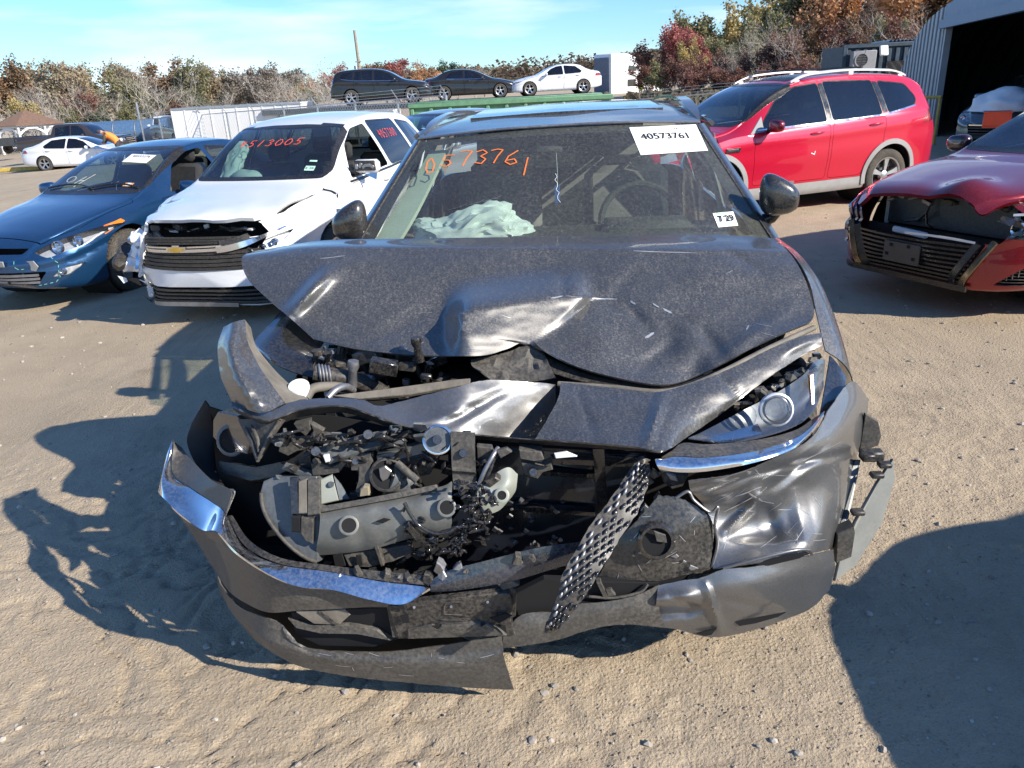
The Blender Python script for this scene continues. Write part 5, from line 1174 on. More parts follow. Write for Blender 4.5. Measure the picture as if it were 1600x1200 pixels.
# shredded grille: a rim and a chain of broken cells
pipe('grille_rim', [(632, 786, -.04), (641, 803, -.05), (656, 822, -.06), (680, 833, -.06), (700, 831, -.06), (712, 824, -.05)], .006, M_('gloss_black'))
path = [(634, 792), (642, 820), (655, 838), (676, 846), (700, 842), (718, 828), (732, 806), (738, 786), (726, 768), (716, 760)]
for k in range(120):
    u = rw.random(); a = lerpl([(p_[0], p_[1], 0) for p_ in path], u); sp_ = 15 if u < .3 else 26
    px, py = a[0] + rw.gauss(0, sp_ * .5) + (14 if u > .35 else 0), a[1] + rw.gauss(0, sp_ * .4) + 6; s = rw.uniform(.006, .013); yc = -.05 + rw.random() * .10
    if px > 800 or py > 872: continue
    c0 = Q(px, py, yc); R_ = rot('Z', rw.uniform(0, 360)) @ rot('X', rw.uniform(0, 360)); mb = MB()
    mb.tube([c0 + R_ @ Vector(v) * s for v in ((-1.8, 0, 0), (-.6, .5, .2), (.5, .4, -.2), (1.1, -.7, 0), (1.9, -.6, .3))], [s * .28, s * .45, s * .5, s * .45, s * .2], 6); mb.box(c0 + R_ @ Vector((s * .4, s * .4, 0)), (s * 1.2, s * .6, s * 1.1), R_, bev=.001)
    mb.build('grille_fragment', M_('gloss_black'), WR, 50)
plate('grille_stub', [(634, 824), (642, 820), (668, 848), (662, 858)], M_('gloss_black'), .02, yc=-.06)
for k in range(34):
    px, py = rw.uniform(770, 880), rw.uniform(780, 880); s = rw.uniform(2.5, 6)
    plate('plastic_shard', [(px + s * cos(a) * rw.uniform(.6, 1.3), py + s * sin(a) * rw.uniform(.5, 1), .10 + rw.uniform(0, .06)) for a in (.3, 1.7, 2.9, 4.4)], rw.choice([M_('blue_grey'), M_('steel'), BP]), .004)  # light bits among these stand in for sun spots on the dark panel
# hanging strip of grille with studs
strip_c = [(1008, 715, .04), (998, 745, .0), (978, 785, -.10), (950, 825, -.26), (925, 865, -.40), (903, 905, -.50), (886, 940, -.56), (866, 975, -.60), (855, 990, -.61)]
strip_w = [8, 17, 23, 25, 25, 24, 17, 11, 5]
rows = [[], [], []]
for (x, y, d), w_ in zip(strip_c, strip_w):
    rows[0].append((x - w_ * .95, y - w_ * .35, d + .01)); rows[1].append((x, y, d)); rows[2].append((x + w_ * .95, y + w_ * .35, d + .01))
GS = patch('grille_strip', rows, BP, nu=50, nv=8, th=.012, f=lambda x, y: .004 * noise.noise(Vector((x / 6, y / 6, 1))), ang=25, jag=2.5)
for i in range(30):
    t_ = .04 + .92 * i / 30; a = crom(strip_c, t_); w_ = lerpl([(q,) for q in strip_w], t_)[0]; b_ = crom(strip_c, min(1, t_ + .028)); 
    for k in range(4):
        o_ = (k - 1.5 + (.5 if i % 2 else 0)) / 2.2
        if abs(o_) > .95 or rw.random() < .14: continue
        p0 = (a[0] + w_ * .95 * o_, a[1] + w_ * .35 * o_, a[2] - .004); p1 = (b_[0] + w_ * .95 * o_, b_[1] + w_ * .35 * o_, b_[2] - .008)
        A_, B_ = Q(*p0), Q(*p1); mb = MB(); mb.tube([A_, A_.lerp(B_, .5) + Vector((0, -.004, .002)), B_], [.0022, .0042, .0028], 6)
        mb.build('grille_stud', M_('steel') if (i * 7 + k * 3) % 7 == 0 else M_('gloss_black'), GS, 60)
for k in range(10):
    px, py = 1015 + rw.uniform(-14, 20), 765 + rw.uniform(-30, 60); s = rw.uniform(4, 9); plate('plastic_shard', [(px + s * cos(a) * rw.uniform(.6, 1.3), py + s * sin(a), .05) for a in (.3, 1.7, 2.9, 4.4)], rw.choice([BP, M_('steel'), BP]), .01)
plate('wire_clip', [(1030, 733), (1060, 741), (1076, 742), (1066, 760), (1050, 764), (1036, 752)], BP, .03, yc=.06); plate('wire_clip', [(1040, 738), (1056, 743), (1060, 752), (1048, 750)], M_('steel'), .02, yc=.05)
# ---- bumper: chrome corner, cover, lip
CH = patch('chrome_trim', [
    [(269, 687, .14), (269, 741, .07), (300, 765, .0), (334, 787, -.08), (352, 803, -.14), (382, 856, -.20), (435, 882, -.24), (502, 892, -.27), (532, 897, -.28), (596, 909, -.29), (640, 914, -.29), (671, 918, -.28)],
    [(258, 720, .10), (256, 756, .0), (290, 790, -.13), (326, 808, -.20), (346, 816, -.26), (377, 860, -.27), (428, 889, -.29), (494, 904, -.31), (527, 909, -.32), (588, 923, -.33), (638, 930, -.33), (671, 918.5, -.29)],
    [(247, 769, .02), (255, 778, -.08), (281, 803, -.24), (316, 828, -.32), (339, 831, -.37), (371, 864, -.34), (420, 897, -.34), (465, 916, -.36), (521, 922, -.36), (577, 937, -.37), (630, 944, -.36), (671, 919, -.30)]], M_('chrome'), nu=110, nv=10, th=.006, ang=40)
plate('trim_joint', [(531, 897, -.292), (533, 897, -.292), (523, 921, -.304), (521, 921, -.304)], M_('paper'), .002)
patch('bumper_top', [[(284, 699, .16), (300, 720, .10), (330, 750, .02), (357, 764, -.04), (362, 772, -.08)], [(272, 690, .14), (270, 738, .07), (302, 764, .0), (335, 787, -.08), (353, 802, -.14)]], M_('bumper_grey'), nu=24, nv=8)
patch('bumper_inner', [[(320, 626, .34), (328, 640, .30), (334, 680, .26), (338, 730, .2), (352, 762, .1)], [(300, 660, .3), (292, 690, .22), (306, 725, .14), (332, 750, .08), (350, 766, .02)]], M_('dark_void'), nu=20, nv=10)
patch('corner_edge', [[(352, 804, -.14), (358, 790, -.10), (366, 770, -.05), (362, 764, -.04)], [(345, 816, -.15), (340, 805, -.11), (350, 785, -.07), (357, 764, -.04)]], M_('steel'), nu=8, nv=4)
COV = patch('bumper_cover', [
    [(275, 798, .0), (318, 829, -.09), (339, 832, -.15), (371, 865, -.21), (420, 898, -.25), (465, 917, -.28), (521, 923, -.29), (577, 938, -.30), (612, 944, -.30)],
    [(300, 835, .0), (325, 855, -.06), (350, 880, -.13), (385, 905, -.19), (425, 925, -.24), (468, 937, -.27), (522, 940, -.28), (575, 945, -.29), (608, 947, -.29)],
    [(325, 876, .02), (338, 895, -.03), (358, 924, -.10), (385, 943, -.15), (420, 957, -.20), (468, 954, -.24), (515, 952, -.26), (570, 949, -.27), (606, 949, -.28)]], M_('bumper_grey'), nu=60, nv=24, f=lambda x, y: .004 * noise.noise(Vector((x / 22, y / 12, 2))))
LIP = patch('bumper_lip', [
    [(337, 889, .02), (346, 915, -.03), (372, 946, -.09), (405, 962, -.14), (437, 974, -.17), (452, 998, -.20), (482, 1013, -.22), (530, 1018, -.24), (615, 1018, -.26), (700, 1007, -.27), (784, 994, -.27)],
    [(339, 905, .01), (356, 945, -.06), (392, 976, -.13), (425, 990, -.17), (455, 1000, -.20), (478, 1015, -.22), (510, 1022, -.24), (550, 1024, -.25), (630, 1026, -.27), (710, 1022, -.28), (786, 1012, -.28)],
    [(342, 918, .0), (366, 963, -.08), (405, 995, -.15), (435, 1010, -.19), (462, 1018, -.22), (490, 1027, -.24), (522, 1033, -.26), (562, 1036, -.27), (640, 1040, -.29), (718, 1040, -.30), (788, 1030, -.30)],
    [(345, 929, .02), (388, 990, -.06), (428, 1021, -.14), (465, 1040, -.18), (500, 1049, -.21), (540, 1056, -.23), (595, 1063, -.25), (652, 1068, -.26), (705, 1073, -.27), (756, 1076, -.27), (803, 1078, -.27)]], M_('bumper_grey'), nu=80, nv=30, f=lambda x, y: .004 * noise.noise(Vector((x / 30, y / 16, 6))), jag=.8)
plate('lamp_recess', [(455, 956, -.2), (545, 950, -.23), (608, 948, -.25), (622, 998, -.2), (585, 1010, -.18), (500, 1008, -.17), (462, 990, -.16)], M_('dark_void'), .02)
plate('recess_panel', [(463, 956), (540, 951), (548, 960), (530, 976), (490, 974)], TAN, .008, yc=-.23); plate('recess_frame', [(450, 966, -.2), (490, 978, -.22), (545, 976, -.24), (590, 984, -.25), (612, 1000, -.25), (560, 990, -.24), (500, 989, -.23), (462, 980, -.21)], DUSTY, .012)
plate('recess_rib', [(497, 955), (503, 954), (530, 975), (526, 977)], BP, .01, yc=-.24); plate('recess_rib', [(604, 945), (610, 945), (622, 996), (614, 996)], BP, .03, yc=-.27)
PH = plate('plate_holder', [(606, 946, -.29), (690, 936, -.31), (780, 926, -.30), (796, 928, -.29), (802, 945, -.29), (798, 968, -.28), (806, 992, -.27), (700, 996, -.29), (622, 997, -.28)], BP, .02)
plate('holder_ledge', [(637, 986, -.31), (675, 978, -.32), (684, 983, -.32), (690, 978, -.32), (748, 974, -.32), (752, 979, -.32), (760, 974, -.31), (792, 992, -.30), (637, 997, -.30)], DUSTY, .02, PH)
for pts in ([(612, 943), (630, 943), (634, 953), (628, 952)], [(625, 962), (638, 960), (640, 973), (630, 974)], [(765, 966), (790, 958), (800, 962), (780, 974)], [(775, 976), (790, 978), (792, 990)], [(676, 978), (684, 983), (688, 978)]): plate('holder_slot', pts, M_('dark_void'), .003, PH, -.325)
for px, py in ((647, 949), (705, 948), (762, 941)): disc('rivet', px, py, -.315, .004, M_('steel'), PH, h=.003)
pipe('embossed_mark', [(695, 960, -.318), (695, 946, -.319), (702, 941, -.32), (722, 941, -.32)], .0015, DUSTY, PH, 5); pipe('embossed_mark', [(695, 960, -.318), (722, 961, -.318)], .0015, DUSTY, PH, 5)
for k in range(4): pipe('embossed_line', [(690 + 3 * k, 968 + 3 * k - (k % 2), -.318), (735 - 4 * k, 967 + 3 * k, -.318)], .0009, DUSTY, PH, 5)
patch('lower_bar', [[(671, 908, -.27), (700, 892, -.26), (760, 876, -.25), (840, 856, -.22), (900, 848, -.18), (940, 840, -.14)], [(673, 917, -.29), (720, 910, -.29), (790, 895, -.27), (850, 878, -.24), (905, 866, -.2), (945, 856, -.15)], [(673, 925, -.28), (720, 922, -.28), (800, 908, -.26), (868, 888, -.22), (910, 878, -.18), (950, 868, -.13)]], mat('blue_black', (.02, .03, .05), .22, .2, 1, var=.3, dust=.25), nu=40, nv=8)
patch('bumper_rail', [[(362, 805, -.10), (390, 845, -.15), (440, 872, -.19), (505, 882, -.22), (590, 892, -.24), (675, 900, -.24)], [(354, 806, -.13), (384, 854, -.19), (436, 880, -.23), (503, 891, -.26), (596, 907, -.28), (674, 915, -.28)]], BP, nu=40, nv=4)
for k, (px, py) in enumerate(((560, 896), (578, 901), (592, 898), (606, 903), (625, 902), (650, 900), (668, 906), (686, 888), (690, 900), (728, 893), (716, 887), (810, 878), (830, 870), (848, 872), (640, 906), (616, 904))):
    s = rw.uniform(5, 11); plate('clip_shard', [(px + s * cos(a) * rw.uniform(.6, 1.2), py + s * sin(a) * rw.uniform(.6, 1.2), -.28 + rw.uniform(-.02, .03)) for a in (.2, 1.4, 2.8, 4.2, 5.2)], rw.choice([M_('lens_glass'), M_('steel'), BP, DUSTY]), .02)
plate('tow_ring', [(750, 926), (795, 915), (806, 922), (806, 962), (790, 972)], BP, .03, yc=-.24); plate('grille_shard', [(776, 912), (800, 906), (812, 914), (786, 922)], DUSTY, .02, yc=-.26)
LC = patch('lower_valance', [
    [(786, 992, -.26), (810, 964, -.24), (834, 957, -.23), (870, 956, -.23), (900, 945, -.22), (949, 940, -.21), (992, 931, -.20), (1030, 914, -.17)],
    [(786, 1000, -.27), (812, 984, -.26), (840, 978, -.26), (874, 976, -.25), (908, 965, -.24), (950, 958, -.23), (990, 954, -.22), (1030, 950, -.20)],
    [(784, 1013, -.25), (827, 1008, -.25), (874, 999, -.24), (911, 987, -.23), (949, 978, -.22), (986, 976, -.21), (1010, 978, -.20), (1040, 981, -.19)]], M_('bumper_grey'), nu=50, nv=16, jag=.8)
plate('valance_void', [(850, 905, -.16), (935, 908, -.16), (1030, 910, -.14), (1075, 898, -.12), (1040, 930, -.12), (980, 940, -.14), (900, 950, -.16), (810, 966, -.17), (800, 930, -.18)], M_('dark_void'), .02)
plate('valance_rib', [(932, 910), (938, 909), (952, 936), (945, 937)], DUSTY, .02, yc=-.19); plate('valance_rib', [(946, 922), (955, 920), (962, 930), (950, 932)], DUSTY, .01, yc=-.185); pipe('valance_brace', [(1012, 913, -.17), (1000, 925, -.18), (960, 934, -.19), (920, 932, -.19)], .004, DUSTY)
lr_f = lambda x, y: (.05 * gau(y - 958 + (x - 1030) * .06, 0, 9) - .03 * gau(y - 940 - (x - 1000) * -.1, 0, 10)) * sm(990, 1020, x) * sm(1110, 1070, x) + crease(x, y, 1100, 905, 1128, 992, 10, -.03) + crease(x, y, 1040, 930, 1112, 958, 8, .022) + crease(x, y, 1128, 935, 1230, 960, 10, .012) + .002 * noise.noise(Vector((x / 26, y / 20, 8)))
patch('lower_corner', [
    [(1028, 915, -.17), (1060, 908, -.17), (1095, 903, -.17), (1130, 890, -.16), (1175, 886, -.14), (1225, 877, -.09), (1269, 867, -.02), (1302, 859, .06)],
    [(1026, 938, -.20), (1065, 930, -.21), (1105, 926, -.20), (1140, 918, -.20), (1185, 912, -.17), (1230, 902, -.11), (1272, 888, -.03), (1304, 875, .06)],
    [(1024, 956, -.20), (1065, 952, -.21), (1108, 950, -.20), (1145, 948, -.19), (1190, 940, -.16), (1232, 926, -.10), (1270, 908, -.03), (1304, 892, .06)],
    [(1030, 980, -.18), (1062, 984, -.17), (1092, 993, -.16), (1130, 995, -.15), (1190, 981, -.11), (1232, 966, -.06), (1268, 950, .0), (1296, 922, .08)]], M_('wreck_grey_clean'), nu=60, nv=30, f=lr_f, ang=28, jag=.8)
plate('corner_slot', [(1148, 972), (1190, 964), (1228, 957), (1215, 964), (1180, 974), (1155, 978)], M_('dark_void'), .003, yc=-.165); plate('corner_slot', [(1088, 990), (1120, 982), (1112, 992), (1100, 994)], M_('dark_void'), .003, yc=-.185)
# inner right panel with the round lamp hole
RP = patch('bumper_panel', [
    [(1029, 774, -.02), (1056, 777, -.03), (1085, 789, -.03), (1111, 811, -.03), (1116, 830, -.03)],
    [(1000, 808, -.05), (1040, 808, -.07), (1075, 815, -.08), (1100, 830, -.07), (1115, 848, -.05)],
    [(962, 848, -.08), (1010, 846, -.11), (1055, 848, -.12), (1090, 858, -.10), (1112, 868, -.07)],
    [(944, 885, -.10), (1000, 880, -.13), (1045, 880, -.14), (1080, 884, -.12), (1110, 884, -.09)],
    [(930, 909, -.10), (985, 906, -.13), (1030, 908, -.14), (1076, 897, -.12), (1108, 895, -.09)]], mat('panel_black', (.022, .021, .02), .32, 0, .6, var=.3, dust=.55, dcol=(.2, .18, .15)), nu=40, nv=32, jag=1.5)
disc('fog_hole', 1025, 845, -.145, .052, M_('gloss_black'), RP, h=.012, hole=.040, nrm=Vector((.05, -1, .25)))
plate('hole_flap', [(1022, 830), (1040, 836), (1042, 848), (1026, 846)], DUSTY, .004, RP, -.166)
for k in range(9):
    a = k / 8; px, py = 990 + 90 * a, 868 + 22 * a - 20 * sin(a * 3); s = rw.uniform(4, 9); plate('paint_tear', [(px + s * cos(t_) * rw.uniform(.5, 1.6), py + .5 * s * sin(t_), -.145) for t_ in (.2, 1.6, 3, 4.6)], M_('steel'), .003, RP)
pipe('torn_edge', [(1056, 778, -.03), (1075, 768, -.03), (1085, 782, -.04), (1110, 800, -.05), (1122, 792, -.05), (1117, 820, -.05), (1121, 850, -.06), (1112, 886, -.08)], .0045, M_('steel'), RP, 6)
fas_f = lambda x, y: crease(x, y, 1126, 838, 1192, 772, 11, -.022) + crease(x, y, 1192, 772, 1300, 690, 13, .016) + crease(x, y, 1240, 760, 1262, 864, 18, -.010) + crease(x, y, 1095, 775, 1170, 745, 9, .014) + crease(x, y, 1190, 775, 1215, 850, 15, .010) - .025 * gau(x, 1185, 20) * gau(y, 775, 16) + .03 * gau(x, 1210, 70) * gau(y - (x - 1200) * .25, 720, 10) * 0 + .012 * gau(y + .22 * (x - 1200), 735, 7) + .03 * gau(x, 1190, 60) * gau(y, 835, 45) + .003 * noise.noise(Vector((x / 40, y / 30, 4)))
FAS = patch('bumper_corner', [
    [(1076, 752, -.02), (1156, 740, .0), (1226, 708, .08), (1268, 684, .18), (1298, 636, .34), (1331, 596, .50), (1357, 623, .56)],
    [(1080, 768, .0), (1160, 764, .03), (1232, 738, .09), (1280, 712, .17), (1312, 676, .29), (1340, 655, .42), (1355, 646, .51)],
    [(1100, 790, .04), (1168, 794, .05), (1236, 780, .09), (1282, 758, .16), (1310, 738, .25), (1328, 722, .34), (1341, 706, .43)],
    [(1120, 838, .0), (1178, 838, .01), (1236, 828, .03), (1280, 814, .09), (1302, 804, .16), (1314, 797, .22), (1322, 788, .3)],
    [(1114, 889, -.10), (1178, 880, -.14), (1232, 873, -.10), (1264, 866, -.02), (1284, 861, .06), (1296, 858, .12), (1304, 853, .2)]], M_('wreck_grey_clean'), nu=90, nv=60, f=fas_f, ang=40, jag=.8)
plate('vent_slot', [(1180, 881), (1225, 868), (1250, 864), (1262, 865), (1250, 872), (1200, 884)], M_('dark_void'), .003, FAS, -.125); pipe('vent_rim', [(1130, 888, -.15), (1180, 874, -.155), (1235, 861, -.12), (1262, 859, -.06), (1268, 866, -.03)], .005, M_('wreck_grey_clean'), FAS, 8)
CW = patch('chrome_wing', [
    [(1050, 704, .06), (1068, 692, .10), (1110, 694, .08), (1184, 687, .14), (1240, 673, .20), (1268, 656, .26), (1288, 642, .32)],
    [(1034, 714, .02), (1060, 712, .03), (1108, 714, .02), (1180, 704, .07), (1238, 686, .14), (1268, 666, .21), (1284, 648, .28)]], M_('bumper_grey'), nu=40, nv=8)
CW2 = patch('chrome_wing', [
    [(1024, 717, .0), (1058, 714, .02), (1108, 715, .01), (1180, 705, .06), (1238, 687, .13), (1266, 668, .2), (1286, 644, .28)],
    [(1026, 726, -.03), (1060, 728, -.03), (1108, 726, -.03), (1178, 715, .02), (1236, 697, .09), (1266, 675, .17), (1287, 647, .27)],
    [(1030, 733, -.03), (1062, 738, -.04), (1108, 736, -.04), (1178, 723, .01), (1236, 703, .08), (1266, 680, .17), (1288, 650, .27)]], M_('chrome'), nu=50, nv=8)
# left-hand-drive side headlight (unbroken)
HL = patch('headlight', [
    [(1076, 684, .14), (1101, 673, .22), (1167, 638, .30), (1213, 614, .38), (1255, 586, .46), (1274, 563, .52), (1290, 562, .55)],
    [(1100, 688, .16), (1140, 684, .2), (1186, 672, .27), (1225, 655, .33), (1258, 630, .42), (1276, 605, .48), (1287, 590, .52)],
    [(1120, 691, .15), (1160, 687, .18), (1192, 681, .22), (1238, 666, .27), (1268, 645, .34), (1280, 620, .42), (1287, 605, .48)]], mat('lamp_dark', (.10, .105, .115), .3, .4, .5, var=.2), nu=30, nv=16)
disc('projector', 1213, 640, .22, .050, M_('lamp_silver'), HL, h=.008, hole=.044, nrm=Vector((.05, -1, .3)), dark=False); q = Q(1213, 640, .22); MB().ball(q + Vector((0, .03, 0)), .036, 18).build('projector_lens', M_('lens_glass'), HL, 60)
disc('projector_ring', 1213, 640, .20, .038, M_('lamp_dark'), HL, h=.004, hole=.034, nrm=Vector((.05, -1, .3)), dark=False)
patch('reflector', [[(1102, 684, .145), (1150, 672, .175), (1184, 662, .205)], [(1116, 690, .125), (1155, 685, .145), (1192, 677, .175)]], M_('reflector'), HL, nu=10, nv=4)
plate('side_marker', [(1265, 586, .38), (1270, 584, .39), (1272, 632, .33), (1268, 634, .33)], M_('amber'), .008, HL)
patch('lens', [
    [(1076, 684, .12), (1101, 673, .18), (1167, 638, .25), (1213, 614, .32), (1255, 586, .40), (1274, 563, .47), (1287, 562, .5)],
    [(1100, 688, .10), (1140, 684, .12), (1186, 668, .17), (1225, 648, .23), (1258, 622, .32), (1274, 600, .39), (1285, 590, .45)],
    [(1120, 692, .10), (1160, 689, .11), (1192, 683, .14), (1238, 668, .19), (1268, 647, .27), (1280, 622, .36), (1285, 605, .43)]], M_('lens_glass'), HL, nu=30, nv=16, th=.003)
patch('lamp_gap', [[(1297, 555, .62), (1310, 570, .6), (1323, 590, .58)], [(1290, 600, .5), (1302, 606, .5), (1316, 618, .48)], [(1282, 645, .36), (1288, 655, .34), (1294, 662, .33)]], M_('gloss_black'), nu=10, nv=14)
for k in range(30):
    a = k / 29; px, py = 1150 + 132 * a + rw.uniform(-5, 5), 640 - 78 * a ** 1.1 + rw.uniform(-6, 8); s = rw.uniform(5, 13)
    plate('trim_shard', [(px + s * cos(t_) * rw.uniform(.5, 1.4), py + .7 * s * sin(t_), .36 + .16 * a + rw.uniform(-.02, .02)) for t_ in (.2, 1.5, 2.7, 3.9, 5.2)], rw.choice([DUSTY, BP, BP, M_('gloss_black')]), .008)
# front wing, flap, splash tray
patch('front_wing', [
    [(1200, 372, 1.42), (1226, 385, 1.2), (1250, 412, 1.02), (1266, 445, .9), (1274, 480, .80), (1283, 520, .70), (1290, 548, .64)],
    [(1212, 372, 1.42), (1240, 392, 1.2), (1266, 425, 1.02), (1282, 458, .9), (1296, 495, .80), (1308, 535, .70), (1316, 566, .64)],
    [(1222, 380, 1.44), (1252, 404, 1.22), (1280, 440, 1.04), (1298, 478, .92), (1313, 520, .82), (1325, 560, .72), (1332, 592, .66)],
    [(1222, 420, 1.46), (1252, 450, 1.26), (1280, 490, 1.10), (1298, 530, .98), (1313, 570, .88), (1325, 605, .78), (1332, 630, .70)]], M_('wreck_grey'), nu=40, nv=20)
plate('wing_liner', [(1352, 646), (1372, 658), (1377, 681), (1372, 696), (1342, 707)], DUSTY, .012, yc=.46)
plate('wing_bracket', [(1336, 718, .38), (1344, 718, .38), (1340, 740, .36), (1330, 790, .3), (1318, 840, .22), (1306, 868, .18), (1303, 856, .18), (1318, 800, .28), (1328, 740, .36)], M_('blue_grey'), .02)
plate('wing_bracket', [(1308, 834), (1334, 822), (1336, 832), (1330, 870), (1306, 880)], DUSTY, .04, yc=.16)
plate('splash_tray', [(1395, 717, .36), (1398, 748, .34), (1377, 819, .28), (1336, 884, .2), (1304, 908, .14), (1312, 872, .16), (1336, 815, .24), (1370, 755, .32)], mat('tray_grey', (.16, .17, .16), .5, var=.12, dust=.3), .008)
for px, py, yc in ((1356, 712, .34), (1382, 726, .33), (1370, 742, .32), (1340, 800, .25)): MB().box(Q(px, py, yc), (.04, .03, .016), bev=.004).build('clip', BP, WR)
c0 = Q(1362, 711, .37); MB().box(c0, (.07, .04, .035), bev=.006).build('sensor', BP, WR)
# ---- cabin of the wreck: screen, roof, pillars, doors, tail
ws_rows = [
    [(655, 220, 2.20), (760, 207, 2.10), (870, 198, 2.07), (985, 193, 2.10), (1089, 193, 2.20)],
    [(624, 272, 2.0), (745, 258, 1.86), (873, 252, 1.82), (1005, 248, 1.86), (1126, 250, 2.0)],
    [(592, 325, 1.80), (730, 315, 1.62), (878, 310, 1.58), (1030, 308, 1.62), (1165, 310, 1.80)],
    [(560, 378, 1.62), (715, 375, 1.42), (884, 374, 1.38), (1052, 372, 1.42), (1206, 372, 1.62)],
    [(548, 398, 1.56), (708, 396, 1.34), (886, 396, 1.30), (1062, 394, 1.34), (1220, 392, 1.56)]]
mt, t, n, l, p = nodes_of('wreck_screen'); MATS['wreck_screen'] = mt; n.remove(p); out = n['Material Output']; tco = n.new('ShaderNodeTexCoord').outputs['Object']
tr = n.new('ShaderNodeBsdfTransparent'); tr.inputs[0].default_value = (.66, .76, .70, 1); gl = n.new('ShaderNodeBsdfGlossy'); gl.inputs['Roughness'].default_value = .03; gl.inputs[0].default_value = (.9, .95, 1, 1)
fr = schlick(n, l); m1 = n.new('ShaderNodeMixShader'); l.new(mth(n, l, 'MINIMUM', mth(n, l, 'MULTIPLY', fr, 1.2), 1.0), m1.inputs[0]); l.new(tr.outputs[0], m1.inputs[1]); l.new(gl.outputs[0], m1.inputs[2])
di = n.new('ShaderNodeBsdfDiffuse'); di.inputs[0].default_value = (.32, .31, .29, 1)
d1 = tex_noise(n, l, tco, 2.2, 5, .6); d2 = tex_noise(n, l, tco, 70, 5, .8); vv = n.new('ShaderNodeTexVoronoi'); vv.inputs['Scale'].default_value = 120; l.new(tco, vv.inputs['Vector'])
sp2 = n.new('ShaderNodeTexVoronoi'); sp2.inputs['Scale'].default_value = 38; l.new(tco, sp2.inputs['Vector'])
df = mth(n, l, 'MULTIPLY', rng(n, l, d1, .3, .7, .35, 1.1), rng(n, l, d2, .42, .68, .03, .20))
df = mth(n, l, 'ADD', df, mth(n, l, 'MULTIPLY', rng(n, l, vv.outputs['Distance'], .20, .08), .20)); df = mth(n, l, 'ADD', df, mth(n, l, 'MULTIPLY', rng(n, l, sp2.outputs['Distance'], .14, .06), .25)); df = mth(n, l, 'ADD', df, .07)
m2 = n.new('ShaderNodeMixShader'); l.new(df, m2.inputs[0]); l.new(m1.outputs[0], m2.inputs[1]); l.new(di.outputs[0], m2.inputs[2]); l.new(m2.outputs[0], out.inputs[0])
SCR = patch('windscreen', ws_rows, mt, nu=40, nv=40, th=0)
_b = bmesh.new(); _b.from_mesh(SCR.data); WBVH = BVHTree.FromBMesh(_b); _b.free()
def on_ws(px, py, out=.004):
    d = (_wr @ ray(px, py)).normalized(); h = WBVH.ray_cast(WCAM, d)
    if h[0] is None: h = WBVH.find_nearest(Q(px, py, 1.62 + .6 * (375 - py) / 180))
    nm = h[1] if h[1].dot(d) < 0 else -h[1]; return h[0] + nm * out, nm
# black ceramic band round the glass
for a, b in (([(654, 221), (622, 274), (590, 327), (562, 376)], [(670, 222), (640, 274), (610, 327), (584, 376)]), ([(1070, 197), (1106, 250), (1143, 310), (1180, 371)], [(1087, 195), (1124, 251), (1163, 311), (1203, 371)]), ([(656, 221), (760, 208), (870, 200), (985, 195), (1087, 195)], [(661, 229), (760, 217), (870, 209), (985, 204), (1088, 203)])):
    vs = []; 
    for q1, q2 in zip([crom(a, i / 20) for i in range(21)], [crom(b, i / 20) for i in range(21)]):
        vs += [on_ws(q1[0], q1[1], -.004)[0], on_ws(q2[0], q2[1], -.004)[0]]
    MB().add(vs, [(2 * i, 2 * i + 1, 2 * i + 3, 2 * i + 2) for i in range(20)]).build('screen_band', M_('black_plastic'), SCR)
roof_rows = [
    [(651, 217, 2.22), (760, 203, 2.10), (870, 195, 2.07), (985, 190, 2.10), (1094, 190, 2.22)],
    [(668, 203, 2.42), (768, 193, 2.35), (875, 186, 2.33), (985, 180, 2.35), (1085, 179, 2.42)],
    [(682, 193, 2.80), (780, 180, 2.75), (882, 173, 2.74), (985, 166, 2.75), (1074, 167, 2.80)],
    [(695, 185, 3.4), (790, 171, 3.4), (885, 163, 3.4), (978, 158, 3.4), (1064, 160, 3.4)]]
RF = patch('roof', roof_rows, M_('wreck_grey'), nu=40, nv=30, th=.006)
# the roof runs on, falling to the tail
e = [Q(*q) for q in roof_rows[-1]]; zz = sum(q.z for q in e) / 5
tail = [[tuple(q) for q in e], [(q.x * .99, 3.9, q.z - .01) for q in e], [(q.x * .96, 4.4, q.z - .08) for q in e], [(q.x * .95, 4.62, q.z - .16) for q in e]]
patch('roof', tail, M_('wreck_grey'), nu=24, nv=16, th=.006, local=True)
sr = [[(735, 187, 2.62), (880, 176, 2.56), (1036, 170, 2.62)], [(745, 180, 2.9), (883, 169.5, 2.86), (1026, 164.5, 2.9)], [(757, 174, 3.35), (886, 163.5, 3.35), (1015, 159, 3.35)]]
patch('sunroof', [[(x, y - 2.2, d) for x, y, d in r] for r in sr], mat('sunroof_glass', (.008, .012, .03), .12, 0, 1, var=.3, dust=.35), nu=24, nv=14, th=.014)
MB().ribbon([Q(652 + (1094 - 652) * k / 24, crom([(651, 218), (760, 204.5), (870, 196.5), (985, 191.5), (1094, 191.5)], k / 24)[1], crom([(2.21,), (2.09,), (2.06,), (2.09,), (2.21,)], k / 24)[0]) for k in range(25)], .006, Vector((0, -.6, .8)), .006).build('roof_trim', M_('steel'), WR)
for pts, wd in (([(664, 213, 2.30), (674, 199, 2.5), (688, 188, 2.8), (706, 180, 3.2), (724, 177, 3.7), (738, 178, 4.2)], .022), ([(1092, 192, 2.28), (1083, 176, 2.45), (1070, 160, 2.75), (1056, 153.5, 3.2), (1040, 153, 3.7), (1028, 156, 4.2)], .03)):
    P = [Vector(crom([tuple(Q(*q)) for q in pts], i / 40)) for i in range(41)]
    MB().ribbon(P, [wd * (.2 + .8 * min(1, 4 * i / 40)) for i in range(41)], Vector((0, 0, 1)), .018).build('roof_rail', M_('wreck_grey_clean'), WR)
PIL = mat('pillar_paint', (.035, .04, .05), .3, .4, 1, var=.2, dust=.25)
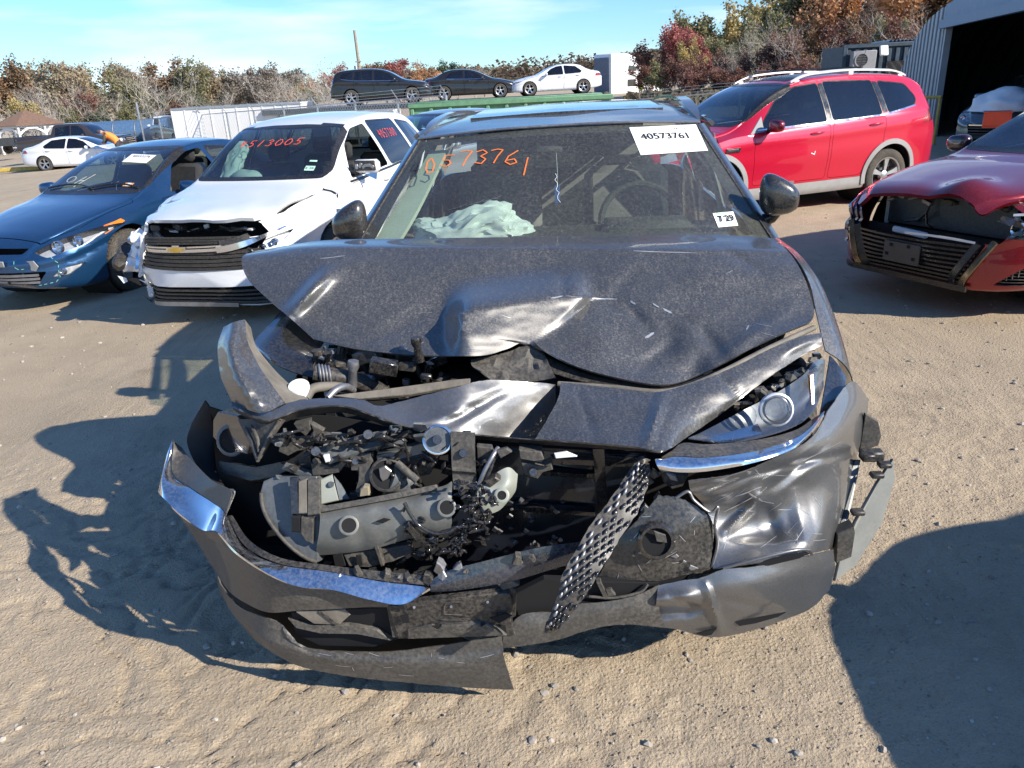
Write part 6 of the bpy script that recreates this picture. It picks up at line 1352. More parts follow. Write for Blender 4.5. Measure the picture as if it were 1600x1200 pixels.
for oi, (o_, i_) in enumerate((([(648, 219, 2.28), (616, 270, 2.06), (582, 324, 1.86), (545, 382, 1.66)], [(656, 220, 2.20), (625, 272, 2.0), (593, 325, 1.80), (562, 378, 1.615)]), ([(1100, 192, 2.28), (1138, 249, 2.06), (1178, 309, 1.86), (1218, 372, 1.66)], [(1088, 194, 2.195), (1125, 250, 2.0), (1164, 310, 1.80), (1205, 372, 1.615)]))):
    mid = [tuple((a + b) / 2 - (0.02 if k == 2 else 0) for k, (a, b) in enumerate(zip(u, v))) for u, v in zip(o_, i_)]
    patch('a_pillar', [o_, mid, i_], PIL, nu=30, nv=6, th=.03)
    MB().tube([Vector(crom([tuple(Q(*q)) for q in i_], k / 24)) for k in range(25)], .005, 6).build('screen_seal', M_('rubber'), SCR)
# pale strip close behind the glass, and belt
patch('inner_strip', [[(672, 236, 2.17), (644, 284, 2.0), (612, 335, 1.79), (584, 378, 1.63)], [(698, 234, 2.14), (674, 284, 1.97), (648, 335, 1.76), (622, 378, 1.60)]], mat('pale_strip', (.66, .68, .56), .8, var=.06), nu=20, nv=4, th=.02)
patch('inner_strip', [[(1085, 215, 2.5), (1105, 262, 2.5), (1122, 325, 2.45)], [(1092, 213, 2.48), (1113, 260, 2.46), (1130, 322, 2.4)]], mat('belt_grey', (.2, .2, .18), .8), nu=12, nv=3, th=.01)
for sg in (1, -1):
    X = lambda x: sg * x
    for nm, y0, y1 in (('door', 1.62, 2.62), ('door', 2.63, 3.52)):
        patch(nm, [[(X(.86), y0, .28), (X(.86), y1, .28)], [(X(.93), y0, .42), (X(.93), y1, .42)], [(X(.935), y0, .75), (X(.935), y1, .75)], [(X(.92), y0, 1.0), (X(.92), y1, 1.02)]], M_('wreck_grey'), nu=10, nv=16, th=.02, local=True)
    patch('rear_wing', [[(X(.86), 3.53, .30), (X(.84), 4.2, .34), (X(.70), 4.62, .42)], [(X(.935), 3.53, .6), (X(.92), 4.2, .6), (X(.74), 4.66, .6)], [(X(.93), 3.53, 1.02), (X(.88), 4.2, 1.08), (X(.72), 4.64, 1.06)]], M_('wreck_grey'), nu=14, nv=12, th=.02, local=True)
    if sg < 0: patch('front_wing', [[(X(.86), 1.61, .30), (X(.88), 1.3, .5), (X(.84), .75, .55)], [(X(.935), 1.61, .7), (X(.93), 1.2, .72), (X(.86), .7, .72)], [(X(.92), 1.61, 1.0), (X(.90), 1.2, .97), (X(.82), .72, .9)]], M_('wreck_grey'), nu=14, nv=12, th=.01, local=True)
    else: patch('front_wing', [[(X(.86), 1.61, .30), (X(.89), 1.36, .5), (X(.90), 1.32, .7)], [(X(.935), 1.61, .7), (X(.93), 1.3, .75), (X(.91), 1.25, .82)], [(X(.92), 1.61, 1.0), (X(.90), 1.4, .99), (X(.88), 1.3, .98)]], M_('wreck_grey'), nu=10, nv=10, th=.01, local=True)
    for y0, y1, z1, y0t in ((1.78, 2.58, 1.44, 2.25), (2.68, 3.48, 1.47, 2.70), (3.58, 4.25, 1.42, 3.60)):
        patch('side_window', [[(X(.915), y0, 1.03), (X(.915), y1, 1.05)], [(X(.83), (y0 + y0t) / 2, 1.25), (X(.83), y1, 1.26)], [(X(.765), y0t, z1), (X(.765), y1 - (.12 if y0 > 3 else 0), z1)]], M_('dark_glass') if y0 > 2.6 else M_('clear_glass'), nu=8, nv=10, th=0, local=True)
    for y in (2.63, 3.53): patch('pillar', [[(X(.92), y - .05, 1.02), (X(.92), y + .05, 1.02)], [(X(.835), y - .045, 1.26), (X(.835), y + .045, 1.26)], [(X(.755), y - .045, 1.50), (X(.755), y + .045, 1.50)]], M_('gloss_black'), nu=3, nv=8, th=.03, local=True)
    MB().ribbon([Vector((X(.765 - .01 * k), 2.36 + .40 * k, 1.475 + .012 * k - .006 * max(0, k - 3) ** 2)) for k in range(6)], .014, Vector((X(.7), 0, .7)), .02).build('roof_edge', M_('wreck_grey'), WR)
MB().box((0, 4.66, .82), (1.42, .05, .62), bev=.02).build('tailgate', M_('wreck_grey'), WR)
patch('rear_window', [[(-.68, 4.66, 1.08), (.68, 4.66, 1.08)], [(-.66, 4.62, 1.38), (.66, 4.62, 1.38)]], M_('dark_glass'), nu=8, nv=6, th=.004, local=True)
MB().box((0, 2.9, .26), (1.6, 3.4, .06)).build('floor_pan', M_('dark_void'), WR)
# wheels (steered front right shows its tread)
class _W: pass
w_ = _W(); w_.root = WR
for y, sg, st, r in ((.93, 1, -8, .345), (.93, -1, 4, .345), (3.62, 1, 0, .345), (3.62, -1, 0, .345)): Car.wheel(w_, y, sg, r, .22, .23, x=.80, steer=st)
# mirrors
for c0, d, sg in ((Q(547, 347, 1.72), (.165, .15, .17), -1), (Q(1217, 306, 1.72), (.175, .15, .17), 1)):
    mb = MB(); mb.ball(c0, (d[0] / 2, d[1] / 2, d[2] / 2), 28); vs = []
    for v in mb.v:
        v = Vector(v) - c0; u = [v[i] / (d[i] / 2) for i in range(3)]
        for i in range(3): v[i] = d[i] / 2 * (abs(u[i]) ** .72) * (1 if u[i] > 0 else -1)
        if v.y > 0: v.y *= .35
        k = sg * v.x / (d[0] / 2); v.z *= 1.0 - .30 * k - .0 ; v.z += -.012 * k * sg * 0 - .018 * k; vs.append(tuple(v + c0))
    mb.v = vs; MR = mb.build('mirror', mat('mirror_shell', (.022, .022, .022), .22, .1, 1, var=.2, dust=.25), WR, 60)
    MB().tube([c0 + Vector((-sg * .01, .02, -.05)), c0 + Vector((-sg * .02, .03, -.10)), c0 + Vector((-sg * .12, .03, -.14))], [.05, .03, .035], 12).build('mirror_arm', M_('black_trim'), MR)
    MB().box(c0 + Vector((0, d[1] * .19, 0)), (d[0] * .8, .004, d[2] * .7)).build('mirror_glass', M_('mirror_glass'), MR)
# inside
mb = MB(); mb.box((0, 1.75, .98), (1.55, .45, .16), bev=.06); mb.box((0, 1.62, 1.03), (1.4, .3, .06), bev=.02); mb.box((.38, 1.78, 1.065), (.42, .2, .07), bev=.03); mb.build('dashboard', mat('dash', (.045, .045, .045), .7, var=.2, dust=.3), WR)
for sx in (-.38, .38):
    mb = MB(); mb.box((sx, 2.55, .60), (.52, .52, .16), bev=.05); mb.box((sx, 2.86, .93), (.50, .13, .62), rot('X', -14), bev=.05); mb.box((sx, 2.97, 1.34), (.27, .10, .19), rot('X', -10), bev=.04); mb.build('seat', mat('seat_cloth', (.16, .155, .14), .85, var=.15), WR)
mb = MB(); mb.box((0, 3.75, .9), (1.3, .14, .65), rot('X', -14), bev=.05); mb.build('rear_seat', M_('seat_cloth'), WR)
c0 = Vector((.37, 2.0, 1.05)); Rm = rot('X', -22); mb = MB(); mb.tube([c0 + Rm @ Vector((.19 * cos(a), 0, .19 * sin(a))) for a in [2 * pi * k / 28 for k in range(29)]], .017, 8, False); mb.box(c0, (.36, .03, .05), Rm, bev=.01); mb.tube([c0, c0 + Vector((0, -.25, -.1))], .03, 8); mb.build('steering_wheel', M_('dash'), WR)
# collapsed passenger airbag
b2 = bmesh.new(); bmesh.ops.create_icosphere(b2, subdivisions=5, radius=1); ca = Q(738, 364, 1.76)
for v in b2.verts:
    q = v.co.copy(); f_ = 1 + .24 * noise.noise(q * 2.3) + .16 * (1 - 2 * abs(noise.noise(q * 3.4 + Vector((3, 1, 2))))) + .05 * (1 - 2 * abs(noise.noise(q * 8 + Vector((1, 5, 2))))); v.co = Vector((q.x * .24 * f_, q.y * .13 * f_, max(-.05, q.z * .105 * f_ + .03 * sin(q.x * 4)))) + ca
bm_obj(b2, 'passenger_airbag', mat('airbag_green', (.86, .88, .85), .85, var=.04, scale=5), WR, 40)
mb = MB(); q, nm = on_ws(857, 226, -.03); mb.box(q + Vector((0, .03, .0)), (.13, .08, .03), bev=.01); mb.build('camera_housing', M_('dash'), SCR)
mb = MB(); mb.box(q + Vector((.0, .14, -.06)), (.26, .03, .07), bev=.02); mb.tube([q + Vector((0, .05, 0)), q + Vector((0, .13, -.05))], .012, 6); mb.build('rear_view_mirror', M_('black_trim'), WR)
# blue card on a cord from the mirror: hangs from the car, a thing of its own
ct = WR.matrix_world if False else None
def to_world(v): return WO + Matrix.Rotation(WRZ, 3, 'Z') @ v
qa = Q(871, 278, 2.02); qb = Q(871, 316, 2.02)
at = empty('air_freshener', to_world(qb), WRZ, 'small blue card hanging on a cord behind the grey wreck\'s windscreen', 'air freshener')
MB().box((0, 0, .04), (.026, .004, .085), bev=.001).build('card', mat('card_blue', (.04, .14, .42), .5), at)
MB().tube([(0, 0, .082), (.004, 0, .13), (0, .02, (qa - qb).z + .12)], .0015, 5).build('cord', M_('paper'), at)
def hug(o, out=.0055):
    """lettering follows the curve of the glass"""
    for v in o.data.vertices:
        a, nm, _, _ = WBVH.find_nearest(v.co); nm = nm if nm.dot(WCAM - a) > 0 else -nm; v.co = a + nm * out
# paper notice, tax sticker, crayon number
def ws_sheet(name, pts, mt_, out=.003, parent=SCR):
    P = [on_ws(x, y, out) for x, y in pts]; n_ = 8; vs = []; fs = []
    for j in range(n_ + 1):
        for i in range(n_ + 1):
            u, v = i / n_, j / n_; x = (pts[0][0] * (1 - u) + pts[1][0] * u) * (1 - v) + (pts[3][0] * (1 - u) + pts[2][0] * u) * v; y = (pts[0][1] * (1 - u) + pts[1][1] * u) * (1 - v) + (pts[3][1] * (1 - u) + pts[2][1] * u) * v; vs.append(on_ws(x, y, out)[0])
    for j in range(n_):
        for i in range(n_): a = j * (n_ + 1) + i; fs.append((a, a + 1, a + n_ + 2, a + n_ + 1))
    bm = bmesh.new(); q = [bm.verts.new(v) for v in vs]; [bm.faces.new([q[k] for k in f]) for f in fs]; bm.normal_update()
    if sum((WCAM - f.calc_center_median()).dot(f.normal) for f in bm.faces) < 0: bmesh.ops.reverse_faces(bm, faces=bm.faces)
    o = bm_obj(bm, name, mt_, parent); x, y = sum(p_[0] for p_ in pts) / 4, sum(p_[1] for p_ in pts) / 4; c_, nm = on_ws(x, y, out + .006)
    X = (on_ws(pts[1][0], pts[1][1])[0] - on_ws(pts[0][0], pts[0][1])[0]).normalized(); X = (X - nm * X.dot(nm)).normalized(); Y = nm.cross(X)
    return o, c_, Matrix((X, Y, nm)).transposed()
o, c_, R_ = ws_sheet('lot_notice', [(983, 200), (1087, 195), (1106, 236), (1001, 243)], M_('paper'))
hug(put_text('40573761', .064, c_ + R_ @ Vector((-.005, .024, 0)), R_, M_('ink'), o, stretch=1.05)); hug(put_text('40573761', .064, c_ + R_ @ Vector((-.0035, .0245, 0)), R_, M_('ink'), o, stretch=1.05))
hug(put_text('16411 - E', .02, c_ + R_ @ Vector((.09, .078, 0)), R_, M_('ink'), o)); hug(put_text('13', .018, c_ + R_ @ Vector((-.15, .084, 0)), R_, M_('ink'), o))
o, c_, R_ = ws_sheet('inspection_sticker', [(1113, 334), (1145, 331), (1153, 353), (1122, 356)], M_('paper'))
put_text('7 29', .050, c_, R_, M_('ink'), o, depth=.001); put_text('7 29', .050, c_ + R_ @ Vector((.0015, 0, 0)), R_, M_('ink'), o, depth=.001); put_text('INSPECTION', .012, c_ + R_ @ Vector((-.005, .034, 0)), R_, M_('sticker_green'), o); put_text('EXPIRES', .012, c_ + R_ @ Vector((.0, -.034, 0)), R_, M_('sticker_green'), o)
num = [('4', 640, 277, 18, 22), ('0', 664, 272, 16, 24), ('5', 686, 261, 24, 18), ('7', 716, 260, 24, 24), ('3', 740, 257, 24, 22), ('7', 764, 256, 24, 22), ('6', 786, 258, 28, 22), ('1', 812, 275, 18, 28)]
for k, (ch, x0, y0, w_c, h_c) in enumerate(num):
    mb = MB(); nm = on_ws(750, 260)[1]
    strokes(mb, [[(x0 + u * w_c + v * 3, y0 - v * h_c) for u, v in sg_] for sg_ in DIG[ch]], lambda x, y: on_ws(x, y, .003)[0], .0034 if k else .002, nm, .001)
    mb.build('crayon_digit', M_('marker_orange') if k else M_('ink'), SCR)
mb = MB(); strokes(mb, [[(868 + 2.4 * sin(i * 2.3) + i * .6, 272 + 5 * i) for i in range(10)]], lambda x, y: on_ws(x, y, .003)[0], .0008, on_ws(870, 290)[1], .0004); mb.build('screen_crack', M_('paper'), SCR)
mb = MB()
for k in range(9): x, y = 700 + 9 * k, 330 - 2.2 * k; a, nm = on_ws(x, y); b_, _ = on_ws(x + 12, y - 4 - (k % 3)); mb.ribbon([a, b_], .0012, nm, .0005)
mb.build('screen_scratch', M_('steel'), SCR)
# bright scratches on bonnet and bumper corner
def scratch(tgt, spots, name='scratch'):
    b_ = bmesh.new(); b_.from_mesh(tgt.data); tr_ = BVHTree.FromBMesh(b_); b_.free(); mb = MB()
    for x, y, dx, dy, hw in spots:
        P = []
        for k in range(5):
            u = k / 4; d = (_wr @ ray(x + dx * u, y + dy * u + 0.4 * sin(u * 5))).normalized(); h = tr_.ray_cast(WCAM, d)
            if h[0] is not None: nm = h[1] if h[1].dot(d) < 0 else -h[1]; P.append((h[0] + nm * .0006, nm))
        if len(P) > 2: mb.ribbon([a for a, _ in P], [hw * .3, hw, hw * .8, hw, hw * .2][:len(P)], P[0][1], .0005)
    if mb.v: mb.build(name, M_('scratch_metal'), tgt, kind='stuff')
mat('scratch_metal', (.55, .55, .55), .35, .6, var=.2)
scratch(HOOD, [(985, 470, 8, 6, .004), (1020, 474, 10, 7, .004), (1036, 482, 14, 8, .004), (925, 466, 40, 2, .002), (885, 462, 30, 4, .003), (860, 466, 20, -3, .003), (1008, 528, 14, -8, .005), (1170, 508, -4, 8, .003), (1180, 505, 26, 6, .0015), (990, 392, 100, 4, .003), (1190, 520, 30, 8, .001), (500, 404, 40, -4, .002)] + [(rw.uniform(450, 1250), rw.uniform(410, 520), rw.uniform(-20, 20), rw.uniform(-6, 6), .0008) for _ in range(9)])
scratch(FAS, [(1085, 800, 60, -30, .001), (1130, 800, 60, -30, .0015), (1150, 775, 40, -14, .003), (1170, 770, 22, 14, .003), (1240, 850, 20, -30, .0008), (1255, 720, 60, -30, .001), (1180, 740, 50, 4, .001), (1130, 860, 10, -30, .001)] + [(rw.uniform(1100, 1290), rw.uniform(740, 860), rw.uniform(-30, 30), rw.uniform(-20, 20), .0006) for _ in range(24)])
scratch(LIP, [(rw.uniform(440, 790), rw.uniform(1018, 1062), rw.uniform(-25, 25), rw.uniform(-8, 8), .0007) for _ in range(12)]); scratch(RP, [(rw.uniform(960, 1100), rw.uniform(800, 900), rw.uniform(-20, 20), rw.uniform(-14, 14), .0008) for _ in range(18)])
# ---------------------------------------------------------------- more vehicles
paint('paint_black', (.012, .013, .016), .12, .3, .3); paint('paint_silver', (.50, .52, .54), .12, .7, .32); paint('paint_grey', (.17, .175, .18), .2, .7, .32)
GRP = 'damaged cars parked in the yard'
pz = at_z(1505, 212, .35); far_car('parked_sedan', SEDAN, (pz.x + .75, pz.y + .35, 0), -52, 'dark grey saloon with a white sheet over its screen, beside the arched shed', M_('paint_grey'), GRP, near=True, n=64, L=4.85, glz='screen_glass')
pz = at_z(632, 222, .95); far_car('parked_sedan', SEDAN, (pz.x - 1.15, pz.y - 1.1, -.05), -42, 'silver saloon between the white crossover and the grey wreck', M_('paint_silver'), GRP, near=True, n=64, L=4.7, glz='screen_glass')
SV = C_LAST = None
far_car('parked_sedan', SEDAN, (1.86, 1.02, 0), -90, 'black saloon beside the camera whose shadow crosses the dirt', M_('paint_black'), GRP, n=40, mirrors=False)
# things on the grey saloon
p0 = at_y(1580, 152, 14.2); sh = empty('dust_sheet', p0 - Vector((0, 0, .2)), 0, 'white sheet draped over the dark grey saloon by the arched shed', 'sheet')
b2 = bmesh.new(); bmesh.ops.create_icosphere(b2, subdivisions=4, radius=1)
for v in b2.verts:
    q = v.co.copy(); v.co = Vector((q.x * .62, q.y * .6, max(-.02, q.z) * .36)) * (1 + .16 * noise.noise(q * 2.4) + .06 * noise.noise(q * 6))
bm_obj(b2, 'cloth', mat('white_cloth', (.80, .80, .78), .85, var=.04), sh, 60)
p0 = at_y(1557, 190, 12.2); bx = empty('crate', (p0.x, p0.y, .75), radians(-30), 'orange red box on the bonnet of the dark grey saloon', 'crate')
mb = MB(); mb.box((0, 0, .02), (.36, .3, .03)); 
for sx in (-1, 1): mb.box((sx * .17, 0, .12), (.02, .3, .2), bev=.003); mb.box((0, sx * .14, .12), (.32, .02, .2), bev=.003)
mb.build('shell', mat('orange_red', (.75, .10, .03), .45, var=.05), bx)
mb = MB(); mb.box((0, 0, .225), (.38, .32, .02), bev=.004); mb.build('rim', M_('orange_red'), bx)
# white saloon and trucks across the yard, left
def left_at(px, py, zg): return at_z(px, py, zg)
paint('paint_white2', (.78, .79, .80), .03, 0, .3)
p0 = left_at(52, 266, -.95); CH_ = far_car('parked_sedan', SEDAN, (p0.x + 5.05, p0.y, -.98), 90, 'white saloon parked in front of the dark pickup across the yard', M_('paint_white2'), 'vehicles parked across the yard', L=5.05, rear_lamp=True)
PICK = dict(SUV, L=5.85, top=[(0, .95), (.08, 1.08), (.3, 1.16), (1.2, 1.24), (1.45, 1.28), (2.05, 1.78), (2.4, 1.90), (3.3, 1.91), (3.75, 1.84), (3.86, 1.45), (3.92, 1.34), (5.75, 1.34), (5.85, 1.2)],
    wt=[(0, .7), (.3, .8), (1.4, .82), (2.1, .70), (3.7, .70), (3.9, .88), (5.85, .86)], belt=[(0, .8), (.3, 1.0), (1.4, 1.16), (3.7, 1.24), (3.9, 1.28), (5.85, 1.1)],
    wb=[(0, .72), (.08, .84), (.3, .92), (1, .96), (5.4, .96), (5.75, .94), (5.85, .90)], bot=[(0, .42), (.5, .38), (5.3, .45), (5.85, .6)], crown=[(0, .06), (5.85, .05)],
    win=[[(1.95, 1.25), (2.75, 1.27), (2.73, 1.78), (2.40, 1.76), (2.15, 1.60)], [(2.83, 1.275), (3.62, 1.29), (3.60, 1.70), (2.81, 1.79)]],
    screen=[(-.74, 1.31), (.74, 1.31), (.66, 1.76), (-.66, 1.76)], rear=[(-.6, 1.45), (.6, 1.45), (.58, 1.72), (-.58, 1.72)], screen_y=(2.3, 3.6), ax=(1.0, 4.5),
    doors=[[(1.75, .5), (2.76, .5), (2.79, 1.24), (1.75, 1.2)], [(2.81, .5), (3.5, .5), (3.66, .7), (3.68, 1.26), (2.84, 1.25)]], handles=[(2.6, 1.14), (3.5, 1.16)])
def pickup(px, py, zg, deg, label, pm, dx=0, L=5.85):
    p0 = at_z(px, py, zg); c = Car('pickup_truck', (p0.x + dx, p0.y, zg), radians(deg), label, 'pickup truck', spec(PICK, n=48), pm, 'vehicles parked across the yard')
    for sg in (1, -1):
        c.lamp('headlight', rpoly([(sg * .50, .92), (sg * .86, .92), (sg * .88, 1.06), (sg * .52, 1.06)], .02), 'y', -1, .9, .05, bulbs=[(sg * .7, .99, .06)])
        c.lamp('tail_light', rpoly([(sg * .74, .85), (sg * .9, .85), (sg * .9, 1.2), (sg * .76, 1.2)], .02), 'y', 1, 5.0, .02, inner='red_lens')
    c.hole(c.region(rpoly([(-.48, .66), (.48, .66), (.48, 1.05), (-.48, 1.05)], .04), 'y', -1, .6)); MB().box((0, .2, .85), (1.2, .02, .6)).build('grille_back', M_('dark_void'), c.root)
    for z in (.72, .82, .92, 1.0): bar(c, 'grille_bar', z, z, -.46, .46, .022, M_('chrome'), .0, .02, 9)
    bar(c, 'bumper_bar', .52, .52, -.8, .8, .08, M_('chrome'), -.05, .05, 9)
    c.hole(c.region(rpoly([(-.80, 4.02), (.80, 4.02), (.80, 5.70), (-.80, 5.70)], .03), 'z', 1, (3.9, 5.9)))
    MB().box((0, 4.86, .9), (1.5, 1.6, .03)).build('truck_bed', M_('black_plastic'), c.root)
    dress(c, 'dark_glass', 'dark_glass', .40, .46, archz=.42, near=False, handle_mat=pm); c.finish(); return c
paint('paint_brown', (.05, .04, .04), .15, .4)
pickup(46, 252, -1.1, 90, 'dark pickup truck with a red tail light behind the white saloon', M_('paint_brown'), 5.9)
paint('paint_green_dark', (.05, .06, .06), .15, .4)
pickup(262, 226, -1.2, 20, 'white pickup truck seen through the chain link fence', M_('paint_white2'))
pickup(306, 228, -1.15, 40, 'dark pickup truck seen through the chain link fence', M_('paint_green_dark'))
p0 = at_z(70, 240, -1.5); far_car('parked_van', SUV, (p0.x - 2.5, p0.y + 6, -1.6), -70, 'white van parked in front of the gazebo', M_('paint_white2'), 'vehicles parked across the yard', cat='van', H=1.15, L=5)
# blue tank trailer far behind the pickup
p0 = at_y(200, 205, 62); tk = empty('tank_trailer', (p0.x, p0.y, -1.9), radians(4), 'long dull blue tank trailer standing beyond the dark pickup', 'tank trailer'); tk.scale = (.8, .8, .8)
mb = MB(); mb.lathe([(.01, -5.2), (.7, -5.15), (1.0, -4.9), (1.05, -4.5), (1.05, 4.5), (1.0, 4.9), (.7, 5.15), (.01, 5.2)], 28, None, (0, 0, 1.9)); mb.build('tank', mat('tank_blue', (.10, .20, .34), .35, .3, .5, dust=.2), tk)
for x in (-3, -1, 1, 3): MB().lathe([(1.07, -.05), (1.09, 0), (1.07, .05)], 28, None, (x, 0, 1.9)).build('tank_band', M_('steel'), tk)
MB().box((0, 0, .85), (9.6, .8, .18), bev=.02).build('chassis', M_('black_plastic'), tk)
for x in (-4, -2.9):
    for sg in (1, -1): MB().lathe([(.2, -.15), (.48, -.13), (.5, 0), (.48, .13), (.2, .15), (.18, .05), (.02, .05)], 20, rot('Z', 90), (x, sg * .95, .5)).build('wheel', M_('rubber'), tk)
# ---------------------------------------------------------------- trailers with cars on top
def deck(name, px0, px1, Y, z, zg, label, py_ref):
    a, b = at_y(px0, py_ref, Y), at_y(px1, py_ref, Y); L = (b - a).length; t_ = empty(name, (a.x, a.y, zg), atan2(b.y - a.y, b.x - a.x), label, 'car trailer', 'car trailers behind the green skip')
    H_ = z - zg; mb = MB(); mb.box((L / 2, 0, H_ - .06), (L, 2.3, .12), bev=.01); mb.build('deck', M_('steel'), t_)
    for sg in (1, -1): MB().box((L / 2, sg * 1.18, H_ - .14), (L, .08, .22), bev=.01).build('side_rail', M_('dark_alloy'), t_)
    for k in range(int(L / 1.6)):
        for sg in (1, -1): MB().box((.8 + 1.6 * k, sg * 1.17, (H_ - .2) / 2 + .1), (.08, .08, H_ - .3)).build('stake', M_('dark_alloy'), t_)
    for x in (L * .62, L * .74):
        for sg in (1, -1): MB().lathe([(.2, -.14), (.42, -.12), (.44, 0), (.42, .12), (.2, .14), (.18, .05), (.02, .05)], 20, rot('Z', 90), (x, sg * .95, .44)).build('wheel', M_('rubber'), t_)
    return t_
ZD = 1.06
deck('car_trailer', 418, 668, 41, ZD, -.6, 'steel car trailer carrying the black crossover', 164)
deck('car_trailer', 670, 935, 42, ZD + .02, -.2, 'steel car trailer carrying the black and white saloons', 158)
G2 = 'cars loaded on the trailers'
def on_deck(base, px, Y, z, deg, label, pm, L, H=1, **kw):
    p0 = at_y(px, 158, Y); d = Vector((-sin(radians(deg)), cos(radians(deg)))); return far_car(kw.pop('name'), base, (p0.x - d.x * L / 2, p0.y - d.y * L / 2, z), deg, label, pm, G2, L=L, H=H, **kw)
on_deck(SUV, 600, 41, ZD, 92, 'black crossover loaded on the trailer under the utility pole', M_('paint_black'), 4.95, 1.0, name='loaded_suv', belt='chrome', wheel=.36, arch=.41, n=52)
on_deck(SEDAN, 737, 42, ZD + .02, 93, 'black saloon loaded on the trailer between the crossover and the white saloon', M_('paint_black'), 4.7, 1.0, name='loaded_sedan', belt='chrome', n=52)
on_deck(SEDAN, 868, 42, ZD + .02, -86, 'white saloon loaded on the trailer next to the truck cab', M_('paint_white2'), 4.55, 1.0, name='loaded_sedan', n=52)
# ---------------------------------------------------------------- green skip
a, b = at_z(646, 163, 1.22), at_z(952, 155, 1.22); Ys = 22.5; a, b = at_y(640, 163, Ys), at_y(955, 155, Ys); L = (b - a).length
dp = empty('skip', (a.x, a.y, -.15), atan2(b.y - a.y, b.x - a.x), 'long green steel skip with ribbed sides behind the grey wreck', 'skip')
SG = mat('skip_green', (.13, .30, .16), .5, .1, .2, var=.15, dust=.3); Hs = a.z + .15
for y in (0, 2.3): MB().box((L / 2, y, Hs / 2), (L, .05, Hs - .1)).build('side_panel', SG, dp)
for x in (0, L): MB().box((x, 1.15, Hs / 2), (.05, 2.25, Hs - .12)).build('end_panel', SG, dp)
MB().box((L / 2, 1.15, .08), (L - .1, 2.2, .06)).build('floor_panel', M_('dark_void'), dp)
for y in (-.04, 2.34): MB().box((L / 2, y, Hs - .05), (L + .1, .16, .13), bev=.02).build('top_rail', SG, dp)
for k in range(int(L / .52) + 1): MB().box((.06 + .52 * k, -.07, Hs / 2 - .06), (.10, .10, Hs - .14), bev=.015).build('rib', SG, dp)
# ---------------------------------------------------------------- white box trailers
def box_trailer(px0, py0, px1, py1, Y, zg, label):
    a, b = at_y(px0, py0, Y), at_y(px1, py1, Y); L = Vector((b.x - a.x, b.y - a.y)).length; Hb = (a.z + b.z) / 2 - zg; t_ = empty('box_trailer', (a.x, a.y, zg), atan2(b.y - a.y, b.x - a.x), label, 'box trailer', 'white box trailers behind the fence')
    W2 = M_('white_paint'); MB().box((L / 2, 1.25, (Hb + .9) / 2), (L, 2.5, Hb - .9), bev=.02).build('box', W2, t_)
    n_ = int(L / .6)
    for k in range(n_ + 1): MB().box((.03 + (L - .06) * k / n_, -.012, (Hb + .9) / 2), (.05, .03, Hb - 1.0)).build('panel_rib', W2, t_)
    for z in (Hb - .04, .94): MB().box((L / 2, -.02, z), (L + .02, .06, .09), bev=.01).build('edge_rail', M_('alloy'), t_)
    MB().box((L / 2, 1.25, .78), (L * .9, .9, .16)).build('chassis', M_('black_plastic'), t_)
    for x in (L * .72, L * .84):
        for y in (.35, 2.15): MB().lathe([(.2, -.14), (.46, -.12), (.48, 0), (.46, .12), (.2, .14), (.18, .05), (.02, .05)], 20, rot('Z', 90), (x, y, .48)).build('wheel', M_('rubber'), t_)
box_trailer(266, 171, 470, 158, 40, -1.35, 'white box trailer standing behind the fence gate')
box_trailer(466, 179, 614, 172, 31, -.9, 'lower white box trailer beside the green skip')
# ---------------------------------------------------------------- lorry cab
p0 = at_y(905, 130, 96); lo_ = empty('lorry_cab', (p0.x + 2.2, p0.y, -.9), radians(38), 'white sleeper lorry cab seen side on behind the loaded white saloon', 'lorry'); lo_.scale = (1.2, 1.2, 1.2)
pr = [(0.6, .9), (.6, 4.35), (1.1, 4.42), (2.9, 4.36), (4.2, 3.95), (5.2, 3.3), (5.75, 2.85), (5.95, 2.1), (7.9, 1.9), (8.3, 1.3), (8.3, .7), (.6, .7)]
W2 = M_('white_paint'); b2 = bmesh.new(); vs1 = [b2.verts.new((x, -1.2, z)) for x, z in pr]; f0 = b2.faces.new(vs1); r = bmesh.ops.extrude_face_region(b2, geom=[f0]); bmesh.ops.translate(b2, verts=[g for g in r['geom'] if isinstance(g, bmesh.types.BMVert)], vec=(0, 2.4, 0)); bmesh.ops.recalc_face_normals(b2, faces=b2.faces)
bmesh.ops.bevel(b2, geom=[e for e in b2.edges], offset=.12, segments=3, affect='EDGES', profile=.5); bm_obj(b2, 'cab', W2, lo_, 50)
MB().box((.52, 0, 2.4), (.14, 2.1, 3.3), bev=.04).build('rear_wall', mat('cab_back', (.12, .15, .2), .5), lo_)
for pts in ([(3.0, 3.3), (4.1, 3.15), (4.1, 2.75), (2.95, 2.8)], [(2.85, 2.0), (4.0, 2.0), (4.05, 1.35), (2.85, 1.35)]):
    for y in (-1.2, 1.2): sg = 1 if y > 0 else -1; MB().prism([(x, y + sg * .002, z) for x, z in rpoly(pts, .12)], (0, sg * .02, 0)).build('side_window', M_('gloss_black'), lo_)
for y in (-1.2, 1.2): sg = 1 if y > 0 else -1; MB().prism([(x, y + sg * .002, z) for x, z in rpoly([(5.0, 2.25), (6.0, 2.1), (5.7, 2.72), (5.1, 2.8)][:4], .05)], (0, sg * .02, 0)).build('door_window', M_('gloss_black'), lo_)
MB().prism([(5.88, -1.0, 2.15), (5.88, 1.0, 2.15), (5.72, .95, 2.75), (5.72, -.95, 2.75)], (.05, 0, .02)).build('windscreen', M_('gloss_black'), lo_)
for sg in (1, -1): MB().box((6.3, sg * 1.45, 2.4), (.1, .14, .8), bev=.03).build('mirror', M_('chrome'), lo_)
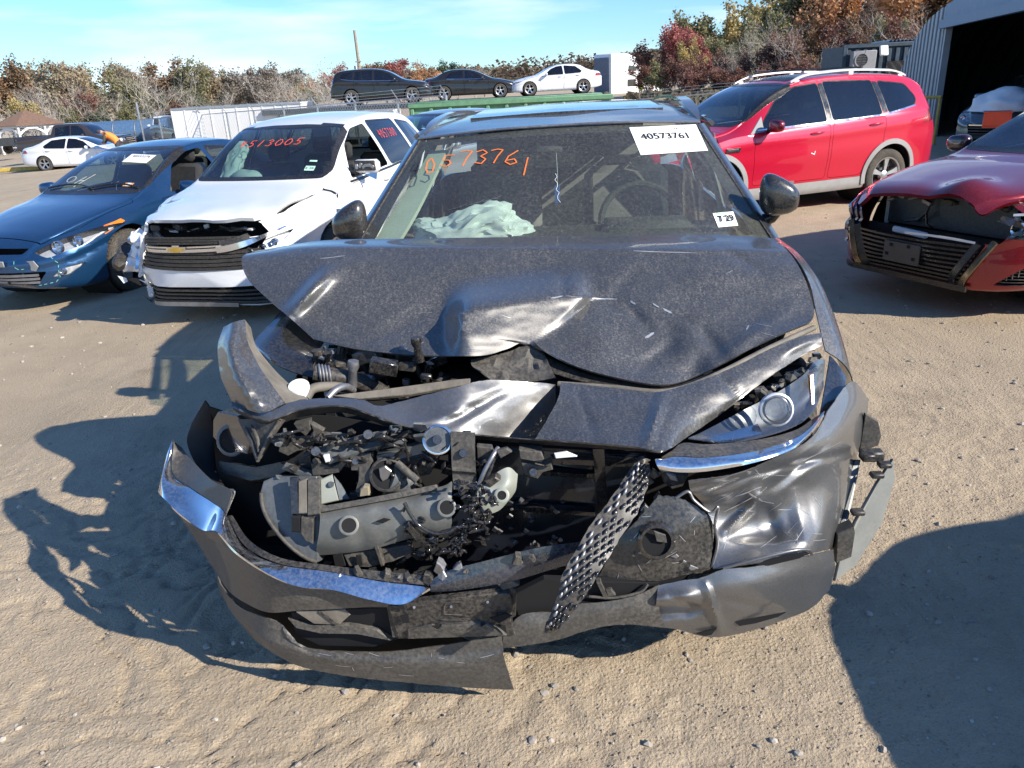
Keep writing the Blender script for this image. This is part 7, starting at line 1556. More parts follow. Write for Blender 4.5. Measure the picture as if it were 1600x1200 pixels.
for x in (-1.4, 0, 7.0):
    for sg in (1, -1): MB().lathe([(.25, -.16), (.5, -.14), (.52, 0), (.5, .14), (.25, .16), (.2, .08), (.02, .08)], 20, rot('Z', 90), (x, sg * 1.05, .52)).build('wheel', M_('rubber'), lo_)
MB().box((.5, 0, .75), (6, .9, .25)).build('chassis', M_('black_plastic'), lo_)
mb = MB(); mb.box((4.55, -1.215, 1.75), (.30, .01, .06)); mb.box((4.42, -1.215, 1.6), (.06, .01, .3)); mb.box((4.55, -1.215, 1.55), (.26, .01, .05)); mb.box((4.66, -1.215, 1.42), (.3, .01, .05)); mb.build('door_emblem', M_('ink'), lo_, kind='stuff')
# ---------------------------------------------------------------- utility pole
p0 = at_y(566, 125, 70); up = empty('utility_pole', (p0.x, p0.y, -1.2), 0, 'wooden utility pole rising behind the loaded black crossover', 'utility pole', tilt=(0, radians(-1.5)))
MB().tube([(0, 0, 0), (0, 0, 3.5), (0, 0, 7.6)], [.17, .15, .11], 12).build('pole', mat('pole_wood', (.30, .25, .19), .85, bmp=.4, bscale=12), up)
MB().lathe([(.001, .3), (.13, .3), (.15, .24), (.15, -.3), (.1, -.34)], 14, rot('Y', -90), (-.28, -.1, 4.6)).build('transformer', M_('steel'), up); MB().box((0, -.14, 5.2), (.5, .08, .1)).build('cross_arm', M_('pole_wood'), up)
for z in (3.0, 4.9): MB().box((-.1, -.1, z), (.2, .12, .12)).build('bracket', M_('steel'), up)
# ---------------------------------------------------------------- chain link fences
def chain_fence(P0, P1, h, label, step=3.0, barbs=3, lean=.0, mesh=.09, mesh_r=.0035, tall_first=0, cat='fence'):
    P0, P1 = Vector(P0), Vector(P1); d = Vector((P1.x - P0.x, P1.y - P0.y)); L = d.length; t_ = empty('chain_link_fence', P0, atan2(d.y, d.x), label, cat); dz = (P1.z - P0.z) / L; G = M_('alloy')
    n_ = max(1, round(L / step))
    for k in range(n_ + 1):
        x = L * k / n_; hh = h + (tall_first if k == 0 else 0); mb = MB(); mb.tube([(x, 0, dz * x - .2), (x, 0, dz * x + hh)], .04 if k else .055, 8); mb.build('post', G, t_)
        if barbs: MB().tube([(x, 0, dz * x + h), (x + .02, -.25, dz * x + h + .32)], .018, 6).build('barb_arm', G, t_)
    for z in (h, .08): MB().tube([(0, 0, z), (L, 0, z + dz * L)], .022, 6).build('rail', G, t_)
    for k in range(barbs):
        u = (k + 1) / barbs; MB().tube([(L * i / 24, -.25 * u, h + .30 * u + dz * L * i / 24 - .01 * sin(pi * (i % 8) / 8)) for i in range(25)], .007, 4).build('barbed_wire', G, t_)
    vs = []; fs = []; zz = h - .02
    def wire(x0, z0, x1, z1):
        b = len(vs); nx_, nz_ = -(z1 - z0), (x1 - x0); l_ = sqrt(nx_ * nx_ + nz_ * nz_) or 1; nx_, nz_ = nx_ / l_ * mesh_r, nz_ / l_ * mesh_r
        for (x, z) in ((x0, z0), (x1, z1)): vs.extend([(x + nx_, 0, z + nz_ + dz * x), (x, mesh_r, z + dz * x), (x - nx_, 0, z - nz_ + dz * x)])
        fs.extend([(b, b + 1, b + 4, b + 3), (b + 1, b + 2, b + 5, b + 4), (b + 2, b, b + 3, b + 5)])
    k = -zz
    while k < L:
        x0, x1 = max(0, k), min(L, k + zz)
        if x1 > x0: wire(x0, .05 + (x0 - k), x1, .05 + (x1 - k)); wire(x0, zz - (x0 - k), x1, zz - (x1 - k))
        k += mesh * 1.42
    me = bpy.data.meshes.new('mesh'); me.from_pydata(vs, [], fs); link_mesh('wire_mesh', me, G, t_, 'stuff'); return t_
pA = at_z(228, 232, -.75); 
chain_fence((pA.x, pA.y, -.95), (at_y(700, 190, 27).x, 27, -.3), 1.75, 'tall chain link fence with barbed wire arms behind the blue saloon', 2.6, 3, tall_first=.9, mesh=.12, mesh_r=.006)
pB = at_y(1000, 150, 30); pC = at_y(1330, 140, 27); chain_fence((pB.x, pB.y, -.4), (pC.x, pC.y, -.1), 1.35, 'chain link fence with strands of wire behind the cherry red crossover', 3, 3, mesh=.12, mesh_r=.005)
pD = at_z(-30, 236, -1.4); pE = at_z(60, 232, -1.5); chain_fence((pD.x, pD.y, -1.8), (pE.x + 3, pE.y + 3, -1.7), 1.8, 'chain link fence in front of the gazebo', 3, 0, mesh=.14, mesh_r=.006)
# ---------------------------------------------------------------- gazebo
p0 = at_y(52, 225, 72); gz_ = empty('gazebo', (p0.x, p0.y, -2.2), radians(12), 'white gazebo with brown shingled hip roof at the edge of the yard', 'gazebo'); R0 = 2.6
for k in range(8):
    a0, a1 = 2 * pi * k / 8, 2 * pi * (k + 1) / 8; p1, p2 = Vector((R0 * cos(a0), R0 * sin(a0), 0)), Vector((R0 * cos(a1), R0 * sin(a1), 0))
    MB().box(p1 + Vector((0, 0, 1.25)), (.16, .16, 2.5), bev=.02).build('post', M_('white_paint'), gz_)
    mb = MB(); mb.box((p1 + p2) / 2 + Vector((0, 0, 2.45)), ((p2 - p1).length, .08, .25), rot('Z', math.degrees(atan2((p2 - p1).y, (p2 - p1).x)))); mb.build('fascia', M_('white_paint'), gz_)
    pts = [p1.lerp(p2, i / 10) + Vector((0, 0, 2.3 - .5 * (abs(i - 5) / 5) ** 2)) for i in range(11)]; MB().ribbon(pts, .09, Vector((cos((a0 + a1) / 2), sin((a0 + a1) / 2), 0)), .05).build('arch', M_('white_paint'), gz_)
    e = 1.12; MB().prism([p1 * e + Vector((0, 0, 2.55)), p2 * e + Vector((0, 0, 2.55)), Vector((0, 0, 3.75))], (0, 0, -.06)).build('roof_panel', mat('shingle_brown', (.20, .12, .08), .85, var=.3, bmp=.6, bscale=20), gz_)
    mb = MB(); mb.box((p1 + p2) / 2 + Vector((0, 0, .75)), ((p2 - p1).length - .16, .06, .08), rot('Z', math.degrees(atan2((p2 - p1).y, (p2 - p1).x)))); mb.build('rail', M_('white_paint'), gz_)
MB().lathe([(2.55, 0), (2.55, .12), (.01, .12)], 8, rot('Y', -90)).build('floor_deck', M_('pole_wood'), gz_)
# yellow kerb beam, dark trailer at the picture's edge, yellow bollard
p0 = at_z(20, 267, -.95); kb = empty('parking_beam', (p0.x, p0.y, -.98), radians(2), 'yellow painted beam lying on the dirt behind the blue saloon', 'kerb beam')
MB().box((0, 0, .09), (3.6, .2, .18), bev=.03).build('beam', mat('yellow_paint', (.60, .42, .08), .6, var=.3, dust=.4), kb)
for x in (-1.3, 1.3): MB().box((x, 0, .185), (.06, .06, .02)).build('pin', M_('steel'), kb)
p0 = at_z(8, 240, -1.2); ut = empty('utility_trailer', (p0.x, p0.y, -1.25), radians(6), 'small dark utility trailer at the yard edge by the gazebo fence', 'trailer')
MB().box((0, 0, .62), (2.2, 1.4, .1)).build('bed', M_('dark_alloy'), ut)
for sg in (1, -1): MB().box((0, sg * .68, .85), (2.2, .05, .4)).build('side_panel', M_('dark_alloy'), ut); MB().lathe([(.12, -.09), (.31, -.08), (.32, 0), (.31, .08), (.12, .09), (.1, .03), (.01, .03)], 18, rot('Z', 90), (-.1, sg * .8, .32)).build('wheel', M_('rubber'), ut)
MB().tube([(1.1, 0, .55), (2.2, 0, .5)], .04, 6).build('drawbar', M_('dark_alloy'), ut); MB().box((-1.08, 0, .85), (.05, 1.3, .4)).build('tailboard', M_('dark_alloy'), ut)
# ---------------------------------------------------------------- arched steel shed
F0 = Vector((10.75, 20.0, 0)); FD = Vector((.29, .957, 0)).normalized(); FN = Vector((.957, -.29, 0)).normalized()      # along the front (away from us), and inward
qh = empty('arched_shed', F0, 0, 'large arched corrugated steel shed with a wide open doorway', 'shed')
TC, AW, AH = -2.0, 7.6, 3.06
def arc(t): u = min(1, abs((t - TC) / AW)); return AH * max(0, 1 - u ** 2.3) ** (1 / 2.3)
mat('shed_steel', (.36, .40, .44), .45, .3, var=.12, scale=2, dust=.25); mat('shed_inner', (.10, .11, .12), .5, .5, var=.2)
ts = [TC + AW * cos(pi * k / 60) for k in range(61)]
for k in range(46):     # corrugated ribs of the vault
    d0, d1 = .02 + .36 * k, .02 + .36 * (k + 1); vs = []; prof = ((0, 0), (.09, .05), (.18, .06), (.27, .05), (.36, 0))
    for t in ts:
        n_ = Vector((0, 0, 1)) * (arc(t) / AH) + FD * ((t - TC) / AW); n_.normalize()
        for dd, hh in prof: vs.append(FD * t + FN * (d0 + dd) + Vector((0, 0, arc(t))) + n_ * hh)
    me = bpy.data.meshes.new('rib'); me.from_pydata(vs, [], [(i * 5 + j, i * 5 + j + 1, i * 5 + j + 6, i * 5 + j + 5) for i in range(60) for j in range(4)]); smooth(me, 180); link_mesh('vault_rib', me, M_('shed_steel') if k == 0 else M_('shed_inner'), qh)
tt = .0; k = 0
while tt < 5.5:       # front panels between vault and door post
    wv = .22; z0, z1 = arc(tt) - .05, arc(min(5.58, tt + wv)) - .05
    P = [FD * tt, FD * (tt + wv), FD * (tt + wv) + Vector((0, 0, max(.1, z1))), FD * tt + Vector((0, 0, z0))]; o_ = FN * (-.02 - .035 * (k % 2)); MB().prism([q + o_ for q in P], FN * .03).build('front_panel', M_('shed_steel'), qh); tt += wv; k += 1
tt = -7.0; k = 0
while tt > -9.3:
    z0, z1 = arc(tt) - .05, arc(tt - .22) - .05; P = [FD * tt, FD * (tt - .22), FD * (tt - .22) + Vector((0, 0, max(.1, z1))), FD * tt + Vector((0, 0, z0))]; o_ = FN * (-.02 - .035 * (k % 2)); MB().prism([q + o_ for q in P], FN * .03).build('front_panel', M_('shed_steel'), qh); tt -= .22; k += 1
tt = -.02; k = 0
while tt > -6.8:
    wv = .5; MB().prism([FD * tt + Vector((0, 0, 2.62)), FD * (tt - wv) + Vector((0, 0, 2.62)), FD * (tt - wv) + Vector((0, 0, max(2.7, arc(tt - wv) - .03))), FD * tt + Vector((0, 0, max(2.7, arc(tt) - .03)))], FN * -.04).build('header_panel', mat('shed_blue', (.16, .24, .36), .45, .2, var=.1, dust=.2), qh); tt -= wv
MB().prism([FD * 0 + Vector((0, 0, 2.45)), FD * -6.9 + Vector((0, 0, 2.45)), FD * -6.9 + Vector((0, 0, 2.64)), FD * 0 + Vector((0, 0, 2.64))], FN * -.14).build('door_header', M_('shed_blue'), qh)
for t, wv in ((-.02, .16), (-6.8, .16)): MB().prism([FD * t, FD * (t - wv), FD * (t - wv) + Vector((0, 0, 2.5)), FD * t + Vector((0, 0, 2.5))], FN * .14).build('door_post', M_('shed_steel'), qh)
MB().prism([FD * 5.6 + FN * 16.4, FD * -9.4 + FN * 16.4, FD * -9.4 + FN * 16.4 + Vector((0, 0, 3.2)), FD * 5.6 + FN * 16.4 + Vector((0, 0, 3.2))], FN * .05).build('back_wall', M_('shed_inner'), qh)
for k, (px, Yp) in enumerate(((1520, 19), (1545, 18.5), (1575, 20))):      # bulky shapes kept inside
    p0 = F0 + FN * (3 + 1.5 * k) + FD * (-1.0 - .8 * k); t_ = empty('crate', (p0.x, p0.y, 0), .4 * k, ('tall dark crate just inside the shed doorway', 'low dark crate deeper in the shed', 'dark crate beside the others in the shed')[k], 'crate', 'crates stored in the shed')
    MB().box((0, 0, .6), (1.1, .9, 1.2 - .25 * k), bev=.02).build('box', M_('black_plastic'), t_)
    for z in (.3, .8): MB().box((0, -.47, z), (1.14, .04, .1)).build('slat', M_('pole_wood'), t_)
# ---------------------------------------------------------------- dark container office with cooling unit
Yc = 29.0; a, b = at_y(1322, 70, Yc), at_y(1440, 62, Yc); L = b.x - a.x; Hc = a.z
ct = empty('container', (a.x, a.y, 0), radians(-3), 'dark blue corrugated container with a cooling unit on its wall', 'container'); CB = mat('container_blue', (.025, .05, .075), .55, .1, var=.25, dust=.2)
MB().box((L / 2, 1.3, Hc / 2), (L - .1, 2.4, Hc - .1)).build('shell', CB, ct)
for k in range(int(L / .28)): MB().box((.14 + .28 * k, .06, Hc / 2), (.14, .06, Hc - .3), bev=.015).build('corrugation', CB, ct)
for z in (Hc - .06, .08): MB().box((L / 2, .06, z), (L, .16, .14), bev=.02).build('rail', CB, ct)
for x in (0, L): MB().box((x, .06, Hc / 2), (.16, .16, Hc), bev=.02).build('corner_post', CB, ct)
for k in range(12): MB().lathe([(.06, 0), (.06, 1.6)], 8, rot('Z', 90), (L * .58 + .13 * k, .0, Hc + .02)).build('roof_sheet', M_('shed_steel'), ct)
MB().box((L * .72, -.0, Hc - .95), (.9, .05, .7), bev=.01).build('window', M_('gloss_black'), ct)
ac = empty('air_conditioner', (a.x + .55, a.y - .22, Hc - .85), radians(-3), 'pale cooling unit with round fan fixed to the dark blue container', 'air conditioner')
MB().box((0, 0, .32), (.80, .3, .62), bev=.02).build('casing', M_('grey_clad'), ac); MB().lathe([(.24, .0), (.24, .02), (.20, .02), (.20, 0)], 24, rot('Z', -90), (-.1, -.155, .33)).build('fan_ring', M_('grey_clad'), ac); MB().lathe([(.2, 0), (.001, 0)], 24, rot('Z', -90), (-.1, -.158, .33)).build('fan', M_('black_plastic'), ac)
for z in (.2, .28, .36, .44): MB().box((-.1, -.168, z), (.4, .006, .008)).build('grille_wire', M_('steel'), ac)
bk = empty('floodlight', (a.x + 1.25, a.y - .12, Hc - .25), 0, 'white floodlight on the dark blue container wall', 'lamp'); MB().box((0, -.1, 0), (.28, .1, .34), rot('X', -20), bev=.02).build('housing', M_('paper'), bk); MB().box((0, -.02, -.1), (.06, .14, .05)).build('bracket', M_('steel'), bk)
p0 = at_y(1449, 165, 18); yb = empty('barrier', (p0.x, p0.y, 0), radians(-50), 'yellow tubular barrier beside the shed wall', 'barrier'); 
for x in (-.25, .25): MB().tube([(x, 0, 0), (x, 0, .98)], .035, 8).build('post', M_('yellow_paint'), yb)
MB().tube([(-.28, 0, 1.0), (.28, 0, 1.0)], .035, 8).build('rail', M_('yellow_paint'), yb)
# ---------------------------------------------------------------- people
def person(loc, rz, label, pose, top_m, leg_m, vest=None, scale=1.0):
    """pose: dict joint -> (x,y,z); one continuous skinned body; clothes as children"""
    J = pose; edges = [('pel', 'spine'), ('spine', 'chest'), ('chest', 'neck'), ('neck', 'head'), ('head', 'crown'), ('chest', 'shL'), ('shL', 'elL'), ('elL', 'haL'), ('chest', 'shR'), ('shR', 'elR'), ('elR', 'haR'), ('pel', 'hiL'), ('hiL', 'knL'), ('knL', 'anL'), ('anL', 'toL'), ('pel', 'hiR'), ('hiR', 'knR'), ('knR', 'anR'), ('anR', 'toR')]
    rad = dict(pel=.15, spine=.14, chest=.155, neck=.06, head=.095, crown=.085, shL=.075, shR=.075, elL=.05, elR=.05, haL=.04, haR=.04, hiL=.10, hiR=.10, knL=.07, knR=.07, anL=.05, anR=.05, toL=.045, toR=.045)
    ks = list(J); me = bpy.data.meshes.new('person'); me.from_pydata([J[k] for k in ks], [(ks.index(a), ks.index(b)) for a, b in edges], [])
    o = bpy.data.objects.new('person', me); COL.objects.link(o); md = o.modifiers.new('skin', 'SKIN'); sv_ = me.skin_vertices[0].data
    for i, k in enumerate(ks): sv_[i].radius = (rad[k], rad[k]); sv_[i].use_root = k == 'pel'
    s2 = o.modifiers.new('sub', 'SUBSURF'); s2.levels = 2; s2.render_levels = 2
    dg = bpy.context.evaluated_depsgraph_get(); dg.update(); m2 = bpy.data.meshes.new_from_object(o.evaluated_get(dg)); bpy.data.objects.remove(o)
    o = link_mesh('person', m2, [top_m, leg_m, mat('skin', (.45, .28, .2), .6)]); tag(o, label, 'person'); o.location = loc; o.rotation_euler = (0, 0, rz)
    hp = Vector(J['pel']).z
    for p_ in m2.polygons:
        c_ = p_.center; p_.material_index = 1 if c_.z < hp + .02 and (c_ - Vector(J['chest'])).length > .3 else 0
        if (c_ - Vector(J['head'])).length < .17 or min((c_ - Vector(J['haL'])).length, (c_ - Vector(J['haR'])).length) < .08: p_.material_index = 2
    smooth(m2, 180)
    if vest:
        b_ = bmesh.new(); b_.from_mesh(m2); ch, pe = Vector(J['chest']), Vector(J['pel']); ax = (ch - pe).normalized(); L_ = (ch - pe).length; b_.normal_update()
        kill = [f for f in b_.faces if not (-.05 < (f.calc_center_median() - pe).dot(ax) < L_ + .12 and ((f.calc_center_median() - pe) - ax * (f.calc_center_median() - pe).dot(ax)).length < .24)]
        bmesh.ops.delete(b_, geom=kill, context='FACES'); nn_ = {v: v.normal.copy() for v in b_.verts}
        for v in b_.verts: v.co += nn_[v] * .02
        bm_obj(b_, 'vest', vest, o, 180)
    c_ = Vector(J['head']); hd = (Vector(J['crown']) - c_).normalized(); b_ = MB(); b_.ball(c_ + hd * .07, (.115, .125, .085), 14); b_.build('cap', mat('cap_dark', (.05, .05, .06), .8), o, 60)
    return o
STAND = dict(pel=(0, 0, .95), spine=(0, 0, 1.12), chest=(0, 0, 1.34), neck=(0, 0, 1.5), head=(0, -.02, 1.62), crown=(0, -.02, 1.71), shL=(.19, 0, 1.42), elL=(.25, .02, 1.14), haL=(.24, -.1, .92), shR=(-.19, 0, 1.42), elR=(-.25, .02, 1.14), haR=(-.22, -.12, .93), hiL=(.1, 0, .9), knL=(.11, -.02, .5), anL=(.11, .02, .09), toL=(.11, -.15, .04), hiR=(-.1, 0, .9), knR=(-.11, -.02, .5), anR=(-.11, .02, .09), toR=(-.11, -.15, .04))
BEND = dict(STAND, spine=(0, -.12, 1.1), chest=(0, -.34, 1.22), neck=(0, -.48, 1.30), head=(0, -.58, 1.34), crown=(0, -.66, 1.36), shL=(.19, -.38, 1.26), elL=(.22, -.46, .98), haL=(.18, -.6, .82), shR=(-.19, -.38, 1.26), elR=(-.22, -.46, .98), haR=(-.18, -.6, .82))
p0 = at_y(184, 225, CH_.root.location.y - 1.35); person((p0.x, p0.y, ground_z(p0.x, p0.y, False)), radians(-80), 'worker in an orange vest leaning over the white saloon', BEND, mat('jacket_olive', (.08, .075, .06), .9), mat('trousers_dark', (.05, .05, .06), .9), mat('vest_orange', (.85, .28, .05), .7, var=.08))
p0 = at_y(1001, 150, 92); person((p0.x, p0.y, -.55), radians(-20), 'worker in a bright yellow green vest standing by the lorry cab', STAND, mat('jacket_lime', (.45, .75, .08), .8), M_('trousers_dark'), mat('vest_lime', (.55, .85, .10), .7, var=.06))
# ---------------------------------------------------------------- trees
def leaf_mat(name, c1, c2, c3):
    if name in MATS: return MATS[name]
    mt, t, n, l, p = nodes_of(name); MATS[name] = mt; tc = n.new('ShaderNodeTexCoord').outputs['Object']
    a = tex_noise(n, l, tc, .55, 3); b = tex_noise(n, l, tc, 3.2, 3)
    c = mixc(n, l, rng(n, l, a, .36, .64), c1, c2); c = mixc(n, l, rng(n, l, b, .45, .7), c, c3); hs = n.new('ShaderNodeHueSaturation'); hs.inputs['Saturation'].default_value = .78; hs.inputs['Value'].default_value = 1.25; l.new(c, hs.inputs['Color']); c = hs.outputs[0]; l.new(c, p.inputs['Base Color']); p.inputs['Roughness'].default_value = .75; p.inputs['Specular IOR Level'].default_value = .2
    tl = n.new('ShaderNodeBsdfTranslucent'); l.new(c, tl.inputs[0]); ms = n.new('ShaderNodeMixShader'); ms.inputs[0].default_value = .3; l.new(p.outputs[0], ms.inputs[1]); l.new(tl.outputs[0], ms.inputs[2]); l.new(ms.outputs[0], n['Material Output'].inputs[0]); return mt
LEAF = dict(brown=leaf_mat('leaf_brown', (0.23, 0.115, 0.043), (0.297, 0.176, 0.068), (0.135, 0.088, 0.041)), orange=leaf_mat('leaf_orange', (0.486, 0.203, 0.041), (0.378, 0.176, 0.041), (0.23, 0.108, 0.041)), yellow=leaf_mat('leaf_yellow', (0.486, 0.338, 0.054), (0.351, 0.27, 0.068), (0.216, 0.189, 0.068)),
    olive=leaf_mat('leaf_olive', (0.189, 0.189, 0.068), (0.27, 0.23, 0.081), (0.115, 0.128, 0.054)), red=leaf_mat('leaf_red', (0.351, 0.047, 0.041), (0.432, 0.108, 0.041), (0.189, 0.041, 0.041)), rust=leaf_mat('leaf_rust', (0.203, 0.068, 0.047), (0.27, 0.115, 0.054), (0.121, 0.054, 0.041)), green=leaf_mat('leaf_green', (0.061, 0.101, 0.041), (0.095, 0.135, 0.047), (0.041, 0.068, 0.034)), grey=leaf_mat('leaf_grey', (0.23, 0.189, 0.149), (0.297, 0.243, 0.176), (0.162, 0.135, 0.108)))
BARK = mat('bark', (.46, .41, .35), .9, var=.3, scale=5, bmp=.4, bscale=10); BARKD = mat('bark_dark', (.13, .105, .085), .9, var=.3, scale=5)
def tree_mesh(seed, leaves=1700, spread=.36, bare=False, conic=False, lsize=.040):
    """unit-height tree: tapered trunk, limbs in three orders, leaf clumps round the limb ends"""
    r = random.Random(seed); mb = MB(); tips = []
    def limb(p, d, ln, rad, order):
        pts = [p]; n_ = 5 if order < 2 else 3; q = p.copy(); dd = d.copy()
        for i in range(n_):
            dd = (dd + Vector((r.gauss(0, .16), r.gauss(0, .16), r.gauss(.06, .08)))).normalized(); q = q + dd * (ln / n_); pts.append(q.copy())
        mb.tube(pts, [rad * (1 - .75 * i / n_) for i in range(n_ + 1)], 6 if order < 2 else 4, False)
        if order >= 2 or (order == 1): tips.extend(pts[2:] if order > 1 else pts[3:])
        if order < (4 if bare else 3):
            for k in range(r.randint(3, 5) if order < 2 else (4 if bare else 2)):
                b_ = pts[r.randint(max(1, n_ // 2 - 1), n_)]; a = r.uniform(0, 6.28); u = r.uniform(.5, 1.0) if order == 0 else r.uniform(.4, 1.1)
                ax = dd.orthogonal().normalized(); ax.rotate(Matrix.Rotation(a, 3, dd)); nd = (dd * cos(u) + ax * sin(u) + Vector((0, 0, .22))).normalized(); limb(b_, nd, ln * r.uniform(.5, .75), rad * .5, order + 1)
    stems = r.choice((1, 1, 2, 3)) if not conic else 1
    for s_ in range(stems): limb(Vector((r.uniform(-.02, .02), r.uniform(-.02, .02), -.03)), Vector((r.gauss(0, .13) * (stems > 1), r.gauss(0, .13) * (stems > 1), 1)).normalized(), .56, .017 if stems == 1 else .012, 0)
    top = max(p.z for p in tips); sc_ = 1 / top; mb.v = [(x * sc_, y * sc_, z * sc_) for x, y, z in mb.v]; tips = [p * sc_ for p in tips]; trunk = mb.mesh('trunk', 60)
    vs = []; fs = []
    for k in range(leaves):
        t_ = r.choice(tips); c_ = t_ + Vector((r.gauss(0, .045), r.gauss(0, .045), r.gauss(0, .04)))
        if c_.z < .16 or (c_.z < .45 and r.random() < .45): continue
        s_ = lsize * r.uniform(.45, 1.15) * (.6 if bare else 1); R_ = Matrix.Rotation(r.uniform(0, 6.28), 3, 'Z') @ Matrix.Rotation(r.uniform(-1.2, 1.2), 3, 'X') @ Matrix.Rotation(r.uniform(-1, 1), 3, 'Y'); b = len(vs)
        for u, v in ((-.5, -.12), (-.1, -.5), (.5, -.2), (.35, .35), (-.15, .5)): vs.append(c_ + R_ @ Vector((u * s_ * r.uniform(.7, 1.2), v * s_, r.uniform(-.1, .1) * s_)))
        fs.append((b, b + 1, b + 2, b + 3, b + 4))
    crown = bpy.data.meshes.new('crown'); crown.from_pydata(vs, [], fs); return trunk, crown
LEAF['tan'] = leaf_mat('leaf_tan', (.30, .22, .12), (.36, .27, .14), (.2, .16, .08))
TM = [tree_mesh(s, 6000, lsize=.036) for s in (1, 2, 3, 4, 5)]; TB = [tree_mesh(s, 260, bare=True, lsize=.03) for s in (11, 12, 13)]; TS = [tree_mesh(s, 900, lsize=.05) for s in (21, 22)]
tr_ = random.Random(5)
def tree(x, y, zg, h, kind, label, group, meshes=TM, wide=1.0, bark=BARK, name='tree'):
    tk_, cw = tr_.choice(meshes); t_ = empty(name, (x, y, zg - .1), tr_.uniform(0, 6.28), label, 'tree', group); t_.scale = (h * wide, h * wide, h)
    for nm, me, mm in (('trunk', tk_, bark), ('crown', cw, LEAF[kind])):
        if not me.materials: me.materials.append(None)
        o = bpy.data.objects.new(nm, me); COL.objects.link(o); o.parent = t_; o.material_slots[0].link = 'OBJECT'; o.material_slots[0].material = mm
    return t_
NAMES = dict(tan='tan leaved tree', brown='brown leaved tree', orange='orange leaved tree', yellow='yellow leaved tree', olive='olive green tree', red='crimson leaved tree', rust='dark rust red tree', green='dark evergreen tree', grey='nearly bare grey tree')
MARKS = ((45, 'over the gazebo'), (100, 'over the white saloon'), (165, 'over the dark pickup'), (225, 'over the blue tank trailer'), (340, 'over the white box trailer'), (470, 'between the fence and the loaded crossover'), (560, 'beside the utility pole'), (680, 'over the loaded black crossover'), (800, 'over the loaded black saloon'), (1075, 'beside the lorry cab'), (1150, 'over the chain link fence end'), (1230, 'over the red crossover bonnet'), (1320, 'over the red crossover roof'), (1420, 'over the dark container'), (9999, 'over the arched shed'))
ORD = ('first', 'second', 'third', 'fourth', 'fifth', 'sixth', 'seventh')
def wood(lst, where, group):
    seen = {}
    for it in sorted(lst, key=lambda q: q[0]):
        px, pyt, Y, kind, wide, ms = it; mk = next(m_ for lim, m_ in MARKS if px < lim); top = at_y(px, pyt, Y); zg = ground_z(top.x, top.y, False); h = max(2.0, top.z - zg)
        sz = 'tall' if h > 10.5 else ('low' if h < 6 else 'middling'); k = (sz, kind, mk); seen.setdefault(k, []).append((top, zg, h, wide, ms))
    for (sz, kind, mk), items in seen.items():
        for i, (top, zg, h, wide, ms) in enumerate(items):
            tree(top.x, top.y, zg, h * 1.03, kind, sz + ' ' + NAMES[kind] + ' ' + mk + (', ' + ORD[i] + ' from the left' if len(items) > 1 else ''), group, ms, wide * 1.55, BARK)
L_ = []
for px, pyt, Y, kind in ((-30, 112, 92, 'brown'), (12, 108, 95, 'tan'), (30, 98, 92, 'brown'), (58, 112, 84, 'tan'), (85, 110, 96, 'orange'), (104, 103, 90, 'tan'), (128, 118, 86, 'brown'), (150, 108, 95, 'olive'), (172, 104, 90, 'tan'), (196, 110, 84, 'olive'), (215, 104, 96, 'brown'), (242, 108, 92, 'tan'), (262, 98, 90, 'brown'), (288, 102, 86, 'olive'), (310, 106, 92, 'tan'), (332, 112, 96, 'olive'), (130, 150, 80, 'rust'), (60, 158, 78, 'yellow'), (-5, 150, 78, 'yellow'), (160, 165, 78, 'green'), (245, 150, 82, 'green'), (320, 152, 80, 'green'), (20, 165, 76, 'olive'), (205, 160, 77, 'olive'), (280, 160, 78, 'rust'), (100, 165, 77, 'olive')): L_.append((px, pyt, Y, kind, .62, TM))
for px, pyt, Y in ((362, 108, 95), (384, 104, 92), (410, 118, 88), (440, 112, 100), (60, 120, 80), (110, 116, 80)): L_.append((px, pyt, Y, 'grey', .7, TM if px > 300 else TB))
for px, pyt, Y in ((224, 92, 78), (505, 92, 70), (520, 100, 74), (430, 110, 80), (452, 118, 82), (488, 112, 76), (30, 130, 76), (92, 128, 77), (180, 130, 77), (300, 130, 78), (340, 128, 80), (712, 98, 120), (740, 100, 118), (755, 104, 122)): L_.append((px, pyt, Y, 'grey', .75, TB))
for px, pyt, Y, kind in ((466, 124, 92, 'orange'), (480, 130, 90, 'olive'), (540, 104, 105, 'red'), (570, 102, 108, 'brown'), (598, 98, 110, 'red'), (625, 96, 112, 'grey'), (648, 100, 110, 'orange'), (672, 108, 108, 'brown'), (690, 98, 112, 'green'), (655, 112, 104, 'orange'), (610, 112, 102, 'rust')): L_.append((px, pyt, Y, kind, .8, TM))
wood(L_, 'in the row along the far edge of the yard', 'trees along the far edge of the yard')
R_ = []
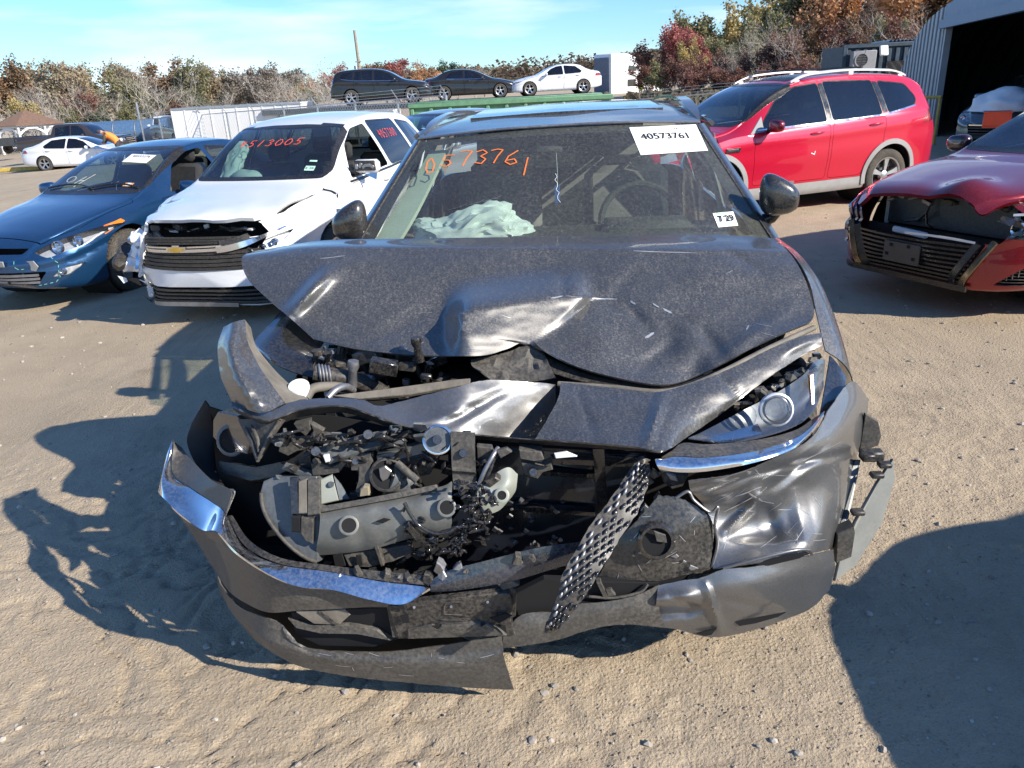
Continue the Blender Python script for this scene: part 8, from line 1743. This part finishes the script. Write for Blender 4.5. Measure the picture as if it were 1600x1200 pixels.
for px, pyt, Y, kind, wd in ((1035, 62, 74, 'rust', .7), (1048, 48, 72, 'rust', .6), (1078, 36, 68, 'red', .6), (1096, 52, 66, 'red', .55), (1082, 62, 63, 'yellow', .45), (1128, 22, 72, 'olive', .6), (1156, 8, 70, 'yellow', .55), (1180, 20, 66, 'olive', .6), (1204, -8, 72, 'olive', .6), (1232, -22, 74, 'yellow', .6), (1262, -30, 70, 'olive', .6), (1290, -20, 72, 'rust', .6), (1318, -40, 70, 'orange', .6), (1345, -26, 66, 'orange', .6), (1375, -46, 70, 'rust', .6), (1400, -20, 62, 'orange', .6), (1430, -40, 66, 'brown', .6), (1465, -50, 62, 'green', .6), (1500, -60, 64, 'brown', .6), (1540, -60, 60, 'brown', .6), (1600, -60, 62, 'orange', .6),
    (1060, 84, 58, 'rust', .6), (1110, 88, 56, 'rust', .6), (1150, 78, 56, 'rust', .6), (1196, 60, 55, 'rust', .65), (1230, 52, 54, 'rust', .65), (1262, 50, 54, 'brown', .65), (1300, 40, 54, 'rust', .65), (1340, 30, 54, 'brown', .6), (1390, 30, 52, 'olive', .6), (1420, 20, 52, 'rust', .6), (1135, 60, 58, 'olive', .5), (1030, 96, 60, 'olive', .8), (1090, 104, 52, 'rust', .9), (1130, 108, 50, 'rust', .9), (1180, 100, 50, 'rust', .9), (1240, 96, 48, 'rust', .9), (1290, 92, 48, 'rust', .9), (1010, 104, 64, 'rust', .8)): R_.append((px, pyt, Y, kind, wd, TM))
for px, pyt, Y in ((1135, 66, 55), (1195, 40, 56), (1215, 10, 60), (1250, 30, 52), (1440, -10, 50)): R_.append((px, pyt, Y, 'grey', .7, TB))
wood(R_, 'in the wood behind the cherry red crossover', 'trees in the wood behind the red crossover')
# wooded hill far off
hv = []; hf = []; hx = [-260 + 20 * i for i in range(42)]; hy = [330 + 24 * j for j in range(16)]
def hill_z(x, y): return -3 + 16 * sm(20, 190, x) * sm(330, 520, y) + 6 * sm(330, 430, y) * sm(-200, 30, x) + 5 * noise.noise(Vector((x / 60, y / 60, 1)))
for y in hy:
    for x in hx: hv.append((x, y, hill_z(x, y)))
n_ = len(hx); me = bpy.data.meshes.new('hill'); me.from_pydata(hv, [], [(j * n_ + i, j * n_ + i + 1, j * n_ + i + n_ + 1, j * n_ + i + n_) for j in range(len(hy) - 1) for i in range(n_ - 1)]); smooth(me, 180)
tag(link_mesh('hill', me, mat('hill_ground', (.12, .09, .05), .95, var=.4, scale=.05)), 'low wooded hill beyond the yard', None, None, 'structure')
vs = []; fs = []; mi = []; rh = random.Random(8)
for k in range(9000):
    x, y = rh.uniform(-230, 520), rh.uniform(335, 640); z = hill_z(x, y); h = rh.uniform(5, 9); m_ = rh.randrange(3)
    for j in range(7):
        c_ = Vector((x + rh.gauss(0, 1.6), y + rh.gauss(0, 1.6), z + h * rh.uniform(.35, 1))); s_ = rh.uniform(1.1, 2.2); b = len(vs); R2 = Matrix.Rotation(rh.uniform(0, 6.28), 3, 'Z') @ Matrix.Rotation(rh.uniform(-1.1, 1.1), 3, 'X')
        for u, v in ((-.5, -.3), (.1, -.55), (.55, .1), (-.1, .5)): vs.append(c_ + R2 @ Vector((u * s_, v * s_, 0)))
        fs.append((b, b + 1, b + 2, b + 3)); mi.append(m_)
me = bpy.data.meshes.new('woods'); me.from_pydata(vs, [], fs); me.polygons.foreach_set('material_index', mi)
tag(link_mesh('woods', me, [leaf_mat('far_orange', (.20, .10, .04), (.16, .10, .05), (.11, .08, .04)), leaf_mat('far_olive', (.12, .11, .05), (.15, .12, .06), (.09, .08, .04)), leaf_mat('far_brown', (.14, .09, .06), (.17, .11, .07), (.10, .07, .05))]), 'autumn woods covering the far hill', None, None, 'stuff')
# rough grass and low scrub under the trees
vs = []; fs = []; rg = random.Random(9)
for k in range(14000):
    if k % 2: px, Y = rg.uniform(-60, 520), rg.uniform(72, 84)
    else: px, Y = rg.uniform(980, 1480), rg.uniform(44, 56)
    p_ = at_y(px, 200, Y); z = ground_z(p_.x, p_.y, False); hgt = rg.uniform(.2, .8); b = len(vs); a = rg.uniform(0, 6.28); w2 = rg.uniform(.06, .22)
    dx, dy = cos(a) * w2, sin(a) * w2; zz = z + hgt * rg.uniform(0, .5)
    vs += [(p_.x - dx, p_.y - dy, zz), (p_.x + dx, p_.y + dy, zz), (p_.x + dx * .6 + rg.uniform(-.3, .3), p_.y + dy * .6, zz + hgt * .7), (p_.x - dx * .6 + rg.uniform(-.3, .3), p_.y - dy * .6, zz + hgt * .6)]; fs.append((b, b + 1, b + 2, b + 3))
me = bpy.data.meshes.new('undergrowth'); me.from_pydata(vs, [], fs); tag(link_mesh('undergrowth', me, leaf_mat('scrub', (.10, .075, .04), (.15, .11, .05), (.07, .06, .03))), 'tangled low scrub along the foot of the trees', None, None, 'stuff')
